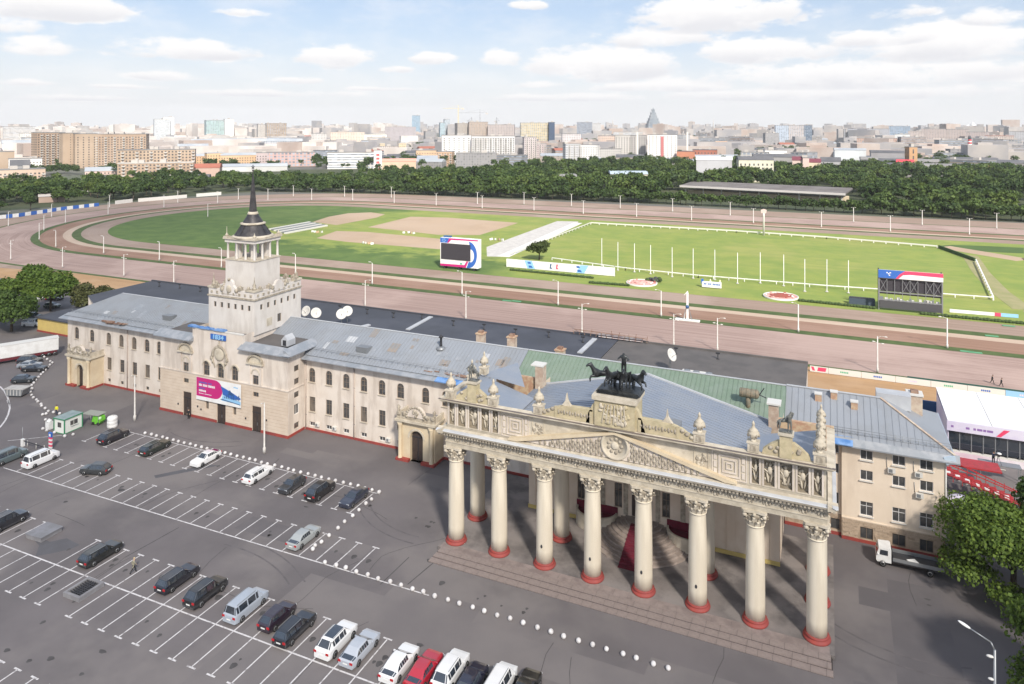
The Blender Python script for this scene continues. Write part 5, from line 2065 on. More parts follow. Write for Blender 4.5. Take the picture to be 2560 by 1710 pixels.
so['kind'] = 'stuff'
q = MB()
q.prism([(WY - .003, 11.8), (WY - 1.1, 12.0), (WY - 1.1, 12.16), (97.98, 12.96), (WY + .3, 12.6)], -.2, 14.4, 'x', EAVE)
q.prism([(13.003, 11.8), (14.1, 12.0), (14.1, 12.16), (13.85, 12.95), (12.7, 12.6)], 97.6, 111.5, 'y', mat('blue_white_sheet', (.52, .62, .72), .5))
q.build('eave', RW)
q = MB()
q.prism([(97.3, 12.2), (97.3, 12.3), (98.2, 13.05), (98.2, 12.98)], -1.2, 3.0, 'x', TARP)
q.build('tarpaulin', RW)
q = MB()
for k in range(17):
    x = .2 + 13.3 * k / 16
    q.tube((x, 98.5, 13.0), (x, 98.5, 13.95), .025, .025, 4, STEEL)
for z in (13.35, 13.65, 13.95):
    q.tube((.2, 98.5, z), (13.5, 98.5, z), .022, .022, 4, STEEL)
q.build('roof_railing', RW)
q = MB()
q.cbox(10.6, 107.0, 13.2, 1.7, 1.7, 3.4, CHIM)
q.cbox(10.6, 107.0, 16.601, 1.95, 1.95, .18, OFFW)
q.cbox(10.6, 107.0, 16.79, .9, .9, .3, RUST)
q.build('chimney', RW)
for x, y, m_ in ((-1.0, 102.6, BRICKM), (.9, 103.2, BRICKM), (3.3, 102.2, BRICKM)):
    q = MB()
    z = 12.9 + (y - 97.95) / (RY - 97.95) * 3.55
    q.cbox(x, y, z - .3, .8, .7, 1.0, m_)
    q.cbox(x, y, z + .702, .95, .85, .15, OFFW)
    q.build('chimney', RW)
q = MB()
q.box(6.0, 10.0, RY + .6, RY + 2.6, 15.0, 16.9, ROOFP)
q.build('roof_box', RW)

# bits that stand on the green roof
VT = thing('roof_duct', 'rusty ventilation duct standing on the green roof', 'duct', (-9.6, 99.6, 14.4))
q = MB()
q.lathe(0, 0, [(.3, -.6), (.3, 1.3)], 10, mat('rusty_duct', (.17, .16, .12), .7, (.25, .2, .14), 2))
q.build('pipe', VT, local=True)
q = MB()
q.M = Matrix.Translation((.2, 0, 1.75)) @ Matrix.Rotation(pi / 2, 4, 'Y')
q.lathe(0, 0, [(.55, -1.3), (.6, -1.2), (.6, 1.0), (.35, 1.2)], 12, MATS['rusty_duct'])
for k in range(4):
    q.lathe(0, 0, [(.64, -1.0 + .6 * k), (.64, -.9 + .6 * k)], 12, MATS['rusty_duct'])
q.M = None
q.bar((1.3, .1, 1.5), (2.0, .3, 2.6), .1, .1, DARKST)
q.bar((1.3, -.1, 1.8), (2.3, .1, 1.4), .1, .1, DARKST)
q.build('drum', VT, local=True)

# ------------------------------------------------------------------ the low stand roofs behind
RS = thing('rear_stand', 'long low stand with dark flat felt roof facing the track', 'building', (-80, 120, 0))
q = MB()
q.box(-158.9, -35.5, 111.9, 129.2, 0, 11.6, CREAM, skip='tb')
q.face([(-158.9, 111.7, 12.0), (-150, 107, 12.0), (-35.5, 107, 12.0), (-35.5, 129.2, 12.0), (-158.9, 129.2, 12.0)], TAR)
q.build('stand_block', RS)
q = MB()
q.box(-159.0, -35.4, 129.0, 129.35, 11.6, 12.28, TAR)
q.build('roof_edge', RS)
q = MB()
q.face([(-35.4, 107, 12.01), (-2.85, 107, 12.01), (-2.85, 129.1, 12.01), (-35.4, 129.1, 12.01)], TAR2)
q.box(-35.4, -2.9, 111.9, 129.0, 0, 11.9, CREAM, skip='tb')
q.box(-35.4, -2.85, 128.9, 129.25, 11.7, 12.3, TAR2)
q.build('brown_roof', RS)
q = MB()
for a, b in (((-74.9, 118.35), (-75.48, 128.29)), ((-39.63, 118.46), (-39.68, 127.57)), ((-84.45, 116.26), (-83.76, 118.18)), ((-47.5, 111), (-45.5, 113))):
    q.bar((*a, 12.08), (*b, 12.08), .9, .2, ROOFP)
q.build('roof_gutter', RS)
# cowls standing in a row on the felt roof
cw = MB()
cw.lathe(0, 0, [(.3, 0), (.12, .15), (.1, 1.0)], 8, DARKST)
cw.bar((-.35, 0, 1.0), (.35, 0, 1.0), .25, .25, DARKST)
cw_me = cw.mesh('roof_cowl')
for p in [(-96.19, 124.93), (-89.24, 125.05), (-82.47, 124.78), (-76.45, 126.26), (-68.18, 124.59), (-61.4, 124.71), (-54.48, 124.31), (-48.03, 125.16), (-41.08, 124.71), (-24.12, 125.08), (-17.01, 125.19), (-151.7, 125.33), (-145.31, 125.91), (-137.88, 125.38)]:
    put('roof_cowl', cw_me, RS, loc=(*p, 12.01))
# satellite dishes
DS = .82
dish = thing('satellite_dish', 'big white satellite dish beside the tower, nearest the long roof', 'dish', (*(-95.15, 112.89), 12.2), group='rooftop satellite dishes')
q = MB()
q.M = Matrix.Rotation(radians(62), 4, 'X')
q.lathe(0, 0, [(.05, 0), (.5, .06), (.9, .2), (1.05, .3), (1.05, .34), (.8, .22), (.5, .11)], 20, OFFW, cap=False)
q.M = None
q.build('reflector', dish, loc=(0, 0, 2.6), local=True)
q = MB()
q.tube((0, .1, 0), (0, .1, 2.5), .08, .08, 8, STEEL)
q.tube((0, 0, 2.2), (0, -1.0, 3.0), .04, .04, 6, STEEL)
q.build('mast', dish, local=True)
remember(dish)
for (x, y, z, rz, lab) in ((*(-93.32, 113.45), 11.9, .9, 'second big satellite dish beside the tower, turned edge-on'), (*(-88.19, 116.82), 12.0, .7, 'upper of the two white dishes on the dark felt roof'),
                           (*(-88.33, 115.17), 11.8, .6, 'lower of the two white dishes on the dark felt roof'), (*(-23.21, 115.87), 12.0, 1.2, 'white satellite dish on the brown roof behind the green roof')):
    clone(dish, (x, y, z), rz, lab)
AC = thing('roof_plant', 'white ventilation plant box on the brown flat roof', 'ventilation unit', (-18.2, 110.5, 12.0))
q = MB()
q.box(-2.2, 1.4, -.9, .9, .5, 2.2, OFFW)
q.box(-1.9, 1.2, -.93, -.902, .55, .95, DARKST)
q.box(1.45, 2.6, -.7, .7, .3, 1.9, OFFW)
for x in (-2, 1.2):
    q.box(x, x + .15, -.8, .8, 0, .5, STEEL)
q.build('casing', AC, local=True)
q = MB()
for x in (-1.4, 0, 1.9):
    q.lathe(x, 0, [(.5, 2.2), (.5, 2.4), (.1, 2.45)], 12, STEEL)
q.build('fan_cowl', AC, local=True)
# scaffold of a loose advertising board on the stand edge
LB = thing('roof_hoarding', 'collapsed hoarding frame on the edge of the stand roof', 'hoarding', (-36, 128.0, 12.3))
q = MB()
random.seed(4)
for k in range(14):
    x = -8 + 14 * k / 13
    q.bar((x, .2, 0), (x + random.uniform(-.4, .4), .3, random.uniform(.5, 1.5)), .08, .08, RUST)
q.bar((-8, .25, .9), (6, .25, .7), .1, .12, RUST)
q.bar((-8, .25, .4), (6.3, .25, .3), .1, .12, DARKST)
q.build('frame', LB, local=True)
q = MB()
q.M = Matrix.Rotation(-.35, 4, 'X')
q.box(-3.2, 5.2, .3, .36, .1, .8, mat('faded_pink_board', (.52, .40, .40), .8, (.7, .66, .64), .6))
q.M = None
q.build('board', LB, local=True)

# ------------------------------------------------------------------ pavilion with white tent roof at the right edge
TN = thing('tent_pavilion', 'white tent-roofed pavilion with lilac fascia and dark glazing', 'pavilion', (30, 138, 0))
q = MB()
TX_0, TX_1 = 17.6, 62.0
q.prism([(131.0, 5.1), (131.0, 5.25), (144.2, 6.0), (144.2, 5.85)], TX_0, TX_1, 'x', TENT)
for k in range(7):
    x = TX_0 + 6.0 * (k + 1)
    q.bar((x, 131.0, 5.3), (x, 144.2, 6.05), .12, .06, OFFW)
q.build('tent_roof', TN)
q = MB()
q.box(TX_0 - .15, TX_1, 130.6, 130.75, 3.75, 5.25, LILAC)
q.build('fascia', TN)
pr = MB()
for k, (x, w_) in enumerate(((18.0, .35), (20.0, .5), (21.0, .35), (21.5, .7), (22.3, .4), (22.8, .8), (28.6, 1.2), (30.4, 1.0))):
    pr.face([(x, 130.59, 4.3), (x + w_, 130.59, 4.3), (x + w_, 130.59, 4.65), (x, 130.59, 4.65)], mat('plum_print', (.25, .14, .36), .5))
pr.face([(24.0, 130.588, 3.85), (24.6, 130.588, 3.85), (25.8, 130.588, 5.0), (25.0, 130.588, 5.0)], PINKR)
put('fascia_print', pr.mesh('fascia_print'), TN)
q = MB()
q.box(TX_0, TX_1, 130.9, 143.5, 0, .55, OFFW)
q.box(TX_0, TX_1, 143.4, 143.6, .56, 5.8, LILAC)
q.box(TX_0, TX_0 + .15, 131, 143.4, .56, 5.1, LILAC)
q.build('platform', TN)
for k in range(28):
    x = TX_0 + 1.58 * k
    q = MB()
    q.box(x + .14, x + 1.58, 131.14, 131.2, .9, 3.7, CARGL)
    q.build('glazing_panel', TN)
    q = MB()
    q.box(x - .0, x + .135, 131.1, 131.25, .56, 3.74, STEEL)
    q.build('mullion', TN)
q = MB()
q.box(TX_0 - .2, TX_1, 129.2, 129.3, .02, 1.0, mat('white_pink_board', (.72, .68, .70), .6, (.62, .45, .52), .25))
q.build('parapet_board', TN)
# dark rail wall of the lower stand with red seating below
q = MB()
q.bar((14.5, 146.2, 1.4), (64, 146.2, 1.4), .4, 2.6, NAVYP)
DW = tag(q.build('dark_fence'), 'long dark navy barrier between the tent and the sandy strip', 'fence')
ST = thing('red_stair', 'red steel stair frame behind the right end of the peach wing', 'stair', (18, 116, 0))
RS_M = mat('red_steel', (.42, .03, .035), .5, (.32, .03, .03), 1.5)
q = MB()
q.box(15.0, 22.5, 118.5, 121.5, 3.2, 3.4, RS_M)
for k in range(9):
    q.box(15.5 + .9 * k, 16.3 + .9 * k, 115.2, 118.2, 3.0 - .3 * k, 3.12 - .3 * k, RS_M)
q.build('stair_deck', ST)
q = MB()
for y, z0 in ((115.0, 3.9), (118.3, 4.1)):
    q.bar((14.6, y, z0 + .5), (24.5, y, z0 - 3.0), .12, .14, RS_M)
    q.bar((14.6, y, z0 - .3), (24.5, y, z0 - 3.8 + .6), .1, .12, RS_M)
    for k in range(9):
        x = 15 + 1.1 * k
        q.bar((x, y, z0 - 1.2 - .33 * k), (x, y, z0 + .4 - .35 * k), .07, .07, RS_M)
q.build('railing', ST)
for k in range(7):
    q = MB()
    q.box(15.4 + 1.15 * k, 15.95 + 1.15 * k, 116.0, 116.5, 2.5 - .33 * k, 3.2 - .33 * k, WHITEC)
    q.build('seat', ST)
PLT = thing('camera_platform', 'small grey film platform with white sheet near the tent', 'platform', (22.6, 124.5, 0))
q = MB()
q.box(-2.0, 3.2, -1.2, .3, 2.2, 2.4, STEEL)
for x in (-1.9, 3.0):
    for y in (-1.1, .2):
        q.box(x, x + .12, y, y + .1, 0, 2.2, STEEL)
q.build('deck', PLT, local=True)
q = MB()
q.M = Matrix.Rotation(-.5, 4, 'X')
q.box(-1.8, 1.2, -2.2, -1.3, 1.0, 1.06, mat('cream_sheet', (.72, .70, .62), .7))
q.M = None
q.build('cover_sheet', PLT, local=True)
# white booths half hidden by the trees
BT = thing('garden_tent', 'lilac and white dome tent behind the right tree', 'tent', (16.2, 110, 0))
q = MB()
q.lathe(0, 0, [(2.2, 0), (2.2, 1.2), (1.7, 2.1), (.9, 2.7), (.0, 2.9)], 14, LILAC)
q.build('canopy', BT, local=True)
q = MB()
q.lathe(2.6, -1.2, [(1.8, 0), (1.8, .9), (1.3, 1.6), (.6, 2.0), (.0, 2.1)], 14, WHITEC)
q.build('side_canopy', BT, local=True)

# advertising boards along the track on the right
random.seed(6)
AB = thing('track_boards', 'white low advertising boards along the near rail of the pink track', 'advertising board', (0, 162.6, 0))
x = -3.2
k = 0
while x < 70:
    L = 6.2 if k else 3.6
    q = MB()
    q.box(x, x + L - .06, 162.5, 162.6, .05, 1.25, OFFW if k != 6 else LBLUEP)
    o = q.build('board', AB)
    pr = MB()
    if k == 0:
        pr.face([(x + 1.4, 162.49, .3), (x + 3.0, 162.49, .3), (x + 3.2, 162.49, 1.1), (x + 1.6, 162.49, 1.1)], PINKR)
        pr.face([(x + .5, 162.49, .3), (x + 1.0, 162.49, .3), (x + .7, 162.49, 1.1), (x + .2, 162.49, 1.1)], PINKR)
    else:
        for j in range(5):
            a = x + 2.2 + j * .32
            pr.face([(a, 162.49, .5), (a + .24, 162.49, .5), (a + .24, 162.49, .85), (a, 162.49, .85)], (LILAC, GREENP, BLUEP)[k % 3])
    put('board_print', pr.mesh('board_print'), o)
    x += L
    k += 1
GW = MB()
GW.bar((15, 164.0, .6), (70, 164.0, .6), .1, 1.1, mat('dark_green_mesh', (.03, .09, .07), .8))
tag(GW.build('green_windbreak'), 'dark green windbreak strip behind the track boards', 'fence')

# ------------------------------------------------------------------ vehicles
def car_proto(kind, L, Wd, H, belt, cowl, roof0, roof1, rear, hood_z, tail_z, wr=.34, glass_roof=False):
    """stations along y (front at +L/2); returns meshes of the body, glass and parts"""
    hw = Wd / 2
    body, gl = MB(), MB()
    yF, yR = L / 2, -L / 2
    # centreline stations: y, top z, half-width at top, cabin flag
    st = [(yF, hood_z - .22, hw * .72), (yF - .10, hood_z - .08, hw * .86), (yF - .45, hood_z, hw * .92), (cowl, belt + .03, hw * .93),
          (roof0, H, hw * .70), (roof0 - .35, H + .015, hw * .72), ((roof0 + roof1) / 2, H + .02, hw * .73), (roof1 + .3, H, hw * .71), (roof1, H - .03, hw * .69),
          (rear, tail_z, hw * .86), (yR + .12, tail_z - .04, hw * .86), (yR, tail_z - .16, hw * .78)]
    if rear <= yR + .14:
        st = st[:9] + [(yR + .16, belt, hw * .86), (yR + .04, belt - .1, hw * .85), (yR, belt - .3, hw * .82)]
    rows = []
    for i, (y, zt, wt) in enumerate(st):
        e = max(0, abs(y) - (L / 2 - .55)) / .55
        wl = hw * (1 - .13 * e ** 2)
        cabin = zt > belt + .06
        zb = min(belt + (.02 if y < 0 else 0), zt - .02) if cabin else zt - .05
        zlow = .22 + .05 * e
        rows.append([(-wl * .96, y, zlow), (-wl, y, .48), (-wl * .985, y, zb - .14), (-wl * (.93 if cabin else .95), y, zb), (-wt * 1.0, y, zt - (.06 if cabin else .015)),
                     (-wt * .82, y, zt), (wt * .82, y, zt), (wt, y, zt - (.06 if cabin else .015)), (wl * (.93 if cabin else .95), y, zb), (wl * .985, y, zb - .14), (wl, y, .48), (wl * .96, y, zlow)])
    n = len(rows[0])
    pil = .07
    for i in range(len(rows) - 1):
        a, b = rows[i], rows[i + 1]
        ca, cb = st[i][1] > belt + .06, st[i + 1][1] > belt + .06
        for j in range(n - 1):
            quad = [a[j], a[j + 1], b[j + 1], b[j]]
            side_glass = j in (3, 7) and (ca and cb)
            screen = (ca != cb) and j in (4, 5, 6)
            tri = (ca != cb) and j in (3, 7)
            body.face(quad, PAINT, True)
            if side_glass or screen:
                c = sum((Vector(p) for p in quad), Vector()) / 4
                nrm = (Vector(quad[1]) - Vector(quad[0])).cross(Vector(quad[3]) - Vector(quad[0])).normalized()
                fx_, fy_ = (.90, .86) if side_glass else (.94, .86)
                pts = []
                for p in quad:
                    p = Vector(p)
                    pts.append(c + (p - c) * (.88 if side_glass else .90) + nrm * -.012)
                gl.face([p for p in pts], CARGL)
        if glass_roof and 4 <= i <= 6:
            quad = [a[5], a[6], b[6], b[5]]
            gl.face([(p[0] * .92, p[1], p[2] + .012) for p in quad], CARGL)
    body.face([rows[0][k] for k in range(n)], PAINT)
    body.face([rows[-1][k] for k in range(n)][::-1], PAINT)
    body.face([rows[i][0] for i in range(len(rows))] + [rows[i][-1] for i in range(len(rows))][::-1], DARKST)
    me_b, me_g = body.mesh('body'), gl.mesh('glass')
    ty, rm = MB(), MB()
    ty.M = Matrix.Rotation(pi / 2, 4, 'Y')
    ty.lathe(0, 0, [(wr * .62, -.1), (wr, -.1), (wr, .1), (wr * .62, .1)], 16, RUBBER)
    rm.M = ty.M
    rm.lathe(0, 0, [(wr * .62, -.09), (wr * .62, .105), (wr * .2, .09), (0.01, .09)], 12, RIM)
    me_t, me_r = ty.mesh('tyre'), rm.mesh('rim')
    t = MB()
    t.box(-.16, .16, -.03, .03, -.1, .1, TAILR)
    h = MB()
    h.box(-.2, .2, -.05, .03, -.07, .07, HEADL)
    p = MB()
    p.box(-.26, .26, -.015, .015, -.06, .06, PLATE)
    mi = MB()
    mi.box(-.1, .1, -.05, .05, 0, .14, PAINT)
    return dict(body=me_b, glass=me_g, tyre=me_t, rim=me_r, tail=t.mesh('tail_light'), head=h.mesh('headlight'), plate=p.mesh('number_plate'), mirror=mi.mesh('mirror'),
                L=L, W=Wd, wr=wr, belt=belt, H=H, roof0=roof0, cowl=cowl, hood=hood_z, tailz=tail_z, roof1=roof1)


def proto(kind, spec):
    o = thing('parked_car', 'parked car', 'car', (0, 0, -200))
    L, Wd = spec['L'], spec['W']
    b = put('body', spec['body'], o, local=True)
    put('window_glass', spec['glass'], o, local=True)
    for sx in (-1, 1):
        for y in (L * .31, -L * .30):
            w_ = put('wheel', spec['tyre'], o, loc=(sx * (Wd / 2 - .07), y, spec['wr']), rz=0 if sx > 0 else pi, local=True)
            put('rim', spec['rim'], w_, local=True)
        put('tail_light', spec['tail'], o, loc=(sx * (Wd / 2 - .24), -L / 2 + .0, spec['tailz'] - .24 if spec['tailz'] < spec['belt'] + .2 else .95), local=True)
        put('headlight', spec['head'], o, loc=(sx * (Wd / 2 - .3), L / 2 - .07, spec['hood'] - .20), local=True)
        put('mirror', spec['mirror'], o, loc=(sx * (Wd / 2 + .07), spec['cowl'] - .35, spec['belt'] - .02), local=True)
    put('number_plate', spec['plate'], o, loc=(0, -L / 2 - .01, .62), local=True)
    if kind in ('suv', 'estate', 'van'):
        for sx in (-1, 1):
            r = MB()
            r.bar((sx * Wd * .33, spec['roof0'] - .2, spec['H'] + .06), (sx * Wd * .33, spec['roof1'] + .2, spec['H'] + .05), .04, .04, STEEL)
            put('roof_rail', r.mesh('roof_rail'), o, local=True)
    remember(o)
    return o


SPECS = {
    'sedan': car_proto('sedan', 4.7, 1.84, 1.43, .95, 1.05, .30, -1.0, -1.62, .93, 1.02),
    'suv': car_proto('suv', 4.75, 1.92, 1.72, 1.1, 1.15, .62, -1.75, -2.3, 1.06, 1.12, .38),
    'suv_roof': car_proto('suv', 4.75, 1.92, 1.66, 1.08, 1.15, .5, -1.55, -2.1, 1.04, 1.12, .38, glass_roof=True),
    'estate': car_proto('estate', 4.85, 1.86, 1.5, .98, 1.1, .4, -1.95, -2.34, .96, 1.0),
    'van': car_proto('van', 4.9, 1.9, 1.85, 1.1, 1.55, .95, -2.1, -2.40, 1.08, 1.12),
    'hatch': car_proto('hatch', 4.2, 1.78, 1.5, .98, 1.0, .35, -1.45, -2.02, .95, 1.0),
}
PROTO = {k: proto({'suv_roof': 'suv'}.get(k, k), v) for k, v in SPECS.items()}
BLACK, DGREY, SILVER, WHT = (.010, .011, .013), (.06, .062, .07), (.42, .44, .47), (.78, .78, .78)
cars = [
    # prototype, centre on the ground, heading, colour, label
    ('suv', (-107.8, 80.24), 0, (.012, .012, .018), 'black car parked nearest the white kiosk, tail towards the camera'),
    ('estate', (-98.13, 80.28), 0, (.010, .018, .014), 'dark green estate car in the row along the building'),
    ('sedan', (-87.77, 80.9), pi, WHT, 'white saloon with windscreen facing the camera in the row along the building'),
    ('estate', (-76.68, 80.29), 0, WHT, 'white estate car in the row along the building, tail towards the camera'),
    ('hatch', (-69.94, 79.93), pi, (.035, .037, .042), 'small dark grey car third from the portico end of the row along the building'),
    ('suv', (-65.17, 80.21), 0, (.014, .013, .014), 'black off-roader between two cars at the portico end of the building row'),
    ('sedan', (-59.76, 80.69), pi, (.028, .033, .055), 'dark blue saloon last in the building row, next to the row of balls'),
    ('van', (-110.74, 70.29), 0, WHT, 'white long estate car near the striped pole'),
    ('van', (-116.01, 68.7), 0, (.10, .13, .135), 'grey-green people carrier cut by the left picture edge'),
    ('hatch', (-99.97, 71.6), 1.9, (.03, .034, .036), 'dark grey hatchback turned across the empty bays'),
    ('suv', (-97.34, 57.38), 0, (.012, .013, .018), 'black car half out of the picture on the left beside the patched asphalt'),
    ('estate', (-79.81, 57.75), 0, (.010, .012, .012), 'black estate car with bright red tail light beside the empty hatch bay'),
    ('estate', (-67.44, 58.14), 0, (.008, .009, .016), 'blue-black estate car left of the big black off-roader'),
    ('suv', (-62.57, 57.64), 0, (.007, .008, .010), 'big black off-roader left of the silver people carrier'),
    ('van', (-56.83, 57.77), 0, (.36, .40, .46), 'silver-blue people carrier among the black cars'),
    ('hatch', (-52.65, 57.89), 0, (.022, .012, .022), 'dark plum hatchback right of the silver people carrier'),
    ('estate', (-49.72, 57.23), 0, (.006, .007, .011), 'black estate car between the plum hatchback and an empty bay'),
    ('suv_roof', (-44.8, 57.59), 0, WHT, 'white crossover with dark panoramic glass roof'),
    ('sedan', (-41.99, 57.63), 0, (.42, .45, .50), 'silver saloon parked right of the white crossover'),
    ('sedan', (-37.38, 57.58), 0, WHT, 'white saloon left of the red car'),
    ('sedan', (-34.77, 57.78), 0, (.42, .012, .03), 'bright red saloon at the lower picture edge'),
    ('suv', (-32.4, 58.66), 0, WHT, 'white car right of the red saloon at the picture edge'),
    ('hatch', (-30.06, 58.45), 0, (.012, .012, .03), 'dark blue car cut by the lower picture edge'),
    ('van', (-27.48, 58.91), 0, WHT, 'white car of which only the bonnet shows at the lower edge'),
    ('sedan', (-25.13, 59.44), 0, (.01, .011, .012), 'black car of which only the bonnet shows, rightmost at the lower edge'),
    ('sedan', (-59.77, 70.36), 0, (.34, .36, .36), 'silver saloon alone at the end of the middle row by the balls'),
    ('suv', (-159.23, 98.69), -1.15, (.02, .025, .035), 'dark car behind the silver one beside the long lorry'),
    ('sedan', (-156.53, 97.02), -1.15, (.28, .31, .35), 'silver-blue car between two dark ones beside the long lorry'),
    ('sedan', (-153.37, 96.03), -1.1, (.010, .011, .014), 'black car next to the row of white balls by the lorry'),
    ('hatch', (-148.66, 90.98), -1.0, (.02, .026, .032), 'dark hatchback in front of the grey skip trailer'),
    ('hatch', (-215.08, 136.38), -1.3, WHT, 'white car far behind the left trees'),
    ('hatch', (-211.91, 137.31), -1.3, (.40, .02, .02), 'red car far behind the left trees'),
    ('sedan', (-210.34, 137.7), -1.3, (.012, .012, .014), 'dark car beside the red one behind the left trees'),
    ('van', (-222.46, 139.11), -1.3, SILVER, 'silver car showing above the white one behind the left trees'),
    ('suv', (-195.19, 121.75), -1.2, (.03, .04, .04), 'dark parked car under the left trees, upper one'),
    ('van', (-188.31, 117.4), -1.2, WHT, 'white van under the left trees near the yellow wall'),
    ('hatch', (-202.21, 131.53), -1.2, (.02, .05, .035), 'dark green car standing clear of the left trees'),
]
used = set()
for kind, (x, y), h, colr_, lab in cars:
    pr_ = PROTO[kind]
    if kind not in used:
        used.add(kind)
        pr_.location = (x, y, .01)
        pr_.rotation_euler = (0, 0, h)
        pr_['label'] = lab
        pr_['group'] = 'parked cars'
        for c, g in CH[pr_.name]:
            for o in (c, *g):
                o.color = (*colr_, 1)
    else:
        clone(pr_, (x, y, .01), h, lab, 'parked cars', colr_)

# flat-bed truck by the wing
TR = thing('flatbed_truck', 'white cab flat-bed truck parked against the peach wing', 'truck', (8.9, 94.95, 0))
q = MB()
pts = [(-3.55, .75), (-3.5, 1.35), (-3.25, 2.15), (-2.1, 2.25), (-1.95, 2.1), (-1.95, .6), (-3.4, .55)]
q.prism(pts, -.95, .95, 'y', WHITE)
q.build('cab', TR, local=True)
q = MB()
q.face([(-3.505, -.8, 1.4), (-3.505, .8, 1.4), (-3.265, .75, 2.08), (-3.265, -.75, 2.08)][::-1], CARGL)
for s in (-1, 1):
    q.face([(-3.2, s * .956, 1.4), (-2.3, s * .956, 1.4), (-2.3, s * .956, 2.0), (-3.1, s * .956, 2.0)][::s], CARGL)
q.build('window_glass', TR, local=True)
q = MB()
q.box(-1.8, 3.4, -1.05, 1.05, .85, 1.0, DARKST)
for s in (-1, 1):
    q.box(-1.8, 3.4, s * 1.05 - .03, s * 1.05 + .03, 1.0, 1.38, STEEL)
q.box(-1.83, -1.77, -1.05, 1.05, 1.0, 1.7, DARKST)
q.box(3.37, 3.43, -1.05, 1.05, 1.0, 1.38, DARKST)
q.build('load_bed', TR, local=True)
q = MB()
q.box(-1.9, 3.2, -.4, .4, .5, .849, DARKST)
q.build('chassis', TR, local=True)
for x in (-2.85, 2.0):
    for s in (-1, 1):
        wz = put('wheel', SPECS['suv']['tyre'], TR, loc=(x, s * .85, .38), rz=s * pi / 2, local=True)
        put('rim', SPECS['suv']['rim'], wz, local=True)
q = MB()
q.M = Matrix.Translation((.3, -.4, 1.02)) @ Matrix.Rotation(.5, 4, 'Z')
q.box(-.5, .5, -.4, .4, 0, .12, WHITE)
q.M = None
q.build('load', TR, local=True)
for s in (-.7, .7):
    put('headlight', SPECS['suv']['head'], TR, loc=(-3.52, s, .85), rz=pi / 2, local=True)
    put('mirror', SPECS['suv']['mirror'], TR, loc=(-3.3, s * 1.6, 1.5), local=True)

# long lorry at the left
LA, LB_ = Vector((-165.2, 96.9, 0)), Vector((-160.6, 104.8, 0))
ang = atan2(8.0, 4.2)
LR = thing('box_lorry', 'long lorry with white box body and dark red underside at the left edge', 'lorry', (-163.4, 99.8, 0), rz=radians(62))
q = MB()
q.box(-6.6, 6.6, -1.25, 1.25, 1.25, 3.85, WHITE)
q.box(-6.7, 6.7, -1.3, 1.3, 3.851, 3.95, OFFW)
q.build('box_body', LR, local=True)
q = MB()
q.box(-6.5, 6.3, -1.2, 1.2, .62, 1.249, mat('dark_red_skirt', (.14, .02, .03), .5))
q.build('side_skirt', LR, local=True)
q = MB()
q.prism([(-9.0, .6), (-9.0, 1.6), (-8.7, 2.9), (-7.0, 3.2), (-7.0, .6)], -1.2, 1.2, 'y', MATS['dark_red_skirt'])
q.build('cab', LR, local=True)
for x in (-8.0, -5.0, 3.6, 4.8, 5.9):
    for s in (-1, 1):
        wz = put('wheel', SPECS['suv']['tyre'], LR, loc=(x, s * 1.1, .45), rz=s * pi / 2, local=True, scale=(1.3, 1.2, 1.2))
        put('rim', SPECS['suv']['rim'], wz, local=True)
# skip trailer
SK = thing('skip_trailer', 'grey open skip with ribbed sides standing near the ball row', 'skip', (-142.4, 86.0, 0), rz=.35)
q = MB()
q.prism([(-1.9, 1.5), (-1.5, .3), (1.5, .3), (1.9, 1.5)], -1.0, 1.0, 'y', STEEL)
q.box(-1.98, 1.98, -1.08, 1.08, 1.5, 1.62, mat('dusty_white_sheet', (.50, .48, .45), .8, (.4, .38, .36), 1))
q.build('bin', SK, local=True)
q = MB()
for k in range(5):
    x = -1.3 + .65 * k
    q.box(x - .05, x + .05, -1.05, -1.002, .4, 1.45, OFFW)
q.box(-1.2, 1.2, -.8, .8, 0, .29, DARKST)
q.build('rib', SK, local=True)

# ------------------------------------------------------------------ things on the square
bq = MB()
bq.blob((0, 0, .24), (.27, .27, .26), BALLW, 16, 10)
ball_me = bq.mesh('ball_bollard')
rows = [('white concrete ball in the row across the front of the portico', 'balls across the front', [(-54.42 + 1.505 * k, 67.85) for k in range(28)]),
        ('white concrete ball in the row joining the last two parked rows', 'balls down to the front row', [(-57.81, 83.79), (-57.71, 81.82), (-57.65, 80.54), (-57.62, 78.87), (-57.59, 77.32), (-57.54, 75.69), (-57.53, 74.1), (-57.5, 72.5), (-57.47, 70.86), (-57.65, 70.0), (-57.51, 69.23)]),
        ('white concrete ball at the head of the bays along the building', 'balls along the building bays', [(-104.8 + 1.27 * k, 83.95) for k in range(38)]),
        ('white concrete ball in the curved row left of the porch', 'balls by the left porch', [(-162.29, 102.78), (-160.06, 102.35), (-157.82, 101.61), (-155.94, 101.0), (-154.75, 100.69), (-153.61, 99.54), (-152.54, 98.39), (-151.36, 97.08), (-150.37, 95.96), (-149.41, 94.86), (-148.32, 93.69), (-147.23, 92.49), (-145.95, 91.26), (-144.82, 90.22), (-143.15, 89.1), (-141.47, 87.97), (-139.75, 86.9), (-138.04, 86.25), (-136.61, 85.75), (-135.23, 85.31), (-133.48, 84.75), (-132.56, 84.38), (-130.74, 83.82), (-129.1, 83.27)]),
        ('white concrete ball near the white kiosk', 'balls round the kiosk', [(-127.74, 83.3), (-126.05, 83.37), (-128.12, 82.28), (-128.33, 81.79), (-125.63, 80.62), (-125.1, 80.85), (-122.54, 78.04), (-121.14, 77.9), (-119.32, 77.95), (-116.09, 77.67), (-115.35, 78.63)])]
first = True
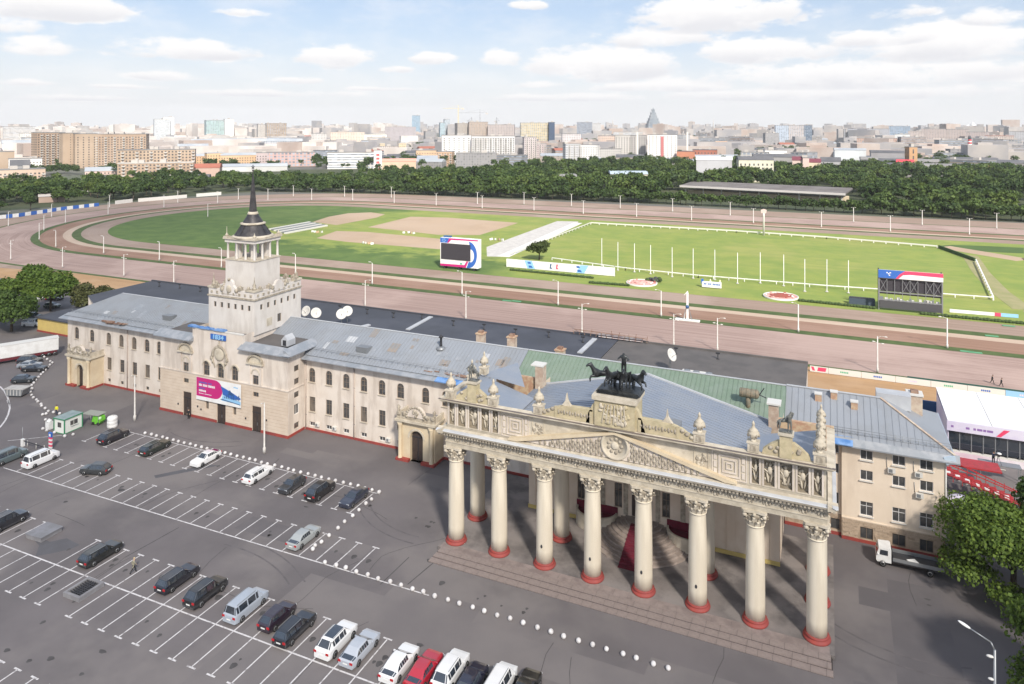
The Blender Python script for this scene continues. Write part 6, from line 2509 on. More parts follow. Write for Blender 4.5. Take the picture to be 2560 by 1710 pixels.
for lab, grp, pts in rows:
    for x, y in pts:
        o = put('ball_bollard', ball_me, loc=(x + random.gauss(0, .06), y + random.gauss(0, .05), 0), rz=random.uniform(0, 6), scale=(random.uniform(.88, 1.0),) * 3)
        tag(o, lab, 'bollard', grp)

# kiosk
KX, KY = -118.55, 79.9
KI = thing('kiosk', 'small white kiosk with green trim and flat green roof', 'kiosk', (KX, KY, 0), rz=radians(3))
KWHITE = mat('kiosk_panel', (.76, .77, .72), .5)
q = MB()
q.box(-1.2, 1.2, -1.6, 1.6, .1, 2.35, KWHITE)
q.build('body', KI, local=True)
q = MB()
for x in (-1.22, 1.22):
    for y in (-1.62, 1.62):
        q.cbox(x, y, .05, .14, .14, 2.4, KIOSKG)
q.box(-1.35, 1.35, -1.75, 1.75, 2.36, 2.52, KIOSKG)
q.face([(-1.3, -1.7, 2.525), (1.3, -1.7, 2.525), (1.3, 1.7, 2.525), (-1.3, 1.7, 2.525)], mat('kiosk_roof', (.20, .27, .27), .6, (.28, .34, .34), .8))
q.box(-1.25, 1.25, -1.65, 1.65, .02, .12, KIOSKG)
q.build('trim', KI, local=True)
q = MB()
q.box(-.35, .45, -1.66, -1.605, 1.05, 1.85, GLASS)
q.build('window', KI, local=True)
q = MB()
q.box(1.205, 1.26, -.55, .75, 1.1, 1.85, GLASS)
q.box(1.255, 1.275, .02, .08, 1.1, 1.85, KWHITE)
q.box(1.21, 1.4, -.6, .8, 1.0, 1.06, KWHITE)
q.build('window', KI, local=True)
GS = thing('lime_shelter', 'lime green rounded cart under a grey canopy beside the kiosk', 'shelter', (-116.1, 83.6, 0), rz=.15)
q = MB()
q.prism([(-.9, .55), (-.55, .15), (.6, .15), (1.0, .7), (.9, 1.35), (.4, 1.6), (-.5, 1.6)], -.55, .55, 'y', LIME)
q.blob((.75, -.4, 1.2), (.3, .3, .3), mat('pale_lime', (.45, .7, .35), .35), 10, 7)
q.build('cart', GS, local=True)
q = MB()
q.box(-2.6, .9, -.9, .9, 1.75, 1.83, mat('grey_canopy', (.30, .31, .27), .8))
for x in (-2.5, -.8, .8):
    for y in (-.8, .8):
        q.tube((x, y, 0), (x, y, 1.75), .035, .035, 6, STEEL)
q.build('canopy', GS, local=True)
for x in (-.5, .5):
    q = MB()
    q.M = Matrix.Translation((x, -.6, .25)) @ Matrix.Rotation(pi / 2, 4, 'X')
    q.lathe(0, 0, [(.25, -.06), (.25, .06)], 12, RUBBER)
    q.M = None
    q.build('wheel', GS, local=True)
WT = thing('water_tank', 'white upright plastic tank beside the kiosk area', 'tank', (-112.74, 83.76)+(0,))
q = MB()
q.lathe(0, 0, [(.78, 0), (.82, .1), (.82, .5), (.79, .54), (.82, .58), (.82, 1.1), (.79, 1.14), (.82, 1.18), (.82, 1.6), (.7, 1.78), (.3, 1.86)], 20, WHITE)
q.build('tank_body', WT, local=True)
q = MB()
q.lathe(0, 0, [(.28, 1.86), (.28, 1.95)], 12, OFFW)
q.build('lid', WT, local=True)
# striped barrier pole with blue sign
SP = thing('striped_post', 'red and white striped post with blue sign by the car-park entrance', 'post', (-113.75, 73.74, 0))
for k in range(6):
    q = MB()
    q.box(-.32, .32, -.1, .1, .25 + .3 * k, .549 + .3 * k, PINKR if k % 2 else WHITE)
    q.build('stripe_band', SP, local=True)
q = MB()
q.box(-.08, .08, -.06, .06, 0, .249, STEEL)
q.build('foot', SP, local=True)
q = MB()
q.box(-.36, .36, -.12, .12, 2.055, 2.8, BLUEP)
q.box(-.2, .2, -.125, -.121, 2.2, 2.6, WHITE)
q.build('blue_sign', SP, local=True)
BA = thing('entry_barrier', 'dark lowered barrier boom with white posts at the entrance', 'barrier', (-119.2, 72.8, 0))
q = MB()
q.bar((.2, 0, .9), (5.3, 0, .8), .1, .12, DARKST)
q.build('boom', BA, local=True)
q = MB()
q.box(-.25, .25, -.2, .2, 0, 1.15, WHITE)
q.tube((-.25, .1, 0), (-.25, .1, 3.0), .04, .04, 6, STEEL)
q.build('cabinet', BA, local=True)
q = MB()
for x in (1.0, 3.2, 5.2):
    q.tube((x, .1, 0), (x, .1, 1.0), .06, .06, 6, OFFW)
q.build('support_post', BA, local=True)
WS = thing('pay_machine', 'white rounded pay machine beside the kiosk', 'machine', (-121.91, 78.83)+(0,))
q = MB()
q.box(-.5, .5, -.35, .35, 0, 1.25, WHITE)
q.build('cabinet', WS, local=True)
q = MB()
q.lathe(0, 0, [(.45, 1.25), (.38, 1.45), (.15, 1.55)], 14, WHITE)
q.build('hood', WS, local=True)
# hatches / concrete kerb boxes in the car park
hx, hy = (-90.9, 58.13)
HT = thing('shaft_cover', 'raised square concrete shaft cover in the patched bays', 'shaft cover', (hx, hy, 0), rz=.05)
q = MB()
q.box(-1.35, 1.35, -1.35, 1.35, .0, .5, mat('weathered_concrete', (.24, .235, .245), .9, (.19, .185, .195), .8))
q.build('kerb', HT, local=True)
q = MB()
q.box(-1.45, 1.45, -1.45, 1.45, .501, .62, mat('grey_plate', (.22, .22, .24), .7, (.18, .18, .19), 1))
q.build('lid', HT, local=True)
hx, hy = (-75.79, 52.85)
HT2 = thing('ventilation_pit', 'rectangular pit with pale kerb and dark grating by the long white line', 'pit', (hx, hy, 0), rz=.02)
q = MB()
for a in ((-1.3, 1.3, -1.5, -1.2), (-1.3, 1.3, 1.2, 1.5), (-1.3, -1.0, -1.199, 1.199), (1.0, 1.3, -1.199, 1.199)):
    q.box(*a, 0, .48, MATS['weathered_concrete'])
q.build('kerb', HT2, local=True)
q = MB()
q.box(-.99, .99, -1.19, 1.19, .02, .1, DARKST)
q.build('pit_floor', HT2, local=True)
q = MB()
for k in range(9):
    y = -1.1 + .275 * k
    q.box(-.99, .99, y - .06, y + .06, .3, .36, DARKST)
for k in range(3):
    q.box(-.35 + .35 * k - .05, -.35 + .35 * k + .05, -1.19, 1.19, .361, .4, DARKST)
q.build('grating', HT2, local=True)


# ------------------------------------------------------------------ lamp posts
def lamp_proto(name, label, group, h, r0, r1, heads, armlen, m=POLEW, base=True):
    o = thing(name, label, 'lamp post', (0, 0, -200), group=group)
    q = MB()
    q.lathe(0, 0, [(r0 * 1.5, 0), (r0 * 1.5, .9), (r0, 1.0), (r1, h)], 10, m)
    q.build('pole', o, local=True)
    for (dx_, dy_, z) in heads:
        q = MB()
        q.tube((0, 0, z - .15), (dx_ * armlen * .5, dy_ * armlen * .5, z + .2), .04, .04, 6, m)
        q.tube((dx_ * armlen * .5, dy_ * armlen * .5, z + .2), (dx_ * armlen, dy_ * armlen, z + .25), .04, .035, 6, m)
        q.build('arm', o, local=True)
        q = MB()
        q.blob((dx_ * (armlen + .25), dy_ * (armlen + .25), z + .22), (.32 if dx_ else .16, .32 if dy_ else .16, .11), OFFW, 8, 6)
        q.build('lamp_head', o, local=True)
    remember(o)
    return o


lpA = lamp_proto('track_lamp', 'white lamp post along the near edge of the pink track', 'lamps along the stand side', 7.6, .15, .10, ((1, 0, 7.5), (-.5, 0, 6.2), (.6, 0, 6.0)), 1.3)
lpB = lamp_proto('track_lamp', 'white lamp post on the narrow grass strip of the near straight', 'lamps on the inner grass strip', 7.0, .17, .12, ((-1, 0, 7.0), (-1, .3, 6.9)), 1.2)
lpC = lamp_proto('track_lamp', 'white lamp post along the far side of the race course', 'lamps along the far straight', 8.0, .19, .14, ((-.8, 0, 7.8), (.8, 0, 7.8)), .9)
lpD = lamp_proto('track_lamp', 'white lamp post on the left bend of the race course', 'lamps on the left bend', 7.6, .17, .12, ((1, 0, 7.5),), 1.2)
for pr_, pts in ((lpA, [(-288.67, 171.77), (-255.31, 169.89), (-221.44, 168.81), (-121.09, 168.76), (-88.38, 168.52), (-55.69, 168.33), (-32.91, 168.01), (-23.0, 168.55), (9.82, 167.58), (-196, 167.5)]),
                 (lpB, [(-268.0, 195.26), (-234.76, 194.04), (-202.22, 193.49), (-300.96, 197.37), (-136.02, 193.43), (-169.73, 195.55), (-102.42, 192.76), (-70.95, 192.59), (-41.18, 192.82), (-6.5, 192.37), (25.77, 192.52), (75, 192.5)]),
                 (lpD, [(-328.01, 207.5), (-354.86, 226.77), (-370.37, 248.05), (-386.06, 228.56), (-401.84, 261.13), (-382.5, 281.48), (-321.85, 298.06)]),
                 (lpC, [(-415.01, 306.38), (-383.53, 320.37), (-398.69, 343.92), (-371.89, 352.64), (-376.28, 375.25), (-355.08, 381.22), (-357.18, 409.28), (-327.3, 393.56), (-320.7, 421.7), (-299.31, 402.59), (-285.77, 429.79), (-264.7, 401.51), (-231.87, 400.62), (-210.56, 417.8), (-197.43, 398.41), (-182.44, 430.3), (-163.7, 401.7), (-149.95, 431.81), (-130.44, 396.78), (-118.27, 433.6), (-98.38, 395.49), (-84.78, 429.29), (-67.42, 393.52), (-50.63, 423.34), (-35.5, 395.92), (-2.38, 393.92), (13.28, 422.3), (28.55, 391.72), (45.53, 423.52), (61.96, 395.03), (78.21, 424.28)])):
    for i, p in enumerate(pts):
        if i == 0:
            pr_.location = (*p, 0)
        else:
            clone(pr_, (*p, 0), random.uniform(-.25, .25))
# square lamp poles near the facade and the street lamp at the lower right
SL = thing('square_lamp', 'slender pale lamp pole on the square left of the banner', 'lamp post', (-111.4, 87.05)+(0,), group=None)
q = MB()
q.lathe(0, 0, [(.24, 0), (.24, .9), (.14, 1.0), (.09, 8.0)], 12, POLEW)
q.build('pole', SL, local=True)
q = MB()
q.tube((0, 0, 7.9), (0, -.5, 8.1), .04, .03, 6, POLEW)
q.build('arm', SL, local=True)
q = MB()
q.blob((0, -.6, 8.12), (.1, .2, .06), POLEW, 8, 6)
q.build('lamp_head', SL, local=True)
remember(SL)
clone(SL, (-81.54, 86.75)+(0,), 0, 'slender lamp pole with white foot in front of the right-hand door')
LX, LY = 11.85, 65.0
RL_ = thing('street_lamp', 'grey street lamp with long white head at the lower right corner', 'lamp post', (LX, LY, 0))
q = MB()
q.lathe(0, 0, [(.16, 0), (.14, 3), (.09, 11.6)], 10, STEEL)
q.build('pole', RL_, local=True)
q = MB()
q.tube((0, 0, 11.55), (-.25, 0, 12.1), .06, .06, 8, STEEL)
q.tube((-.25, 0, 12.1), (-1.6, .02, 12.75), .06, .05, 8, STEEL)
q.build('arm', RL_, local=True)
q = MB()
q.M = Matrix.Translation((-2.0, .02, 12.95)) @ Matrix.Rotation(radians(25), 4, 'Y')
q.blob((0, 0, 0), (.5, .17, .10), WHITE, 10, 6)
q.build('lamp_head', RL_, local=True)
q = MB()
q.blob((-.3, 0, 11.0), (.28, .15, .1), OFFW, 8, 6)
q.blob((-.25, -.05, 9.3), (.22, .14, .09), OFFW, 8, 6)
q.build('small_lamp', RL_, local=True)

# ------------------------------------------------------------------ infield furniture
S1 = thing('led_screen', 'black video screen in a blue, white and magenta surround, left of the tree', 'video screen', (-121.3, 225.5, 0), group=None)
q = MB()
q.box(-7.5, 7.9, 0, 2.6, 1.0, 11.2, WHITE)
q.build('housing', S1, local=True)
q = MB()
q.box(-7.1, 4.9, -.16, -.003, 3.5, 9.3, BLACKSCR)
q.build('screen', S1, local=True)
pr = MB()
y = -.02
pr.face([(-7.5, y, 9.45), (-4.6, y, 9.45), (-3.8, y, 11.2), (-7.5, y, 11.2)], BLUEP)
pr.face([(-4.6, y, 9.45), (-4.1, y, 9.45), (-3.0, y, 10.6), (7.9, y, 10.75), (7.9, y, 11.2), (-3.8, y, 11.2)], PINKP)
pr.face([(-7.5, y, 1.0), (3.0, y, 1.0), (4.0, y, 3.3), (3.3, y, 3.3), (2.4, y, 1.9), (-7.5, y, 1.75)], PINKP)
N = 14
o_ = [(3.2, 1.0)] + [(4.2 + 3.3 * cos(-pi / 2 + pi * k / N) * 1.0, 5.7 + 4.7 * sin(-pi / 2 + pi * k / N)) for k in range(N + 1)]
i_ = [(4.91, 3.0)] + [(4.91 + 1.4 * cos(-pi / 2 + pi * k / N), 5.4 + 2.3 * sin(-pi / 2 + pi * k / N)) for k in range(N + 1)]
for k in range(N):
    pr.face([(o_[k + 1][0], y, o_[k + 1][1]), (o_[k + 2][0], y, o_[k + 2][1]), (i_[k + 2][0], y, i_[k + 2][1]), (i_[k + 1][0], y, i_[k + 1][1])], BLUEP)
pr.face([(3.3, y, 1.0), (4.3, y, 1.0), (4.91, y, 3.1), (4.2, y, 3.3)], BLUEP)
pr.face([(.6, y - .002, 2.0), (1.6, y - .002, 2.0), (1.6, y - .002, 2.6), (.6, y - .002, 2.6)], GREENP)
for k in range(6):
    a = 2 * pi * k / 6
    pr.face([(-6.0 + .2 * cos(a), y - .004, 10.3 + .2 * sin(a)), (-6.0 + .8 * cos(a - .25), y - .004, 10.3 + .7 * sin(a - .25)), (-6.0 + .8 * cos(a + .25), y - .004, 10.3 + .7 * sin(a + .25))], LBLUEP)
put('printed_surround', pr.mesh('printed_surround'), S1, local=True)
q = MB()
q.cbox(-5.5, 2.0, 11.2, 3.0, 1.2, .5, NAVYP)
for x in (-6, 0, 6):
    q.cbox(x, 1.3, 0, .5, 2.0, .999, DARKST)
q.build('support', S1, local=True)

S2 = thing('screen_frame', 'black steel screen gantry with blue, red and white header board', 'video screen', (21.3, 225.0, 0))
q = MB()
q.box(-7.9, 7.9, 0, .25, 9.1, 11.4, WHITE)
q.build('header', S2, local=True)
pr = MB()
y = -.006
pr.face([(-7.9, y, 9.1), (-3.6, y, 9.1), (-2.6, y, 10.4), (-1.2, y, 11.4), (-7.9, y, 11.4)], BLUEP)
pr.face([(-3.6, y, 9.1), (-2.9, y, 9.1), (-1.8, y, 10.2), (0, y, 10.45), (7.9, y, 10.3), (7.9, y, 11.4), (-1.2, y, 11.4), (-2.6, y, 10.4)], PINKR)
for a, b in ((-5.9, 10.5), (-5.5, 10.2), (-5.1, 10.5), (-5.3, 9.8)):
    pr.face([(a, y - .003, b), (a + .36, y - .003, b), (a + .36, y - .003, b + .3), (a, y - .003, b + .3)], WHITE)
put('header_print', pr.mesh('header_print'), S2, local=True)
q = MB()
for x in (-7.75, 7.75):
    q.box(x - .15, x + .15, .3, .7, 0, 11.3, STEEL)
    q.box(x - .15, x + .15, 2.6, 3.0, 0, 11.3, DARKST)
for z in (5.1, 9.0, 2.9, .9):
    q.box(-7.6, 7.6, .3, .6, z - .12, z + .12, STEEL)
for k in range(9):
    x = -7.6 + 1.9 * k
    q.box(x - .06, x + .06, .35, .5, 2.9, 9.0, STEEL)
for k in (0, 3, 4, 6, 7):
    x = -7.6 + 1.9 * k
    q.bar((x, .4, 5.2), (x + 1.9, .4, 8.9), .1, .1, STEEL)
    q.bar((x + 1.9, .45, 5.2), (x, .45, 8.9), .08, .08, STEEL)
q.build('truss', S2, local=True)
q = MB()
q.box(-7.6, 7.6, .8, 1.0, 5.25, 9.05, BLACKSCR)
q.box(-7.6, 7.6, .7, .9, 4.5, 5.0, BLACKSCR)
q.box(-7.6, 7.6, .1, .5, .6, 2.7, mat('dark_grey_panel', (.065, .063, .07), .6))
q.build('dark_panel', S2, local=True)
q = MB()
random.seed(2)
for k in range(24):
    q.cbox(-7 + .6 * k, 1.6, 2.0, random.uniform(.3, .9), .6, random.uniform(.6, 1.5), OFFW if k % 3 else STEEL)
q.build('stored_equipment', S2, local=True)
DK = MB()
DK.box(6.0, 12.8, 228.8, 230.4, 0, 1.8, mat('dark_blue_cover', (.05, .07, .10), .7))
DK.box(6.2, 12.6, 228.95, 230.25, 1.801, 2.0, DARKST)
tag(DK.build('covered_trailer'), 'dark blue covered trailer left of the screen gantry', 'trailer')

# long white billboard
BB = thing('billboard', 'long low white hoarding with blue diamonds in front of the infield tree', 'hoarding', (-87.3, 237.3, 0))
for k in range(9):
    a = -107.6 + 4.556 * k
    q = MB()
    q.box(a + .02, a + 4.536, 237.1, 237.4, .15, 3.05, WHITE)
    q.build('board', BB)
pr = MB()
y = 237.09
for a in (-99.2, -80.6):
    pr.face([(a, y, .2), (a + 3.0, y, .2), (a + 1.8 if a < -90 else a + 4.6, y, 3.0), (a - 1.2 if a < -90 else a + 1.6, y, 3.0)], LBLUEP)
    pr.face([(a + .6, y - .003, .5), (a + 2.2, y - .003, .5), (a + 1.6, y - .003, 1.3), (a + .4, y - .003, 1.3)], BLUEP)
    pr.face([(a + .2, y - .003, 1.9), (a + 1.4, y - .003, 1.9), (a + 1.2, y - .003, 2.6), (a, y - .003, 2.6)], BLUEP)
for a, m_ in ((-90.6, NAVYP), (-88.2, PINKR)):
    pr.face([(a, y, .8), (a + .9, y, .8), (a + 1.0, y, 1.1), (a + .5, y, 1.3), (a + .8, y, 2.5), (a + .2, y, 2.5)], m_)
for k in range(7):
    pr.face([(-86.5 + .6 * k, y, 1.2), (-86.1 + .6 * k, y, 1.2), (-86.1 + .6 * k, y, 1.7), (-86.5 + .6 * k, y, 1.7)], LILAC)
put('board_print', pr.mesh('board_print'), BB)
q = MB()
for k in range(10):
    a = -107.4 + 4.5 * k
    q.bar((a, 237.42, 2.6), (a, 239.2, .1), .08, .08, STEEL)
q.build('brace', BB)
# low hedge strips by the near rail of the infield
HG = mat('hedge_green', (.035, .06, .018), .95, (.055, .085, .025), 2.0)
for i, (a, b) in enumerate((((-103.5, 232.3), (-72.0, 231.2)), ((-71.2, 224.0), (-58.0, 225.1)), ((-7.2, 226.2), (13.0, 225.2)), ((24, 223.9), (70, 223.6)))):
    q = MB()
    n = int(hypot(b[0] - a[0], b[1] - a[1]) / .8)
    for k in range(n):
        t_ = k / n
        q.blob((a[0] + (b[0] - a[0]) * t_, a[1] + (b[1] - a[1]) * t_, .35), (.65, .5, .45 + .1 * sin(k * 2.1)), HG, 7, 5)
    tag(q.build('low_hedge'), ('low clipped hedge in front of the long hoarding', 'low hedge strip left of the round flower bed', 'low hedge strip running up to the screen gantry', 'low hedge strip right of the screen gantry')[i], 'hedge')
# flagpoles
fp = thing('flagpole', 'tall white flagpole in the row along the near rail of the green', 'flagpole', (0, 0, -200), group='row of white flagpoles')
q = MB()
q.lathe(0, 0, [(.2, 0), (.11, .3), (.08, 10.2)], 8, WHITE)
q.build('pole', fp, local=True)
q = MB()
q.lathe(0, 0, [(.45, 0), (.45, .22)], 10, CONC)
q.build('footing', fp, local=True)
remember(fp)
FP = [(-41.46, 245.12), (-34.39, 245.76), (-26.76, 243.1), (-19.97, 246.6), (-12.68, 245.4), (-6.22, 239.86), (0.11, 242.25), (6.22, 243.27), (-76.21, 253.65), (-68.46, 247.79), (-62.27, 247.2), (-56.31, 246.32), (-48.46, 244.56)]
for i, p in enumerate(FP):
    if i == 0:
        fp.location = (*p, 0)
    else:
        clone(fp, (*p, 0), 0)
# round flower beds
for i, (cx_, cy_) in enumerate(((-55.6, 230.4), (-12.7, 229.4))):
    FB_ = thing('flower_bed', ('round pink flower bed with dark shrub, left of the course sign', 'round red and pink flower bed near the lamp post')[i], 'flower bed', (cx_, cy_, 0))
    q = MB()
    q.lathe(0, 0, [(5.0, 0), (5.1, .45), (4.8, .5), (4.75, .3)], 32, OFFW, cap=False)
    q.build('kerb', FB_, local=True)
    q = MB()
    FM = mat('pink_flowers', (.50, .22, .20), .9, (.62, .42, .36), 1.2)
    FM2 = mat('red_flowers', (.34, .06, .05), .9, (.25, .10, .06), 1.5)
    q.lathe(0, 0, [(4.74, .3), (3.2, .55), (3.2, .55)], 32, FM, cap=False)
    q.lathe(0, 0, [(3.2, .56), (1.0, .9), (0.01, 1.0)], 32, FM2 if i else FM, cap=False)
    for k in range(40):
        a, r_ = random.uniform(0, 6.28), random.uniform(.5, 4.5)
        q.blob((r_ * cos(a), r_ * sin(a), .55), (.35, .35, .25), (FM, FM2, OFFW)[k % 3], 6, 4)
    o = q.build('flowers', FB_, local=True, kind='stuff')
    if i == 0:
        q = MB()
        for k in range(16):
            q.blob((3.2 + random.uniform(-2.0, 2.2), 3.4 + random.uniform(-.8, .8), .9 + random.uniform(-.3, .5)), (.8, .7, .6), DARKST if k % 2 else HG, 7, 5)
        q.build('dark_shrub', FB_, local=True)
CS = thing('course_sign', 'small white board with blue lettering on the grass', 'sign', (-33.6, 232.8, 0))
q = MB()
q.box(-3.0, 3.0, 0, 1.0, .2, 1.9, WHITE)
q.box(-3.3, -2.6, .2, 1.0, 1.2, 2.6, BLUEP)
q.build('panel', CS, local=True)
pr = MB()
for k in range(11):
    a = -2.4 + .46 * k
    if k in (2, 5):
        continue
    pr.face([(a, -.006, 1.0), (a + .34, -.006, 1.0), (a + .34, -.006, 1.55), (a, -.006, 1.55)], BLUEP)
put('panel_print', pr.mesh('panel_print'), CS, local=True)
for x in (-.6, 2.4):
    q = MB()
    q.lathe(x, 1.6, [(.5, 0), (.35, .8), (.4, 1.6), (.1, 2.6)], 8, mat('pale_yellow_cone', (.7, .66, .42), .7))
    q.build('cone_marker', CS, local=True)
# finish tower on the strip between the tracks
FT = thing('finish_tower', 'white lattice finish post with dark lamp on a white base between the tracks', 'finish post', (-33.85, 191.4, 0))
q = MB()
q.box(-3.2, 3.2, -.5, .6, 0, .4, WHITE)
q.build('base', FT, local=True)
q = MB()
q.box(-.28, .28, -.2, .2, .4, 7.3, WHITE)
q.prism([(-.28, 7.301), (.28, 7.301), (0, 8.0), (-.9, 6.9), (-.9, 6.7)], -.15, .15, 'y', WHITE)
for s in (-1, 1):
    q.bar((s * 1.2, 0, .4), (s * .3, 0, 3.6), .14, .14, STEEL)
    q.bar((s * .9, .2, .4), (s * .6, .2, 2.5), .1, .1, WHITE)
q.build('mast', FT, local=True)
q = MB()
q.blob((0, -.3, 3.8), (.5, .4, .45), NAVYP, 10, 7)
q.build('lamp', FT, local=True)
FP2 = thing('far_post', 'white stop-sign post on the far side of the green', 'post', (-27.2, 355.35)+(0,))
q = MB()
q.lathe(0, 0, [(.5, 0), (.4, 9), (.4, 10.5)], 8, OFFW)
q.build('pole', FP2, local=True)
q = MB()
q.prism([(-1.1, 10.5), (1.1, 10.5), (1.3, 12.0), (0, 12.5), (-1.3, 12.0)], -.3, .3, 'y', mat('pale_pink_board', (.70, .52, .50), .6))
q.build('board', FP2, local=True)


# white rail fences round the green
def rail_fence(pts, h, step, label, wd=.14, m=WHITE):
    o = thing('rail_fence', label, 'fence', (*pts[0], 0))
    for a, b in zip(pts, pts[1:]):
        q = MB()
        q.bar((*a, h), (*b, h), wd, wd, m)
        q.build('rail', o)
        L = hypot(b[0] - a[0], b[1] - a[1])
        n = max(1, int(L / step))
        q = MB()
        for k in range(n + 1):
            t_ = k / n
            q.cbox(a[0] + (b[0] - a[0]) * t_, a[1] + (b[1] - a[1]) * t_, 0, wd * .9, wd * .9, h - wd / 2 - .003, m)
        s_ = q.build('fence_post', o)
        s_['kind'] = 'stuff'
    return o


rail_fence([(-97.0, 256.5), (-66, 249.0), (-40, 246.8), (0, 247.6), (16, 249.0), (45.3, 250.7)], .95, 4.5, 'white rail along the near edge of the green field', .26)
rail_fence([(45.4, 250.9), (52, 318)], 1.0, 4.5, 'white rail down the right end of the green field', .34)
rail_fence([(-113.5, 358), (-40, 359), (0, 356), (43, 348)], .9, 4.5, 'broad pale rail along the far edge of the green field', .5, OFFW)
rail_fence([(-115.5, 258), (-113.6, 357.5)], .9, 4.5, 'pale rail beside the concrete road', .3, OFFW)
q = MB()
q.bar((43.6, 348.2, .7), (52, 320, .7), .5, 1.2, mat('green_tarpaulin_strip', (.05, .09, .03), .9))
tag(q.build('green_windbreak'), 'short dark green windbreak at the far right corner of the green field', 'fence')
# painted boundary boards: far left blue and white, white wall further along, board at the right
BL = thing('boundary_boards', 'blue and white boundary boards on the far left of the course', 'fence', (-424, 270, 0))
bd = [(-419.87, 241.09), (-419.96, 244.11), (-420.12, 254.38), (-424.1, 270.35), (-428.25, 283.96), (-429.2, 296.12), (-429.58, 309.8)]
kk = 0
for a, b in zip(bd, bd[1:]):
    n = max(2, int(hypot(b[0] - a[0], b[1] - a[1]) / 3.4))
    for k in range(n):
        p0 = (a[0] + (b[0] - a[0]) * k / n, a[1] + (b[1] - a[1]) * k / n, 1.1)
        p1 = (a[0] + (b[0] - a[0]) * (k + .97) / n, a[1] + (b[1] - a[1]) * (k + .97) / n, 1.1)
        q = MB()
        q.bar(p0, p1, .2, 2.1, BLUEP if kk % 2 else WHITE)
        q.build('board', BL)
        kk += 1
q = MB()
bd = [(-429.16, 320.91), (-430.26, 334.43), (-428.31, 337.26), (-420.63, 370.63), (-419.9, 378.42), (-414.46, 396.37)]
for a, b in ((0, 1), (2, 3), (4, 5)):
    q.bar((*bd[a], 1.2), (*bd[b], 1.2), .3, 2.4, OFFW)
tag(q.build('white_boundary_wall'), 'white boundary wall below the trees at the far left bend', 'wall')
q = MB()
a, b = (31.34, 229.67), (47.37, 230.37)
q.bar((*a, .5), (*b, .5), .2, .9, WHITE)
RB = tag(q.build('ground_board'), 'white, red and blue low board on the grass right of the gantry', 'advertising board')
q = MB()
c1 = Vector((*a, .5)).lerp(Vector((*b, .5)), .66)
c2 = Vector((*a, .5)).lerp(Vector((*b, .5)), .75)
q.bar(c1, c2, .22, .92, PINKR)
q.bar(c2 + Vector((.02, 0, 0)), (*b, .5), .22, .92, LBLUEP)
q.build('board_print', RB)
# striped stands / white tables beside the paddock
TB = thing('long_tables', 'rows of pale grandstand benches on the grass behind the tower', 'benches', (-246, 285, 0))
e = [(-253.63, 273.49), (-237.56, 266.36), (-236.2, 295.91), (-252.72, 302.34)]
for k in range(7):
    t_ = k / 6
    p0 = (e[0][0] + (e[1][0] - e[0][0]) * t_, e[0][1] + (e[1][1] - e[0][1]) * t_, .35)
    p1 = (e[3][0] + (e[2][0] - e[3][0]) * t_, e[3][1] + (e[2][1] - e[3][1]) * t_, .35)
    q = MB()
    q.bar(p0, p1, 1.2, .7, OFFW if k % 2 == 0 else STEEL)
    q.build('bench', TB)
# odds and ends by the paddocks
for i, (p, lab) in enumerate(zip([(-184.06, 257.83), (-183.48, 291.05), (-226.35, 275.31), (-136.49, 289.83)], ('jump stands in white at the front paddock edge', 'white jump stands between the two paddocks', 'pale jump block at the left paddock corner', 'white jump poles beside the concrete road'))):
    J = thing('jump_stand', lab, 'jump', (*p, 0))
    for k in range(4):
        q = MB()
        q.bar((-3 + 1.8 * k, random.uniform(-1, 1), .5), (-1.8 + 1.8 * k, random.uniform(-1, 1), .7), .3, .9, WHITE if k != 2 else BRICKM)
        q.build('pole', J, local=True)
# green edging mats along the strips
q = MB()
for c, x, y in ((0, 0, 0),):
    pass
for p in [(-86.64, 191.35), (-83.83, 191.97), (29.57, 191.31), (31.06, 191.16), (37.3, 207.88), (43.17, 220.13)]:
    q.bar((p[0] - 1.4, p[1], .06), (p[0] + 1.4, p[1] + .1, .06), .9, .1, mat('green_mat', (.10, .30, .16), .8))
tag(q.build('green_mat'), 'small bright green mats lying on the grass strips', 'mat')
# yellow low wall building at far left and shelters
YW = thing('yellow_annex', 'low yellow annex with dark flat roof left of the long building', 'building', (-158, 113, 0))
q = MB()
wall(q, (-182.4, 115.0), (-143.6, 115.2), .35, 3.4, [], YWALL)
wall(q, (-182.4, 128), (-182.4, 115.0), .35, 3.4, [], YWALL)
q.build('wall', YW)
q = MB()
q.box(-182.9, -159.2, 114.6, 128, 3.45, 3.75, TAR)
q.box(-159.1, -143.4, 114.7, 116, 3.45, 3.8, ROOFP)
q.build('roof', YW)
q = MB()
q.box(-182.5, -143.62, 114.85, 114.97, 0, .4, RED)
q.build('plinth', YW)

# ------------------------------------------------------------------ trees
def foliage_mat(name, dark, light, sat=1.0):
    mt = bpy.data.materials.new(name)
    mt.use_nodes = True
    t = NT(mt.node_tree)
    b = t.n['Principled BSDF']
    b.inputs['Roughness'].default_value = .6
    b.inputs['Specular IOR Level'].default_value = .25
    g = t.add('ShaderNodeNewGeometry')
    oi = t.add('ShaderNodeObjectInfo')
    f = t.m('ADD', t.m('MULTIPLY', g.outputs['Random Per Island'], .75), t.m('MULTIPLY', oi.outputs['Random'], .35), clamp=True)
    t.put(b.inputs['Base Color'], t.mixc(f, (*dark, 1), (*light, 1)))
    tr = t.add('ShaderNodeBsdfTranslucent')
    t.put(tr.inputs['Color'], t.mixc(f, tuple(c * 1.2 for c in dark) + (1,), tuple(c * 1.3 for c in light) + (1,)))
    mx = t.add('ShaderNodeMixShader')
    mx.inputs[0].default_value = .25
    t.l.new(b.outputs[0], mx.inputs[1])
    t.l.new(tr.outputs[0], mx.inputs[2])
    t.l.new(mx.outputs[0], t.n['Material Output'].inputs[0])
    return mt


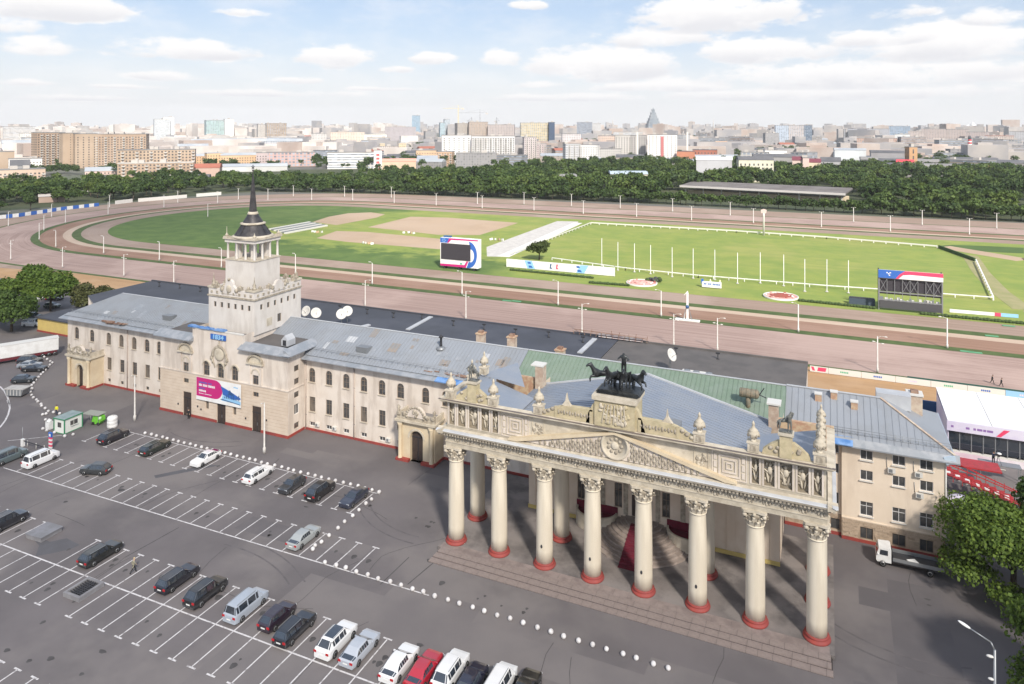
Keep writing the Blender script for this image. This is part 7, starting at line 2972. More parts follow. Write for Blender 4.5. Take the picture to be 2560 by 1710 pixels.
LEAF = foliage_mat('leaf_green', (.050, .098, .016), (.165, .235, .042))
LEAFD = foliage_mat('leaf_dark_green', (.034, .068, .016), (.100, .155, .036))
LEAFY = foliage_mat('leaf_yellow_green', (.055, .095, .018), (.130, .175, .04))
LEAFB = foliage_mat('leaf_belt_green', (.034, .070, .017), (.105, .155, .038))
LEAFX = foliage_mat('leaf_belt_dark_green', (.023, .050, .014), (.074, .118, .032))


def leaf_cloud(rng, lobes, n, size, jitter=.25):
    """n leaf quads spread over the shells of several ellipsoid lobes -> verts, faces"""
    wts = np.array([l[3] * l[4] for l in lobes])
    wts = wts / wts.sum()
    which = rng.choice(len(lobes), n, p=wts)
    L = np.array(lobes)[which]
    d = rng.normal(size=(n, 3))
    d /= np.linalg.norm(d, axis=1)[:, None]
    low = d[:, 2] < -.35
    d[low, 2] *= -.6
    rad = 1 - np.abs(rng.normal(0, jitter, n))
    # clumping: pull radius by a few random bumps
    ph = rng.uniform(0, 6.28, 3)
    bump = .88 + .14 * np.sin(5 * d[:, 0] + ph[0] + L[:, 0]) * np.sin(5 * d[:, 1] + ph[1] + L[:, 1]) + .07 * np.sin(9 * d[:, 2] + ph[2])
    c = L[:, :3] + d * (rad * bump)[:, None] * np.stack([L[:, 3], L[:, 3], L[:, 4]], 1)
    nrm = d * .7 + rng.normal(0, .55, (n, 3))
    nrm[:, 2] += .25
    nrm /= np.linalg.norm(nrm, axis=1)[:, None]
    a = np.cross(nrm, rng.normal(size=(n, 3)))
    a /= np.linalg.norm(a, axis=1)[:, None] + 1e-9
    b = np.cross(nrm, a)
    s = size * rng.uniform(.6, 1.35, n)
    a *= s[:, None]
    b *= (s * rng.uniform(.5, .9, n))[:, None]
    fold = nrm * (s * .25)[:, None]
    V = np.stack([c - a, c - b * 1.0 + fold, c + a, c + b + fold], 1).reshape(-1, 3)
    return V


def quads_mesh(name, V, m):
    n = len(V) // 4
    me = bpy.data.meshes.new(name)
    me.vertices.add(len(V))
    me.vertices.foreach_set('co', V.astype(np.float32).ravel())
    me.loops.add(n * 4)
    me.loops.foreach_set('vertex_index', np.arange(n * 4, dtype=np.int32))
    me.polygons.add(n)
    me.polygons.foreach_set('loop_start', np.arange(0, n * 4, 4, dtype=np.int32))
    me.polygons.foreach_set('loop_total', np.full(n, 4, dtype=np.int32))
    me.materials.append(m)
    me.update(calc_edges=True)
    me.validate()
    return me


def tree_meshes(seed, h, cr, n, size, m, nl=7, jit=.25, trunk_h=.3, low=0):
    rng = np.random.default_rng(seed)
    lobes = [(0, 0, h * .62, cr * .75, h * .30)]
    for k in range(nl):
        a = 2 * pi * k / nl + rng.uniform(-.4, .4)
        r = cr * rng.uniform(.35, .62)
        z = h * rng.uniform(.42, .82)
        s = cr * rng.uniform(.36, .55)
        lobes.append((r * cos(a), r * sin(a), z, s, s * rng.uniform(.7, 1.0)))
    lobes.append((rng.uniform(-.2, .2) * cr, rng.uniform(-.2, .2) * cr, h * .84, cr * .4, h * .15))
    for k in range(low):
        a = 2 * pi * k / low + .5
        lobes.append((cr * .62 * cos(a), cr * .62 * sin(a), h * rng.uniform(.16, .34), cr * rng.uniform(.3, .42), h * .15))
    crown = quads_mesh('crown', leaf_cloud(rng, lobes, n, size, jit), m)
    q = MB()
    tr = .028 * h + .06
    q.tube((0, 0, 0), (.1, .05, h * trunk_h), tr, tr * .75, 8, WOOD)
    q.tube((.1, .05, h * trunk_h), (0, 0, h * .7), tr * .75, tr * .25, 7, WOOD)
    for lx, ly, lz, s, _ in lobes[1:7]:
        q.tube((.08, .04, h * trunk_h * rng.uniform(.8, 1.3)), (lx * .85, ly * .85, lz * .95), tr * .45, tr * .12, 5, WOOD)
    return crown, q.mesh('trunk')


def tree_thing(loc, meshes, label, cat='tree', group=None, rz=0.0, s=1.0, name='leafy_tree'):
    o = thing(name, label, cat, loc, rz, group)
    o.scale = (s, s, s * random.uniform(.92, 1.1))
    c = put('crown', meshes[0], o, local=True)
    put('trunk', meshes[1], o, local=True)
    return o


# near trees
random.seed(17)
tree_thing((18.9, 94.2, 0), tree_meshes(1, 10.2, 8.2, 34000, .2, LEAF, 11, .34, .3, 7), 'large bushy green tree beyond the flat-bed truck at the right edge', rz=.4)
tree_thing((26.5, 100.5, 0), tree_meshes(2, 12.6, 7.2, 12000, .28, LEAFD, 9), 'taller dark tree behind the large bushy one at the right edge', rz=1.4)
tree_thing((20.4, 75.6, 0), tree_meshes(3, 10.6, 6.2, 24000, .185, LEAF, 9, .34, .35, 7), 'green tree behind the street lamp at the lower right corner', rz=.2)
tree_thing((25.0, 85.5, 0), tree_meshes(4, 9.5, 5.4, 9000, .25, LEAFD, 8), 'shaded tree between the two big right-hand trees')
tree_thing((19.0, 68.4, 0), tree_meshes(41, 8.0, 4.8, 17000, .175, LEAF, 8, .34, .35, 7), 'lowest tree crown in the lower right corner', rz=2.0)
tree_thing((-199, 129, 0), tree_meshes(5, 10.5, 8.0, 8500, .38, LEAF, 11, .2, .3), 'spreading green tree above the parked cars left of the long hall', rz=.3)
tree_thing((-188, 112, 0), tree_meshes(6, 10.5, 7.0, 7500, .34, LEAFD, 10, .2, .3), 'dark tree overhanging the lorry at the left edge', rz=1.1)
tree_thing((-197, 108, 0), tree_meshes(7, 11.5, 7.5, 6500, .36, LEAFD, 9), 'dark tree cut by the left picture edge behind the lorry', rz=2.2)
tree_thing((-207, 122, 0), tree_meshes(71, 10.5, 7.0, 5500, .38, LEAF, 9), 'green tree at the left edge behind the dark ones', rz=.7)
tree_thing((-224, 140, 0), tree_meshes(8, 9.5, 6.0, 4500, .4, LEAF, 8), 'green tree at the left edge by the orange sand', rz=2.9)
tree_thing((-182, 130, 0), tree_meshes(9, 7.4, 6.0, 5500, .36, foliage_mat('leaf_olive', (.065, .072, .024), (.14, .145, .055)), 9, .2, .3), 'olive brown-green tree nearest the left end of the dark roof', rz=.9)
tree_thing((-101.6, 254.6, 0), tree_meshes(10, 7.6, 4.9, 4500, .34, foliage_mat('leaf_deep_olive', (.035, .05, .014), (.075, .10, .028)), 8), 'single round tree standing behind the long white hoarding', rz=.5)

# far belt: prototypes in three greens; the front row is leafy almost to the ground
FAR, LOW = [], []
for k in range(9):
    m_ = (LEAFX, LEAFB, LEAFX, LEAFB, LEAFX, LEAFY, LEAFX, LEAFB, LEAFX)[k]
    FAR.append(tree_meshes(100 + k, 15.0, 6.6, 700, .85, m_, 7))
for k in range(5):
    rng = np.random.default_rng(300 + k)
    lobes = [(0, 0, 4.6, 3.6, 4.3)] + [(2.6 * cos(a), 2.6 * sin(a), rng.uniform(2.6, 7.0), 2.4, 2.4) for a in np.linspace(0, 2 * pi, 7)[:6]]
    tk = MB()
    tk.tube((0, 0, 0), (0, 0, 5), .25, .12, 6, WOOD)
    LOW.append((quads_mesh('crown', leaf_cloud(rng, lobes, 520, .8), (LEAFX, LEAFB, LEAFX, LEAFX, LEAFB)[k]), tk.mesh('trunk')))


def belt_edge(x):
    """far edge of the course (front line of the tree belt) for world x"""
    pts = [(-520, 250), (-470, 300), (-445, 335), (-430, 400), (-415, 425), (-350, 449), (-262, 457), (-166, 465), (-100, 468), (-30, 466), (69, 460), (140, 458), (220, 456), (420, 456)]
    for (a, b), (c, d) in zip(pts, pts[1:]):
        if a <= x <= c:
            return b + (d - b) * (x - a) / (c - a)
    return 260 if x < -500 else 456


CLEAR = [(-108, 24, 466, 548), (-75, 10, 548, 575), (100, 270, 470, 528)]   # grandstand and stable sheds
random.seed(23)
spots_far = []
tries = 0
while len(spots_far) < 2700 and tries < 60000:
    tries += 1
    x = random.uniform(-640, 340)
    e = belt_edge(x)
    y = e + 9 + random.random() ** 1.25 * 420
    azd = math.degrees(atan2(x, y))
    fwd = y * .9139 - x * .4059
    lim = 610 if azd < -46 else (660 if azd < -36 else (760 if azd < -22 else 860 - max(0, azd) * 9))
    if fwd > lim + random.gauss(0, 14):
        continue
    if any(a < x < b and c < y < d for a, b, c, d in CLEAR):
        continue
    spots_far.append((y - e, x, y))
front = []
x = -405.0
while x < 340:
    front.append((0.0, x, belt_edge(x) + random.uniform(3, 6)))
    x += random.uniform(4.2, 6.5)
left = []
for k in range(150):
    left.append((1.0, -440 - 150 * random.random(), 215 + 270 * random.random()))
allp = front + left + sorted(spots_far)
HUE = ('dark green', 'mid green', 'dark green', 'mid green', 'dark green', 'yellow-green', 'dark green', 'mid green', 'dark green')
LHUE = ('dark green', 'mid green', 'dark green', 'dark green', 'mid green')
REG = ((-430, 'beyond the blue and white boundary boards'), (-340, 'beyond the white boundary wall'), (-250, 'behind the tower spire'), (-170, 'behind the sand paddocks'), (-105, 'behind the concrete road'),
       (-45, 'before the left half of the far grandstand'), (22, 'before the right half of the far grandstand'), (110, 'right of the far grandstand'), (900, 'before the stables at the right edge'))
NIND = 285
for i, (d_, x, y) in enumerate(allp[:NIND]):
    reg = next(t_ for lim, t_ in REG if x < lim)
    if d_ == 0:
        k = random.randrange(5)
        s_ = random.uniform(.85, 1.0) if -110 < x < 25 else random.uniform(.95, 1.25)
        lab = LHUE[k] + ' hedge-row tree at the track edge ' + reg
        tree_thing((x, y, 0), LOW[k], lab, 'tree', lab, random.uniform(0, 6.28), s_, name='belt_tree')
    else:
        k = random.randrange(9)
        lab = HUE[k] + ' tree in the second row ' + reg
        tree_thing((x, y, 0), FAR[k], lab, 'tree', lab, random.uniform(0, 6.28), random.uniform(.62, .85) if x < -300 or -110 < x < 25 else random.uniform(.75, 1.1), name='belt_tree')
wf = MB()
wf.face([(-640, 230, -.08), (-470, 240, -.08), (-440, 335, -.08), (-415, 430, -.08), (-262, 460, -.08), (-100, 469, -.08), (69, 461, -.08), (420, 458, -.08), (420, 820, -.08), (-350, 800, -.08), (-640, 620, -.08)], mat('woodland_floor', (.035, .05, .018), .95, (.06, .07, .03), .04))
struct('woodland_ground', wf)
# the rest of the wood as one mass of crowns
rng = np.random.default_rng(77)
protoV = []
for k in range(6):
    lobes = [(0, 0, 9.4, 5.0, 4.6)] + [(3.2 * cos(a), 3.2 * sin(a), rng.uniform(6.4, 12.4), rng.uniform(2.0, 2.9), rng.uniform(1.7, 2.5)) for a in np.linspace(0, 2 * pi, 6)[:5] + rng.uniform(0, 1)]
    protoV.append(leaf_cloud(rng, lobes, 250, 1.0))


def wood_mass(name, pts, m, label, zoff=0.0):
    out = []
    for (x, y) in pts:
        V = protoV[rng.integers(6)].copy()
        a, s = rng.uniform(0, 6.28), rng.uniform(.68, 1.22) * (.72 if x < -300 and y < 700 else 1.0)
        R = np.array([[cos(a), -sin(a), 0], [sin(a), cos(a), 0], [0, 0, 1]])
        out.append((V * s) @ R.T + np.array([x, y, zoff]))
    o = put(name, quads_mesh(name, np.concatenate(out), m))
    o['kind'] = 'stuff'
    o['label'] = label
    return o


rest = [(x, y) for _, x, y in allp[NIND:]]
wood_mass('far_wood', [p for i, p in enumerate(rest) if i % 8 < 3], LEAFX, 'dark crowns of the wood deeper in the belt')
wood_mass('far_wood', [p for i, p in enumerate(rest) if 3 <= i % 8 < 7], LEAFB, 'mid green crowns of the wood deeper in the belt')
wood_mass('far_wood', [p for i, p in enumerate(rest) if i % 8 == 7], LEAFY, 'yellow-green crowns of the wood deeper in the belt')
# clumps of green between the city blocks
cl = []
for (x, y), n_, sx, sy in (((-756.8, 495.2), 26, 16, 10), ((-717.0, 534.8), 12, 12, 6), ((-648.8, 652.7), 30, 40, 8), ((-497.4, 763.7), 30, 34, 10), ((-158.6, 1352.0), 26, 34, 14), ((-17.4, 1141.2), 40, 60, 16), ((40.8, 1331.2), 40, 46, 14), ((141.4, 1102.4), 36, 44, 10), ((200.2, 1139.4), 30, 46, 8)):
    for j in range(n_):
        cl.append((x + random.gauss(0, sx), y + random.gauss(0, sy)))
random.seed(31)
for k in range(150):
    d = random.uniform(850, 3200)
    a = radians(random.uniform(-62, 14))
    cx_, cy_ = d * sin(a), d * cos(a)
    for j in range(random.randint(4, 16)):
        cl.append((cx_ + random.gauss(0, 26), cy_ + random.gauss(0, 14)))
wood_mass('city_greenery', cl, LEAFX, 'clumps of street trees between the city blocks')

# ------------------------------------------------------------------ the city beyond
FACADE = {}


def facade_mat(name, wallc, winc, fw=3.3, fh=3.1, ww=.45, wh=.5, band=False):
    """wall paint with rows of windows for buildings too far away to tell panes apart"""
    if name in FACADE:
        return FACADE[name]
    mt = bpy.data.materials.new(name)
    mt.use_nodes = True
    t = NT(mt.node_tree)
    b = t.n['Principled BSDF']
    b.inputs['Roughness'].default_value = .75
    tcx = t.add('ShaderNodeTexCoord')
    sp_ = t.add('ShaderNodeSeparateXYZ')
    t.l.new(tcx.outputs['Object'], sp_.inputs[0])
    sn = t.add('ShaderNodeSeparateXYZ')
    t.l.new(tcx.outputs['Normal'], sn.inputs[0])
    u = t.m('ADD', t.m('MULTIPLY', sp_.outputs[0], t.m('ABSOLUTE', sn.outputs[1])), t.m('MULTIPLY', sp_.outputs[1], t.m('ABSOLUTE', sn.outputs[0])))
    fu = t.m('FRACT', t.m('DIVIDE', u, fw))
    fz = t.m('FRACT', t.m('DIVIDE', sp_.outputs[2], fh))
    iu = t.m('LESS_THAN', t.m('ABSOLUTE', t.m('SUBTRACT', fu, .5)), ww / 2)
    iz = t.m('LESS_THAN', t.m('ABSOLUTE', t.m('SUBTRACT', fz, .55)), wh / 2)
    side = t.m('LESS_THAN', t.m('ABSOLUTE', sn.outputs[2]), .5)
    k = t.m('MULTIPLY', t.m('MULTIPLY', iz, side), 1.0 if band else iu)
    wn_ = t.add('ShaderNodeTexWhiteNoise', noise_dimensions='2D')
    cb = t.add('ShaderNodeCombineXYZ')
    t.put(cb.inputs[0], t.m('FLOOR', t.m('DIVIDE', u, fw)))
    t.put(cb.inputs[1], t.m('FLOOR', t.m('DIVIDE', sp_.outputs[2], fh)))
    t.l.new(cb.outputs[0], wn_.inputs['Vector'])
    oi = t.add('ShaderNodeObjectInfo')
    base = t.mixc(t.m('MULTIPLY', t.ramp(t.noise(tcx.outputs['Object'], .05, 4), .35, .65), .25), oi.outputs['Color'], (.3, .28, .26, 1))
    wcol = t.mixc(wn_.outputs[0], (*winc, 1), (*[min(1, c * 2.4 + .05) for c in winc], 1))
    t.put(b.inputs['Base Color'], t.mixc(k, base, wcol))
    FACADE[name] = mt
    return mt


F_PUNCH = facade_mat('facade_punched_windows', None, (.10, .10, .11))
F_BAND = facade_mat('facade_window_bands', None, (.12, .14, .17), wh=.42, band=True)
F_BIG = facade_mat('facade_large_windows', None, (.13, .15, .18), fw=4.5, fh=3.6, ww=.62, wh=.6)
FLATROOF = mat('city_flat_roof', (.24, .235, .23), .85, (.17, .165, .165), .05)
METROOF = mat('city_metal_roof', (.30, .33, .37), .5, (.38, .40, .42), .05)
REDROOF = mat('city_red_roof', (.34, .12, .08), .8, (.28, .10, .07), .05)
DARKROOF = mat('city_dark_roof', (.085, .088, .10), .8, (.13, .13, .14), .04)
WINDK = mat('distant_window', (.06, .06, .065), .2, (.16, .15, .14), .3)
BALC = mat('balcony_panel', (.42, .40, .38), .8, (.55, .52, .48), .3)
PEN = mat('penthouse_plaster', (.45, .42, .39), .9)


def block(spec, depth, colr_, label, fac=None, skew=0.0, roof=None, name='city_block', group=None, parts=True, cat='building', gable=0.0, wins=None, balc=0, base_h=0.0):
    cx_, cy_, w_, h = spec
    rz = atan2(-cx_, cy_) + skew
    ux, uy = -sin(rz), cos(rz)      # local +y (away)
    o = thing(name, label, cat, (cx_ + ux * depth / 2, cy_ + uy * depth / 2, 0), rz, group)
    q = MB()
    q.box(-w_ / 2, w_ / 2, -depth / 2, depth / 2, 0, h, fac or F_PUNCH, skip='bt')
    b = q.build('wall', o, local=True)
    b.color = (*colr_, 1)
    q = MB()
    rm_ = roof or FLATROOF
    if gable:
        q.prism([(-depth / 2 - .4, h), (depth / 2 + .4, h), (depth / 2 - 2 if depth > 8 else 0, h + gable), (-depth / 2 + 4 if depth > 8 else 0, h + gable)], -w_ / 2 - .4, w_ / 2 + .4, 'x', rm_)
    else:
        q.box(-w_ / 2 - .2, w_ / 2 + .2, -depth / 2 - .2, depth / 2 + .2, h + .002, h + .7, rm_)
        random.seed(int(abs(cx_ * 7 + cy_)))
        for k in range(1 + int(w_ / 30)):
            x = random.uniform(-w_ * .4, w_ * .4)
            q.cbox(x, 0, h + .702, random.uniform(3, 6), min(depth * .6, 5), random.uniform(1.5, 3.2), PEN)
    q.build('roof', o, local=True)
    if wins:
        fw, fh, ww, wh, m_ = wins
        q = MB()
        nx, nz = int(w_ / fw), int((h - base_h) / fh)
        yf = -depth / 2
        for i in range(nx):
            for j in range(nz):
                x = -w_ / 2 + w_ * (i + .5) / nx
                z = base_h + fh * j + (fh - wh) * .5
                q.face([(x - ww / 2, yf - .05, z), (x + ww / 2, yf - .05, z), (x + ww / 2, yf - .05, z + wh), (x - ww / 2, yf - .05, z + wh)], m_)
        ny = int(depth / fw)
        for xs_ in (-1, 1):
            for i in range(ny):
                for j in range(nz):
                    y = -depth / 2 + depth * (i + .5) / ny
                    z = base_h + fh * j + (fh - wh) * .5
                    q.face([(xs_ * (w_ / 2 + .05), y - ww / 2 * xs_, z), (xs_ * (w_ / 2 + .05), y + ww / 2 * xs_, z), (xs_ * (w_ / 2 + .05), y + ww / 2 * xs_, z + wh), (xs_ * (w_ / 2 + .05), y - ww / 2 * xs_, z + wh)], m_)
        s_ = q.build('window_grid', o, local=True)
        s_['kind'] = 'stuff'
        if balc:
            q = MB()
            for i in range(1, nx, balc):
                for j in range(nz):
                    x = -w_ / 2 + w_ * (i + .5) / nx
                    q.box(x - fw * .48, x + fw * .48, yf - 1.1, yf - .06, base_h + fh * j + .1, base_h + fh * j + 1.2, BALC)
            s_ = q.build('balcony', o, local=True)
            s_['kind'] = 'stuff'
    return o


PLAIN = mat('far_wall_paint', (1, 1, 1), .8, (.86, .84, .82), .05, objcol=True)
TAN, TAN2, PALEW, GREYW, PINKB, CRM = (.40, .295, .22), (.44, .34, .255), (.74, .72, .70), (.48, .47, .47), (.60, .46, .42), (.66, .58, .46)
WT_ = (3.2, 3.0, 1.5, 1.5, WINDK)
block((-885.1, 575.0, 32.0, 43.0), 16, TAN, 'left wing of the big tan apartment slab', PLAIN, .42, wins=WT_, balc=2, name='apartment_slab')
block((-850.6, 576.1, 17.0, 42.5), 14, TAN2, 'blank tan stair tower of the big apartment slab', PLAIN, .3, name='apartment_slab', wins=(9, 3, .8, 1.2, WINDK))
block((-827.2, 579.9, 23.3, 41.8), 16, TAN2, 'middle wing of the big tan apartment slab', PLAIN, .15, wins=(5.2, 3.0, 1.3, 1.5, WINDK), name='apartment_slab')
block((-802.9, 606.0, 60.5, 41.2), 16, TAN, 'right wing of the big tan apartment slab with balconies', PLAIN, -.25, wins=WT_, balc=3, name='apartment_slab')
block((-617.9, 507.7, 70.6, 27.3), 14, TAN2, 'tan brick block with stepped terraces left of the tree belt', PLAIN, -.12, wins=WT_, name='apartment_block', balc=4)
block((-596.8, 489.7, 66.5, 15.3), 12, TAN, 'lower front of the stepped tan brick block', PLAIN, -.12, wins=WT_, balc=3, name='apartment_block', roof=BALC)
block((-679.9, 409.1, 45.7, 11.4), 14, (.58, .45, .36), 'pinkish tan block low at the left picture edge', PLAIN, .1, wins=WT_, balc=3, name='apartment_block')
block((-854.9, 495.4, 29.8, 22.3), 14, TAN2, 'plain tan block at the left edge behind the pinkish one', PLAIN, .1, name='apartment_block')
block((-806.1, 495.2, 30.3, 15.4), 12, PALEW, 'white house with small windows left of the tan slab', PLAIN, .05, wins=(3, 3.2, 1.1, 1.4, WINDK), name='town_house')
block((-770.0, 467.5, 17.2, 10.0), 14, (.3, .3, .31), 'house with dark hipped roof left of the tan slab', PLAIN, 0, roof=DARKROOF, gable=6, name='town_house')
block((-698.3, 510.3, 36.5, 4.0), 12, PINKB, 'low pinkish house with blue-grey roof before the tan slab', PLAIN, -.05, roof=METROOF, gable=4, wins=(3.2, 3.4, 1.2, 1.5, WINDK), name='town_house')
block((-530.7, 376.9, 16.2, -0.9), 10, (.5, .5, .48), 'small pale shed roof among the left trees', PLAIN, 0, roof=OFFW, gable=1.2, name='shed')
block((-479.8, 312.0, 14.9, 4.1), 10, (.4, .3, .25), 'small pink-brown shed among the left trees', PLAIN, 0, roof=mat('pale_shed_roof', (.45, .42, .40), .8), gable=1.5, name='shed')
block((-1090.3, 664.3, 47.8, 25.5), 20, PALEW, 'white works hall with curved grey roof at the left', PLAIN, .05, roof=METROOF, gable=5, name='hall')
block((-1770.1, 1073.4, 63.3, 49.6), 30, (.66, .62, .58), 'long whitish office block on the left skyline', F_BAND, .05, name='office_block')
block((-1970.8, 1640.7, 47.6, 72.6), 30, (.72, .74, .74), 'pale slender tower on the left skyline', F_BAND, .1, name='office_tower')
block((-1969.3, 1663.3, 31.2, 79.9), 20, (.80, .78, .76), 'white fin of the pale tower on the left skyline', PLAIN, .1, name='office_tower')
block((-1575.4, 1488.2, 52.8, 66.8), 40, (.36, .50, .48), 'green glass office block on the skyline', F_BIG, .12, name='office_block')
block((-1533.2, 1496.0, 22.6, 69.8), 40, (.82, .82, .80), 'white end slab of the green glass office block', PLAIN, .12, name='office_block')
block((-1383.0, 1464.3, 23.6, 55.2), 30, (.5, .47, .44), 'grey-brown left part of the office block with the brown front', F_PUNCH, .1, name='office_block')
block((-1341.3, 1471.9, 51.8, 58.1), 30, (.36, .26, .17), 'office block with brown glazed front on the skyline', F_BIG, .1, name='office_block')
block((-1088.6, 993.3, 36.3, 22.2), 24, (.60, .58, .58), 'grey classical range left of the long palace', F_PUNCH, 0, roof=METROOF, gable=4, name='palace_range')
block((-1081.3, 1073.2, 104.3, 19.9), 30, (.64, .62, .60), 'long pale palace front with rows of windows', F_BIG, 0, roof=METROOF, gable=6, name='palace_range')
block((-983.3, 1094.8, 76.8, 21.1), 30, (.50, .50, .52), 'long grey classical building right of the palace', F_BIG, 0, roof=METROOF, gable=5, name='palace_range')
block((-946.4, 837.7, 58.3, 18.3), 20, (.62, .54, .46), 'cream range with violet-grey roof left of the palace', F_PUNCH, 0, roof=METROOF, gable=4, name='town_house')
block((-787.3, 700.5, 46.7, 10.4), 14, (.60, .40, .24), 'left house of the long orange row', PLAIN, 0, wins=(3.2, 3.3, 1.2, 1.6, WINDK), roof=METROOF, gable=3, name='row_house')
block((-745.5, 702.7, 20.5, 15.0), 16, (.64, .44, .26), 'taller orange corner house of the row', PLAIN, .2, wins=(3.2, 3.3, 1.2, 1.6, WINDK), name='row_house', roof=METROOF)
block((-722.7, 723.8, 48.4, 12.1), 14, (.62, .42, .26), 'right house of the long orange row', PLAIN, 0, wins=(3.2, 3.3, 1.2, 1.6, WINDK), roof=METROOF, gable=3, name='row_house')
block((-676.1, 717.1, 17.3, 16.1), 14, (.48, .40, .40), 'mauve-grey house at the end of the orange row', PLAIN, 0, wins=(3.2, 3.3, 1.2, 1.6, WINDK), name='row_house')
block((-620.9, 708.8, 58.2, 17.7), 16, (.52, .34, .31), 'red and white works building with window bands', F_BIG, -.05, name='works')
block((-589.9, 613.2, 69.5, 5.8), 14, (.55, .56, .56), 'long low shed with pale blue-grey roof behind the belt', PLAIN, -.1, roof=METROOF, gable=3, name='shed')
block((-581.6, 529.3, 36.5, 8.9), 14, (.55, .40, .34), 'low house with dark red roof left of the spire', PLAIN, -.2, roof=REDROOF, gable=4, name='town_house')
block((-521.5, 468.5, 22.5, 4.4), 12, (.66, .64, .58), 'small white house with dark roof among the trees left of the spire', PLAIN, -.2, roof=DARKROOF, gable=3, name='town_house')
block((-678.9, 847.2, 34.8, 14.7), 20, (.22, .23, .26), 'dark blue-grey hall right of the works building', F_BAND, 0, roof=DARKROOF, name='hall')
block((-521.2, 698.4, 56.3, 19.5), 16, (.72, .70, .68), 'long white hall with dark windows behind the belt', F_BAND, -.1, name='hall')
block((-463.2, 669.5, 8.9, 23.9), 10, (.76, .72, .70), 'white and red gable front behind the belt', PLAIN, 0, wins=(5, 4.2, 3.6, 2.4, mat('red_panel_far', (.55, .10, .10), .6)), name='hall')
block((-452.4, 696.2, 39.0, 10.4), 16, (.62, .48, .36), 'low hall with salmon red roof behind the belt', PLAIN, 0, roof=mat('salmon_roof', (.58, .30, .23), .8), gable=3, name='hall')
block((-467.4, 782.5, 25.7, 20.2), 14, (.60, .42, .28), 'tan brick block left half in front of the white tower blocks', PLAIN, .05, wins=(3.0, 3.0, 1.0, 1.5, WINDK), name='apartment_block')
block((-439.3, 778.6, 20.3, 18.9), 14, (.58, .40, .27), 'tan brick block right half in front of the white tower blocks', PLAIN, -.25, wins=WT_, balc=2, name='apartment_block')
block((-470.3, 868.8, 40.8, 38.3), 14, (.76, .76, .77), 'white ribbed tower block in the middle of the view', PLAIN, .06, wins=(6.5, 2.95, 2.2, 1.4, WINDK), name='tower_block')
block((-421.4, 885.0, 59.3, 37.3), 14, (.62, .62, .63), 'white block with checkered balconies in the middle of the view', PLAIN, .05, wins=(3.4, 2.95, 1.8, 1.5, WINDK), balc=2, name='tower_block')
block((-1377.0, 2232.9, 29.1, 89.2), 34, (.22, .36, .48), 'blue glass tower standing alone on the skyline', F_BIG, 0, name='office_tower')
block((-1125.5, 2016.5, 19.0, 72.3), 30, (.40, .46, .50), 'teal glass tower left of the building site', F_BIG, .1, name='office_tower')
block((-1129.7, 1992.7, 16.5, 61.5), 30, (.34, .46, .50), 'lower teal glass block left of the building site', F_BIG, .1, name='office_tower')
block((-703.1, 1328.8, 25.6, 56.7), 24, (.38, .34, .30), 'left shell of the unfinished tower blocks', F_PUNCH, .25, name='unfinished_block')
block((-669.2, 1332.9, 40.1, 59.4), 24, (.40, .32, .26), 'tallest shell of the unfinished tower blocks under the crane', F_PUNCH, .1, name='unfinished_block')
block((-622.1, 1343.0, 55.1, 53.6), 24, (.44, .38, .36), 'right shell of the unfinished tower blocks', F_PUNCH, -.1, name='unfinished_block')
block((-705.5, 999.5, 31.7, 26.6), 16, (.46, .50, .56), 'blue-grey striped block behind the belt', F_BAND, 0, name='office_block')
block((-660.0, 997.8, 43.9, 22.5), 18, (.66, .54, .34), 'yellow block behind the belt', F_PUNCH, 0, roof=METROOF, name='office_block')
block((-926.9, 1229.4, 71.4, 38.1), 24, (.70, .58, .48), 'long pale peach block', F_PUNCH, 0, name='office_block')
block((-843.9, 1211.5, 45.0, 34.0), 24, (.72, .72, .66), 'pale low hall right of the peach block', PLAIN, 0, name='hall')
block((-1044.7, 1614.7, 82.6, 48.1), 30, (.42, .38, .40), 'mauve-grey range on the skyline under the blue tower', F_PUNCH, 0, name='office_block')
FR = block((-615.5, 1531.9, 78.4, 58.2), 40, (.60, .50, .30), 'office block framed by a dark blue portal', F_BIG, .06, name='office_block')
block((-581.4, 1536.1, 13.4, 59.7), 40, (.05, .08, .14), 'dark blue right leg of the portal office block', PLAIN, .06, name='office_block')
block((-308.9, 896.8, 21.0, 27.1), 14, (.58, .59, .62), 'left grey face of the white angled block', PLAIN, .3, wins=(3.4, 3.0, 1.8, 1.4, WINDK), balc=2, name='tower_block')
block((-292.9, 914.8, 23.2, 25.7), 14, (.72, .72, .72), 'right white face of the angled block', PLAIN, -.2, wins=(3.2, 3.0, 1.2, 1.4, WINDK), name='tower_block')
block((-270.4, 1006.9, 22.9, 37.9), 16, (.50, .48, .46), 'grey tower block, left of the pair beside the white one', PLAIN, .05, wins=(3.3, 2.95, 1.3, 1.4, WINDK), name='tower_block')
block((-249.1, 1010.9, 21.0, 37.6), 16, (.42, .40, .39), 'darker grey tower block of the pair beside the white one', PLAIN, -.1, wins=(3.3, 2.95, 1.3, 1.4, WINDK), name='tower_block')
RS_ = block((-208.9, 985.0, 40.3, 38.9), 16, (.80, .78, .78), 'white tower block with red vertical stripe', PLAIN, 0, wins=(4.6, 2.9, 1.4, 1.3, WINDK), name='tower_block')
q = MB()
q.box(-1.8, 1.8, -8.4, -8.06, 2, 37, mat('red_far_stripe', (.50, .16, .16), .7))
q.build('red_stripe', RS_, local=True)
for s in (-1, 1):
    q = MB()
    q.box(s * 34 - 1.2, s * 34 + 1.2, -8.6, -8.07, 0, 43, OFFW)
    q.build('corner_fin', RS_, local=True)
block((-420.3, 1016.8, 19.8, 33.6), 14, (.58, .52, .52), 'grey-pink block with balconies right of the checkered one', PLAIN, .2, wins=WT_, balc=2, name='apartment_block')
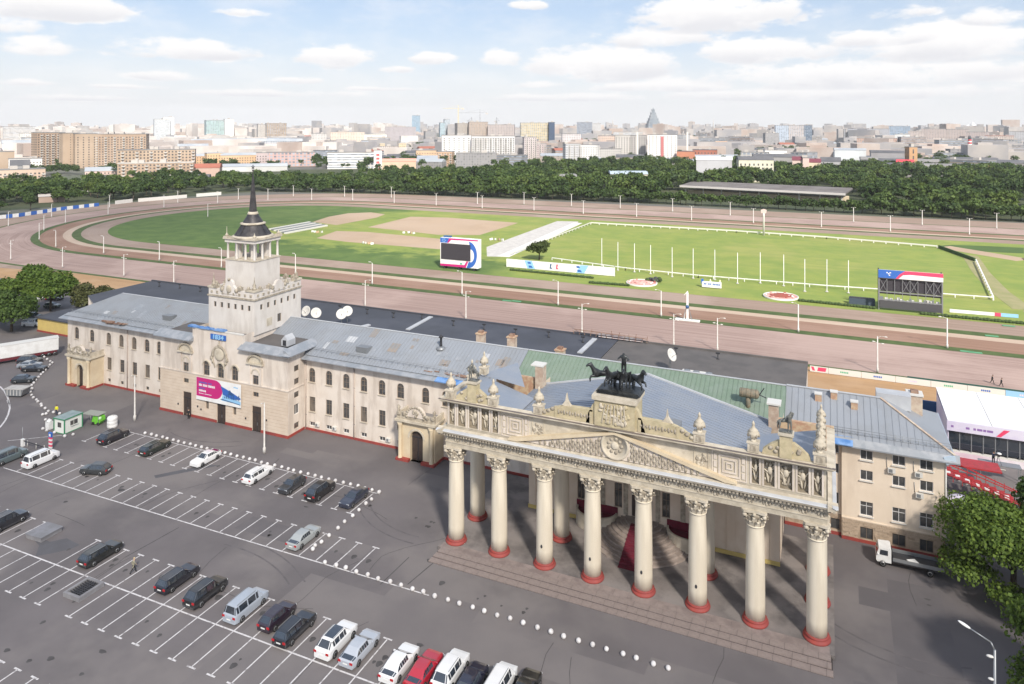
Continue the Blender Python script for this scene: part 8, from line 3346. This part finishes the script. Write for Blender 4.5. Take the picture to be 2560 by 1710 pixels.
block((-386.2, 977.3, 13.9, 24.4), 12, (.52, .44, .44), 'lower mauve block with balconies', PLAIN, 0, wins=WT_, balc=2, name='apartment_block')
block((-443.9, 1279.9, 35.7, 36.0), 20, (.60, .56, .56), 'grey mid-rise behind the angled white block', F_PUNCH, .1, name='office_block')
block((-718.3, 2197.5, 49.8, 62.8), 40, (.22, .24, .29), 'dark slate block on the skyline', F_BAND, 0, name='office_block')
block((-682.9, 2213.2, 27.7, 59.2), 40, (.50, .50, .50), 'grey block beside the dark slate one on the skyline', F_PUNCH, 0, name='office_block')
block((-353.3, 1210.8, 33.1, 34.1), 18, (.58, .44, .36), 'pinkish brick block left of the grey towers', F_PUNCH, 0, name='apartment_block')
block((-384.3, 1470.5, 61.3, 37.8), 18, (.66, .64, .62), 'long pale block behind the grey towers', F_BAND, 0, name='office_block')
block((-174.5, 972.9, 23.7, 16.9), 14, (.48, .20, .12), 'orange-red brick works right of the white tower', PLAIN, 0, roof=DARKROOF, name='works')
block((-155.7, 1003.1, 34.5, 18.2), 16, (.40, .15, .10), 'dark red brick works', PLAIN, -.1, roof=DARKROOF, name='works', wins=(4, 4, 1.6, 2, WINDK))
block((-156.1, 1189.0, 17.8, 21.3), 14, (.64, .50, .34), 'yellow gabled house above the brick works', PLAIN, 0, roof=mat('orange_gable', (.55, .34, .2), .8), gable=5, name='town_house')
block((-108.8, 2030.7, 33.4, 52.4), 30, (.45, .52, .62), 'pale blue glass part of the modern block on the right skyline', F_BIG, .1, name='office_block')
block((-72.5, 2035.9, 45.0, 52.3), 30, (.54, .48, .46), 'brown-grey middle of the modern block on the right skyline', F_BIG, .05, name='office_block')
block((-44.6, 2037.4, 19.5, 52.7), 30, (.10, .15, .22), 'dark blue end of the modern block on the right skyline', F_BIG, 0, name='office_block')
block((-59.0, 685.0, 30.9, 20.5), 12, (.64, .62, .50), 'cream two-storey house with grey roof behind the grandstand', PLAIN, .2, roof=DARKROOF, gable=3, wins=(3.5, 3.6, 1.3, 1.9, WINDK), name='town_house')
block((-25.2, 743.8, 10.7, 18.2), 12, (.64, .50, .44), 'pink house with maroon roof, left part', PLAIN, 0, roof=mat('maroon_roof', (.16, .04, .06), .7), gable=3.5, name='town_house')
block((-18.2, 741.5, 5.7, 20.6), 12, (.68, .52, .48), 'pink gabled bay of the maroon-roofed house', PLAIN, 0, name='town_house')
block((-10.8, 750.2, 11.4, 16.1), 12, (.66, .56, .42), 'pink house with maroon roof, right part', PLAIN, 0, roof=MATS['maroon_roof'], gable=3.5, name='town_house')
block((3.7, 789.5, 18.6, 15.6), 14, (.42, .42, .43), 'grey shed with black roof right of the maroon roof', PLAIN, 0, roof=DARKROOF, gable=4, name='shed')
block((-53.7, 873.4, 24.2, 23.3), 14, (.74, .74, .73), 'white box hall in the middle distance on the right', PLAIN, .15, name='hall')
block((-43.0, 845.3, 13.9, 18.6), 12, (.68, .67, .65), 'lower white hall in front of the white box', PLAIN, 0, name='hall')
block((-92.9, 659.0, 31.1, 21.0), 14, (.5, .5, .52), 'low white tent roofs among the trees', PLAIN, 0, roof=TENT, gable=2.5, name='hall')
block((-51.1, 808.9, 42.5, 18.3), 16, (.32, .31, .31), 'long shed with dark grey roof in the middle distance', PLAIN, .1, roof=DARKROOF, gable=3, name='shed')
block((27.0, 974.9, 35.5, 21.7), 18, (.60, .63, .66), 'white and pale blue works hall on the right', PLAIN, .1, roof=METROOF, gable=2, name='hall')
block((97.3, 1684.6, 76.4, 25.1), 20, (.56, .36, .28), 'salmon block in the right distance', F_PUNCH, 0, name='apartment_block')
block((108.6, 2346.2, 120.9, 42.3), 30, (.42, .43, .47), 'long grey office block with dark top on the right skyline', F_PUNCH, 0, roof=DARKROOF, name='office_block')
block((207.2, 2499.4, 58.4, 50.3), 30, (.28, .38, .50), 'blue glass office block on the right skyline', F_BIG, 0, name='office_block')
block((156.4, 1820.3, 30.1, 32.2), 20, (.66, .68, .68), 'white block with dark tree shadow in the right distance', PLAIN, 0, name='office_block')
for i, (a, b, t_, c) in enumerate(((880, 1060, 195, (.54, .46, .42)), (1060, 1320, 165, (.50, .42, .39)), (1320, 1620, 170, (.52, .44, .41)), (1620, 1880, 205, (.48, .40, .38)), (1880, 2190, 255, (.58, .48, .42)), (2190, 2480, 200, (.50, .50, .52)))):
    block([(196.3, 1947.4, 33.9, 38.5), (236.8, 1987.3, 49.5, 44.0), (288.9, 2032.4, 57.8, 43.0), (328.4, 1995.2, 48.6, 36.7), (334.7, 1790.1, 51.5, 30.1), (446.2, 2124.2, 56.5, 37.0)][i], 22, c,
          ('first pinkish block of the long terrace on the right skyline', 'second pinkish block of the long terrace on the right skyline', 'third pinkish block of the long terrace on the right skyline',
           'fourth, darker block of the long terrace on the right skyline', 'cream block with red roof in the right distance', 'grey-blue block at the right picture edge')[i], F_PUNCH, 0, roof=REDROOF if i == 4 else FLATROOF, name='apartment_block')
# low dark works sheds on the right
random.seed(9)
for i, sp_ in enumerate(((72.5, 1017.0, 40.8, 17.5), (60.8, 902.4, 49.6, 13.3), (67.1, 817.7, 30.3, 10.8), (118.1, 906.0, 64.7, 11.7), (154.1, 1009.5, 66.6, 10.4), (151.5, 822.4, 45.8, 8.0), (191.9, 960.7, 53.1, 9.8), (103.5, 833.9, 39.8, 10.0))):
    block(sp_, 26, (.30, .29, .30), ('dark long works shed behind the right trees, furthest back on the left', 'dark works shed left of the brick tower', 'grey works shed under the brick tower', 'wide grey works shed right of the brick tower',
          'dark shed at the foot of the striped chimney', 'grey works shed at the right nearest the trees', 'pale grey works shed at the right picture edge', 'low grey shed just behind the dark trees')[i], PLAIN, .08, roof=DARKROOF if i % 2 == 0 else FLATROOF, gable=2.5, name='works_shed')
block((75.1, 843.1, 16.0, 13.8), 12, (.5, .2, .2), 'hall with bright red roof beside the brick tower', PLAIN, 0, roof=mat('bright_red_roof', (.55, .06, .08), .7), gable=2.5, name='hall')
block((141.5, 828.9, 9.7, 10.0), 12, (.5, .2, .2), 'small hall with red roof at the right', PLAIN, 0, roof=MATS['bright_red_roof'], gable=2, name='hall')
sp_ = (84.6, 863.7, 8.6, 28.9)
BT2 = block(sp_, 9, (.46, .28, .15), 'orange brick water tower with arched top', PLAIN, .5, name='brick_tower', wins=(4.5, 7, 1.4, 4.5, WINDK))
sp_ = (171.9, 1094.0, 3.3, 38.9)
CHM = thing('chimney_stack', 'tall brick chimney with red and white bands on the right', 'chimney', (sp_[0], sp_[1], 0))
q = MB()
q.lathe(0, 0, [(3.2, 0), (2.6, sp_[3] * .62)], 12, mat('chimney_brick', (.32, .12, .09), .9))
q.build('shaft', CHM, local=True)
q = MB()
for k in range(5):
    q.lathe(0, 0, [(2.6 - .12 * k, sp_[3] * (.62 + .05 * k)), (2.5 - .12 * k, sp_[3] * (.67 + .05 * k))], 12, OFFW if k % 2 else MATS['bright_red_roof'])
q.lathe(0, 0, [(2.0, sp_[3] * .87), (1.4, sp_[3])], 10, DARKROOF)
q.build('banded_top', CHM, local=True)
# stepped glass pyramid tower on the skyline
sp_ = (-671.4, 2984.3, 72.2, 130.0)
TP = thing('pyramid_tower', 'stepped pointed glass tower rising highest on the skyline', 'tower', (sp_[0], sp_[1], 0), atan2(-sp_[0], sp_[1]) + .25)
q = MB()
W_ = sp_[2] / 2
Ht = sp_[3]
TG = mat('blue_grey_glass_far', (.17, .20, .24), .4, (.26, .29, .32), .06)
for k, (r_, z0, z1) in enumerate(((.88, 0, .30), (.74, .30, .42), (.62, .42, .52), (.50, .52, .62), (.38, .62, .71), (.27, .71, .80), (.15, .80, .90))):
    q.box(-W_ * r_, W_ * r_, -W_ * r_, W_ * r_, Ht * z0, Ht * z1, TG)
    for sx in (-1, 1):
        for sy in (-1, 1):
            q.lathe(sx * W_ * r_ * .9, sy * W_ * r_ * .9, [(W_ * .06, Ht * z1), (W_ * .05, Ht * (z1 + .025)), (.2, Ht * (z1 + .05))], 6, METROOF)
q.lathe(0, 0, [(W_ * .14, Ht * .90), (W_ * .04, Ht * .96), (.3, Ht)], 8, TG)
q.build('shaft', TP, local=True)
q = MB()
for x in (-.62, -.2, .2, .62):
    q.box(W_ * x - 2, W_ * x + 2, -W_ * .82 - .5, -W_ * .82, 4, Ht * .36, METROOF)
q.box(-W_ * 1.05, W_ * 1.05, -W_ * .95, W_ * .95, 0, Ht * .18, PEN)
q.build('podium', TP, local=True)


# cranes over the building site
def crane(sp, h, jib, ang_, colr_, label):
    o = thing('tower_crane', label, 'crane', (sp[0], sp[1], 0), atan2(-sp[0], sp[1]) + ang_)
    m_ = mat('crane_' + ('yellow' if colr_[0] > .4 else 'grey'), colr_, .6)
    q = MB()
    for a, b in ((-1, -1), (1, -1), (1, 1), (-1, 1)):
        q.bar((a, b, 0), (a, b, h), .5, .5, m_)
    n = int(h / 3)
    for k in range(n):
        z = k * 3.0
        q.bar((-1, -1, z), (1, -1, z + 3), .3, .3, m_)
        q.bar((1, 1, z), (-1, 1, z + 3), .3, .3, m_)
    q.build('mast', o, local=True)
    q = MB()
    q.bar((-jib * .35, 0, h + .5), (jib, 0, h + .5), .6, .6, m_)
    q.bar((0, 0, h + 8), (jib * .7, 0, h + .9), .25, .25, m_)
    q.bar((0, 0, h + 8), (-jib * .33, 0, h + .9), .25, .25, m_)
    q.bar((0, 0, h + .8), (0, 0, h + 8), .8, .8, m_)
    q.build('jib', o, local=True)
    q = MB()
    q.box(-jib * .35 - 2, -jib * .35 + 4, -1.5, 1.5, h - 3, h + .1, CONC)
    q.build('counterweight', o, local=True)
    return o


sp_ = (-760.2, 1412.8, 6.6, 98.4)
crane(sp_, sp_[3] - 8, 34, pi, (.62, .52, .26), 'pale yellow tower crane left of the building site')
sp_ = (-697.7, 1396.9, 4.8, 81.9)
crane(sp_, sp_[3] - 2, 46, pi, (.30, .31, .33), 'grey tower crane over the tallest unfinished block')
sp_ = (-664.5, 1411.6, 6.5, 68.2)
crane(sp_, sp_[3] - 6, 20, 1.2, (.31, .31, .33), 'small grey crane right of the unfinished blocks')
sp_ = (-714.7, 1389.3, 6.5, 68.2)
crane(sp_, sp_[3] - 6, 18, 2.2, (.29, .31, .33), 'small grey crane between the unfinished blocks')

# opposite grandstand roof among the trees
GSx0, GSy0 = -98.0, 527.0
GSx1, GSy1 = 11.5, 507.5
GSR = atan2(GSy1 - GSy0, GSx1 - GSx0)
GSD = thing('far_grandstand', 'long low grandstand roof among the trees on the far side', 'grandstand', ((GSx0 + GSx1) / 2, (GSy0 + GSy1) / 2, 0), GSR)
Lh = hypot(GSx1 - GSx0, GSy1 - GSy0) / 2
q = MB()
q.prism([(-2, 7.2), (-2, 8.2), (28, 9.6), (28, 8.6)], -Lh, Lh, 'x', mat('stand_roof_felt', (.13, .115, .11), .9, (.17, .155, .15), .1))
q.build('roof', GSD, local=True)
q = MB()
q.box(-Lh - .1, Lh + .1, -2.4, -2.003, 6.9, 8.3, mat('stand_fascia', (.55, .52, .50), .8))
q.build('fascia', GSD, local=True)
q = MB()
for k in range(9):
    a = -Lh + 3 + (2 * Lh - 6) * k / 8
    q.box(a, a + .6, 1, 1.8, 0, 7.3, CONC)
q.box(-Lh + 2, Lh - 2, 8, 26, 0, 4.2, CREAMY)
q.build('seating_wall', GSD, local=True)
for i, (sp, lab, rf) in enumerate((((-142.6, 549.4, 29.0, 13.7), 'pale blue shed roof among the trees in the middle', mat('pale_blue_roof', (.38, .45, .52), .6)), ((-181.6, 515.6, 13.1, 12.4), 'grey shed roof among the trees left of the pale blue one', FLATROOF),
                               ((77.4, 603.4, 42.5, -2.2), 'grey stable roof among the right trees', mat('stable_roof', (.22, .21, .20), .9)), ((118.6, 605.3, 53.8, -2.7), 'longer stable roof at the right edge', MATS['stable_roof']))):
    block(sp, 16, (.58, .54, .46), lab, PLAIN, .12, roof=rf, gable=1.8, name='stable')

# the anonymous rest of the city: individual blocks, nearest first
random.seed(77)
CITY_COL = {'pale': ((.72, .70, .67), 'whitish distant block among many', 'whitish blocks of the left city'),
            'warm': ((.62, .52, .44), 'pinkish cream distant block among many', 'pinkish cream blocks of the city'),
            'grey': ((.46, .45, .46), 'grey distant block among many', 'grey blocks of the city'),
            'brown': ((.46, .34, .27), 'brownish distant block among many', 'brownish blocks of the city')}
cm = {}
for k in range(10):
    w_, dp, h = random.uniform(24, 70), random.uniform(13, 22), (9, 12, 15, 18, 21, 15, 12, 24, 28, 34)[k]
    q = MB()
    q.box(-w_ / 2, w_ / 2, -dp / 2, dp / 2, 0, h, (F_PUNCH, F_BIG, F_BAND)[k % 3], skip='bt')
    a = q.mesh('wall')
    q = MB()
    if k in (0, 1, 2, 6):
        q.prism([(-dp / 2 - .3, h), (dp / 2 + .3, h), (0, h + 3.5)], -w_ / 2, w_ / 2, 'x', (METROOF, DARKROOF, REDROOF)[k % 3])
    else:
        q.box(-w_ / 2 - .2, w_ / 2 + .2, -dp / 2, dp / 2, h + .002, h + .8, FLATROOF)
        q.cbox(w_ * .2, 0, h + .802, 6, 5, 2.6, PEN)
        q.cbox(-w_ * .3, 0, h + .802, 4, 4, 2.2, PEN)
    cm[k] = (a, q.mesh('roof'))
n = 0
tr = 0
massV = []
cells = set()
while n < 280 and tr < 9000:
    tr += 1
    d = 860 + 3300 * random.random() ** 1.5
    a = radians(random.uniform(-64, 16))
    x, y = d * sin(a), d * cos(a)
    if d < 1250 and a < radians(-36):
        continue
    cell = (int(x / 62), int(y / 46))
    if cell in cells:
        continue
    cells.add(cell)
    left = a < radians(-34)
    key = random.choice(('pale', 'pale', 'warm', 'grey') if left else ('grey', 'grey', 'warm', 'brown', 'pale'))
    c0, lab, grp = CITY_COL[key]
    k = random.randrange(10)
    if d < 1300 and k > 6:
        k = random.randrange(5)
    ad = math.degrees(a)
    reg = next(t_ for lim, t_ in ((-52, 'behind the big tan apartment slab'), (-42, 'beside the long palace'), (-31, 'left of the lone blue glass tower'), (-23, 'round the building site'), (-14, 'behind the white tower blocks'), (-4, 'below the pyramid tower'), (7, 'above the far grandstand'), (90, 'at the right picture edge')) if ad < lim)
    lab = lab + ' ' + reg
    grp = lab
    o = thing('city_block', lab, 'building', (x, y, 0), atan2(-x, y) + random.choice((0, 0, .35, -.4, 1.2)), grp)
    b = put('wall', cm[k][0], o, local=True)
    v = random.uniform(.8, 1.1) * (1.0 if left else .6)
    b.color = (*[min(.85, c * v) for c in c0], 1)
    put('roof', cm[k][1], o, local=True)
    n += 1
for layer, (m_, cnt) in enumerate(((mat('hazy_pale_blocks', (.62, .59, .56), .85, (.48, .43, .40), .02), 650), (mat('hazy_grey_blocks', (.27, .265, .28), .85, (.40, .37, .35), .02), 1000), (mat('hazy_warm_blocks', (.38, .30, .26), .85, (.48, .43, .40), .02), 600))):
    q = MB()
    for k in range(cnt):
        d = 1100 + 6600 * random.random() ** 1.25
        a = radians(random.uniform(*((-66, -32), (-46, 18), (-60, 18))[layer]))
        x, y = d * sin(a), d * cos(a)
        w_, dp = random.uniform(20, 80), random.uniform(14, 30)
        h = random.choice((9, 12, 12, 15, 18, 21, 27)) + (random.choice((0, 0, 0, 0, 18, 30)) if d > 2200 else 0)
        if d > 4200:
            h += random.choice((0, 0, 10, 24))
        q.M = Matrix.Translation((x, y, 0)) @ Matrix.Rotation(atan2(-x, y) + random.choice((0, .3, -.4, .8)), 4, 'Z')
        q.box(-w_ / 2, w_ / 2, -dp / 2, dp / 2, 0, h, m_, skip='b')
        if k % 3 == 0:
            q.box(-w_ / 5, w_ / 6, -dp / 4, dp / 4, h, h + 3, m_, skip='b')
    q.M = None
    o = q.build('distant_city')
    o['kind'] = 'stuff'
    o['label'] = ('pale', 'grey', 'warm-toned')[layer] + ' mass of far city blocks fading into haze'
# a few skyline marks
for sp, w_, lab in (((-467.6, 3293.7, 9.9, 82.4), 2.0, 'thin mast on the right skyline'), ((-910.9, 3206.1, 11.9, 82.2), 3.0, 'lattice mast on the skyline left of the pyramid tower')):
    q = MB()
    q.lathe(sp[0], sp[1], [(w_ * 2, 0), (w_, sp[3] * .7), (.4, sp[3])], 6, PEN)
    tag(q.build('radio_mast'), lab, 'mast')
sp = (604.1, 3770.0, 39.0, 69.1)
CHU = thing('white_church', 'white domed church on the right skyline', 'church', (sp[0], sp[1], 0))
q = MB()
q.box(-24, 24, -16, 16, 0, sp[3] * .6, WHITE)
q.build('body', CHU, local=True)
for x, r_, t_ in ((0, 9, 1.0), (-18, 5, .82), (18, 5, .82)):
    q = MB()
    q.lathe(x, 0, [(r_, sp[3] * .6), (r_, sp[3] * t_ * .75), (r_ * 1.1, sp[3] * t_ * .82), (r_ * .5, sp[3] * t_ * .92), (.3, sp[3] * t_)], 12, WHITE)
    q.build('dome', CHU, local=True)

# ------------------------------------------------------------------ people
def person(loc, rz, label, pose, jacket, trousers, group=None, hair=HAIR):
    V = {'stand': [(0, 0, .98), (0, -.02, 1.38), (0, -.02, 1.52), (0, -.04, 1.68), (.2, 0, 1.42), (.26, -.02, 1.12), (.25, -.12, .86), (-.2, 0, 1.42), (-.26, -.02, 1.12), (-.25, -.12, .86),
                   (.1, 0, .9), (.11, -.02, .48), (.12, .03, .06), (.13, -.14, .03), (-.1, 0, .9), (-.11, -.02, .48), (-.12, .03, .06), (-.13, -.14, .03)],
         'walk': [(0, 0, .96), (0, -.08, 1.36), (0, -.1, 1.5), (0, -.14, 1.66), (.2, -.06, 1.4), (.25, .12, 1.14), (.24, .05, .9), (-.2, -.06, 1.4), (-.26, -.2, 1.15), (-.22, -.36, 1.0),
                  (.1, 0, .88), (.11, -.22, .5), (.11, -.28, .06), (.11, -.45, .05), (-.1, 0, .88), (-.11, .1, .48), (-.11, .38, .12), (-.11, .24, .04)],
         'film': [(0, 0, .98), (0, -.05, 1.38), (0, -.08, 1.52), (0, -.14, 1.67), (.2, -.02, 1.42), (.3, -.22, 1.2), (.1, -.42, 1.36), (-.2, -.02, 1.42), (-.3, -.22, 1.2), (-.1, -.42, 1.36),
                  (.12, 0, .9), (.16, -.02, .48), (.18, .03, .06), (.19, -.14, .03), (-.12, 0, .9), (-.16, -.02, .48), (-.18, .03, .06), (-.19, -.14, .03)]}[pose]
    o = thing('person', label, 'person', loc, rz, group)
    me = man_mesh('body', V, MANR, [SKIN, jacket, trousers, BLACKC])
    hz = V[3][2]
    for p in me.polygons:
        c = p.center
        armx = abs(c.x) > .17 and c.z > .7
        if c.z > 1.5:
            p.material_index = 0
        elif c.z > .98 or armx:
            p.material_index = 0 if (armx and min((Vector(V[6]) - c).length, (Vector(V[9]) - c).length) < .13) else 1
        elif c.z > .1:
            p.material_index = 2
        else:
            p.material_index = 3
    put('body', me, o, local=True)
    q = MB()
    hx_, hy_, hz_ = V[3]
    q.blob((hx_, hy_ + .02, hz_ + .045), (.115, .125, .10), hair, 10, 6)
    q.build('hair', o, local=True)
    q = MB()
    for s in (-1, 1):
        q.blob((hx_ + s * .04, hy_ - .115, hz_ + .01), (.014, .012, .012), DARKST, 6, 4)
        q.blob((hx_ + s * .118, hy_, hz_), (.015, .03, .04), SKIN, 6, 4)
        hp = Vector(V[6] if s > 0 else V[9])
        for f in range(4):
            q.tube(hp + Vector((-.03 + .02 * f, -.01, -.02)), hp + Vector((-.034 + .022 * f, -.03, -.10 - .01 * (f in (1, 2)))), .011, .008, 5, SKIN)
        q.tube(hp + Vector((-s * .035, 0, .0)), hp + Vector((-s * .06, -.04, -.05)), .013, .009, 5, SKIN)
    q.blob((hx_, hy_ - .13, hz_ - .02), (.016, .025, .025), SKIN, 6, 4)
    q.blob((hx_, hy_ - .115, hz_ - .06), (.03, .01, .008), TAILR, 6, 4)
    q.build('face_and_fingers', o, local=True)
    return o


p1 = person((-126.51, 83.12)+(0,), .4, 'person in a bright yellow vest standing behind the kiosk', 'stand', YELV, DENIM)
STR = mat('striped_shirt', (.45, .42, .30), .9, (.05, .05, .05), 14, stretch=(1, 1, 4))
p2 = person((-73.65, 57.34)+(0,), 2.6, 'person in dark trousers and patterned top walking between the bays', 'walk', STR, BLACKC, hair=mat('fair_hair', (.45, .36, .22), .8))
p3 = person((30.51, 169.81)+(0,), 1.2, 'person in black on the pink track, left of the two', 'walk', BLACKC, BLACKC)
p4 = person((31.78, 168.44)+(0,), 1.2, 'person in black on the pink track, right of the two', 'walk', BLACKC, BLACKC)
p5 = person((22.4, 123.8, 2.41), .6, 'person in dark clothes with a camera on the film platform', 'film', DENIM, BLACKC)
p6 = person((-103.4, 91.5, 0), .2, 'person in black beside the left front door', 'stand', BLACKC, BLACKC)
HC = thing('film_camera', 'video camera on a tripod on the film platform', 'camera', (22.9, 123.3, 2.41))
q = MB()
q.box(-.15, .15, -.35, .25, 1.35, 1.62, DARKST)
q.blob((.1, -.1, 1.75), (.35, .3, .14), WHITEC)
q.build('camera_body', HC, local=True)
q = MB()
for a in (0, 2.1, 4.2):
    q.tube((0, 0, 1.35), (.45 * cos(a), .45 * sin(a), 0), .025, .025, 6, DARKST)
q.build('tripod', HC, local=True)

# ------------------------------------------------------------------ unseen clouds placed to shade the square and left bend, and the air
CLM = bpy.data.materials.new('cloud')
CLM.use_nodes = True
t = NT(CLM.node_tree)
bs_ = t.n['Principled BSDF']
bs_.inputs['Base Color'].default_value = (.92, .93, .95, 1)
bs_.inputs['Roughness'].default_value = 1.0
tp = t.add('ShaderNodeBsdfTransparent')
mx = t.add('ShaderNodeMixShader')
mx.inputs[0].default_value = .18
t.l.new(tp.outputs[0], mx.inputs[1])
t.l.new(bs_.outputs[0], mx.inputs[2])
t.l.new(mx.outputs[0], t.n['Material Output'].inputs[0])


def cloud(foot, alt, lobes, label):
    """an out-of-view cumulus placed so that its shadow lies round the ground point foot"""
    off = Vector((sdir.x, sdir.y)) * (alt / sdir.z)
    q = MB()
    for (x, y, r_, h) in lobes:
        q.blob((foot[0] + off.x + x, foot[1] + off.y + y, alt + h * .3), (r_, r_ * .8, h), CLM, 18, 10)
    o = q.build('cloud')
    o['kind'] = 'stuff'
    o['label'] = label
    return o


cloud((-70, 60), 620, [(-130, 10, 110, 45), (20, 0, 125, 55), (130, -20, 75, 35)], 'unseen cumulus cloud placed to shade the square')
cloud((-330, 255), 620, [(-70, 0, 100, 40), (40, -20, 90, 45), (-10, 60, 70, 35)], 'unseen cumulus cloud placed to shade the left bend')

HZ = 9400
hz = MB()
hz.box(-HZ, HZ, -HZ, HZ, -1.2, 330.0, None)
hz.mats = []
hme = bpy.data.meshes.new('haze')
hme.from_pydata(hz.v, [], hz.f)
HM = bpy.data.materials.new('haze')
HM.use_nodes = True
t = NT(HM.node_tree)
t.n.clear()
pv = t.add('ShaderNodeVolumePrincipled')
pv.inputs['Color'].default_value = (.97, .98, 1.0, 1)
pv.inputs['Density'].default_value = .00007
pv.inputs['Anisotropy'].default_value = 0.0
out_ = t.add('ShaderNodeOutputMaterial')
t.l.new(pv.outputs[0], out_.inputs['Volume'])
hme.materials.append(HM)
ho = put('haze', hme)
ho['kind'] = 'stuff'
ho['label'] = 'pale summer haze over the city'
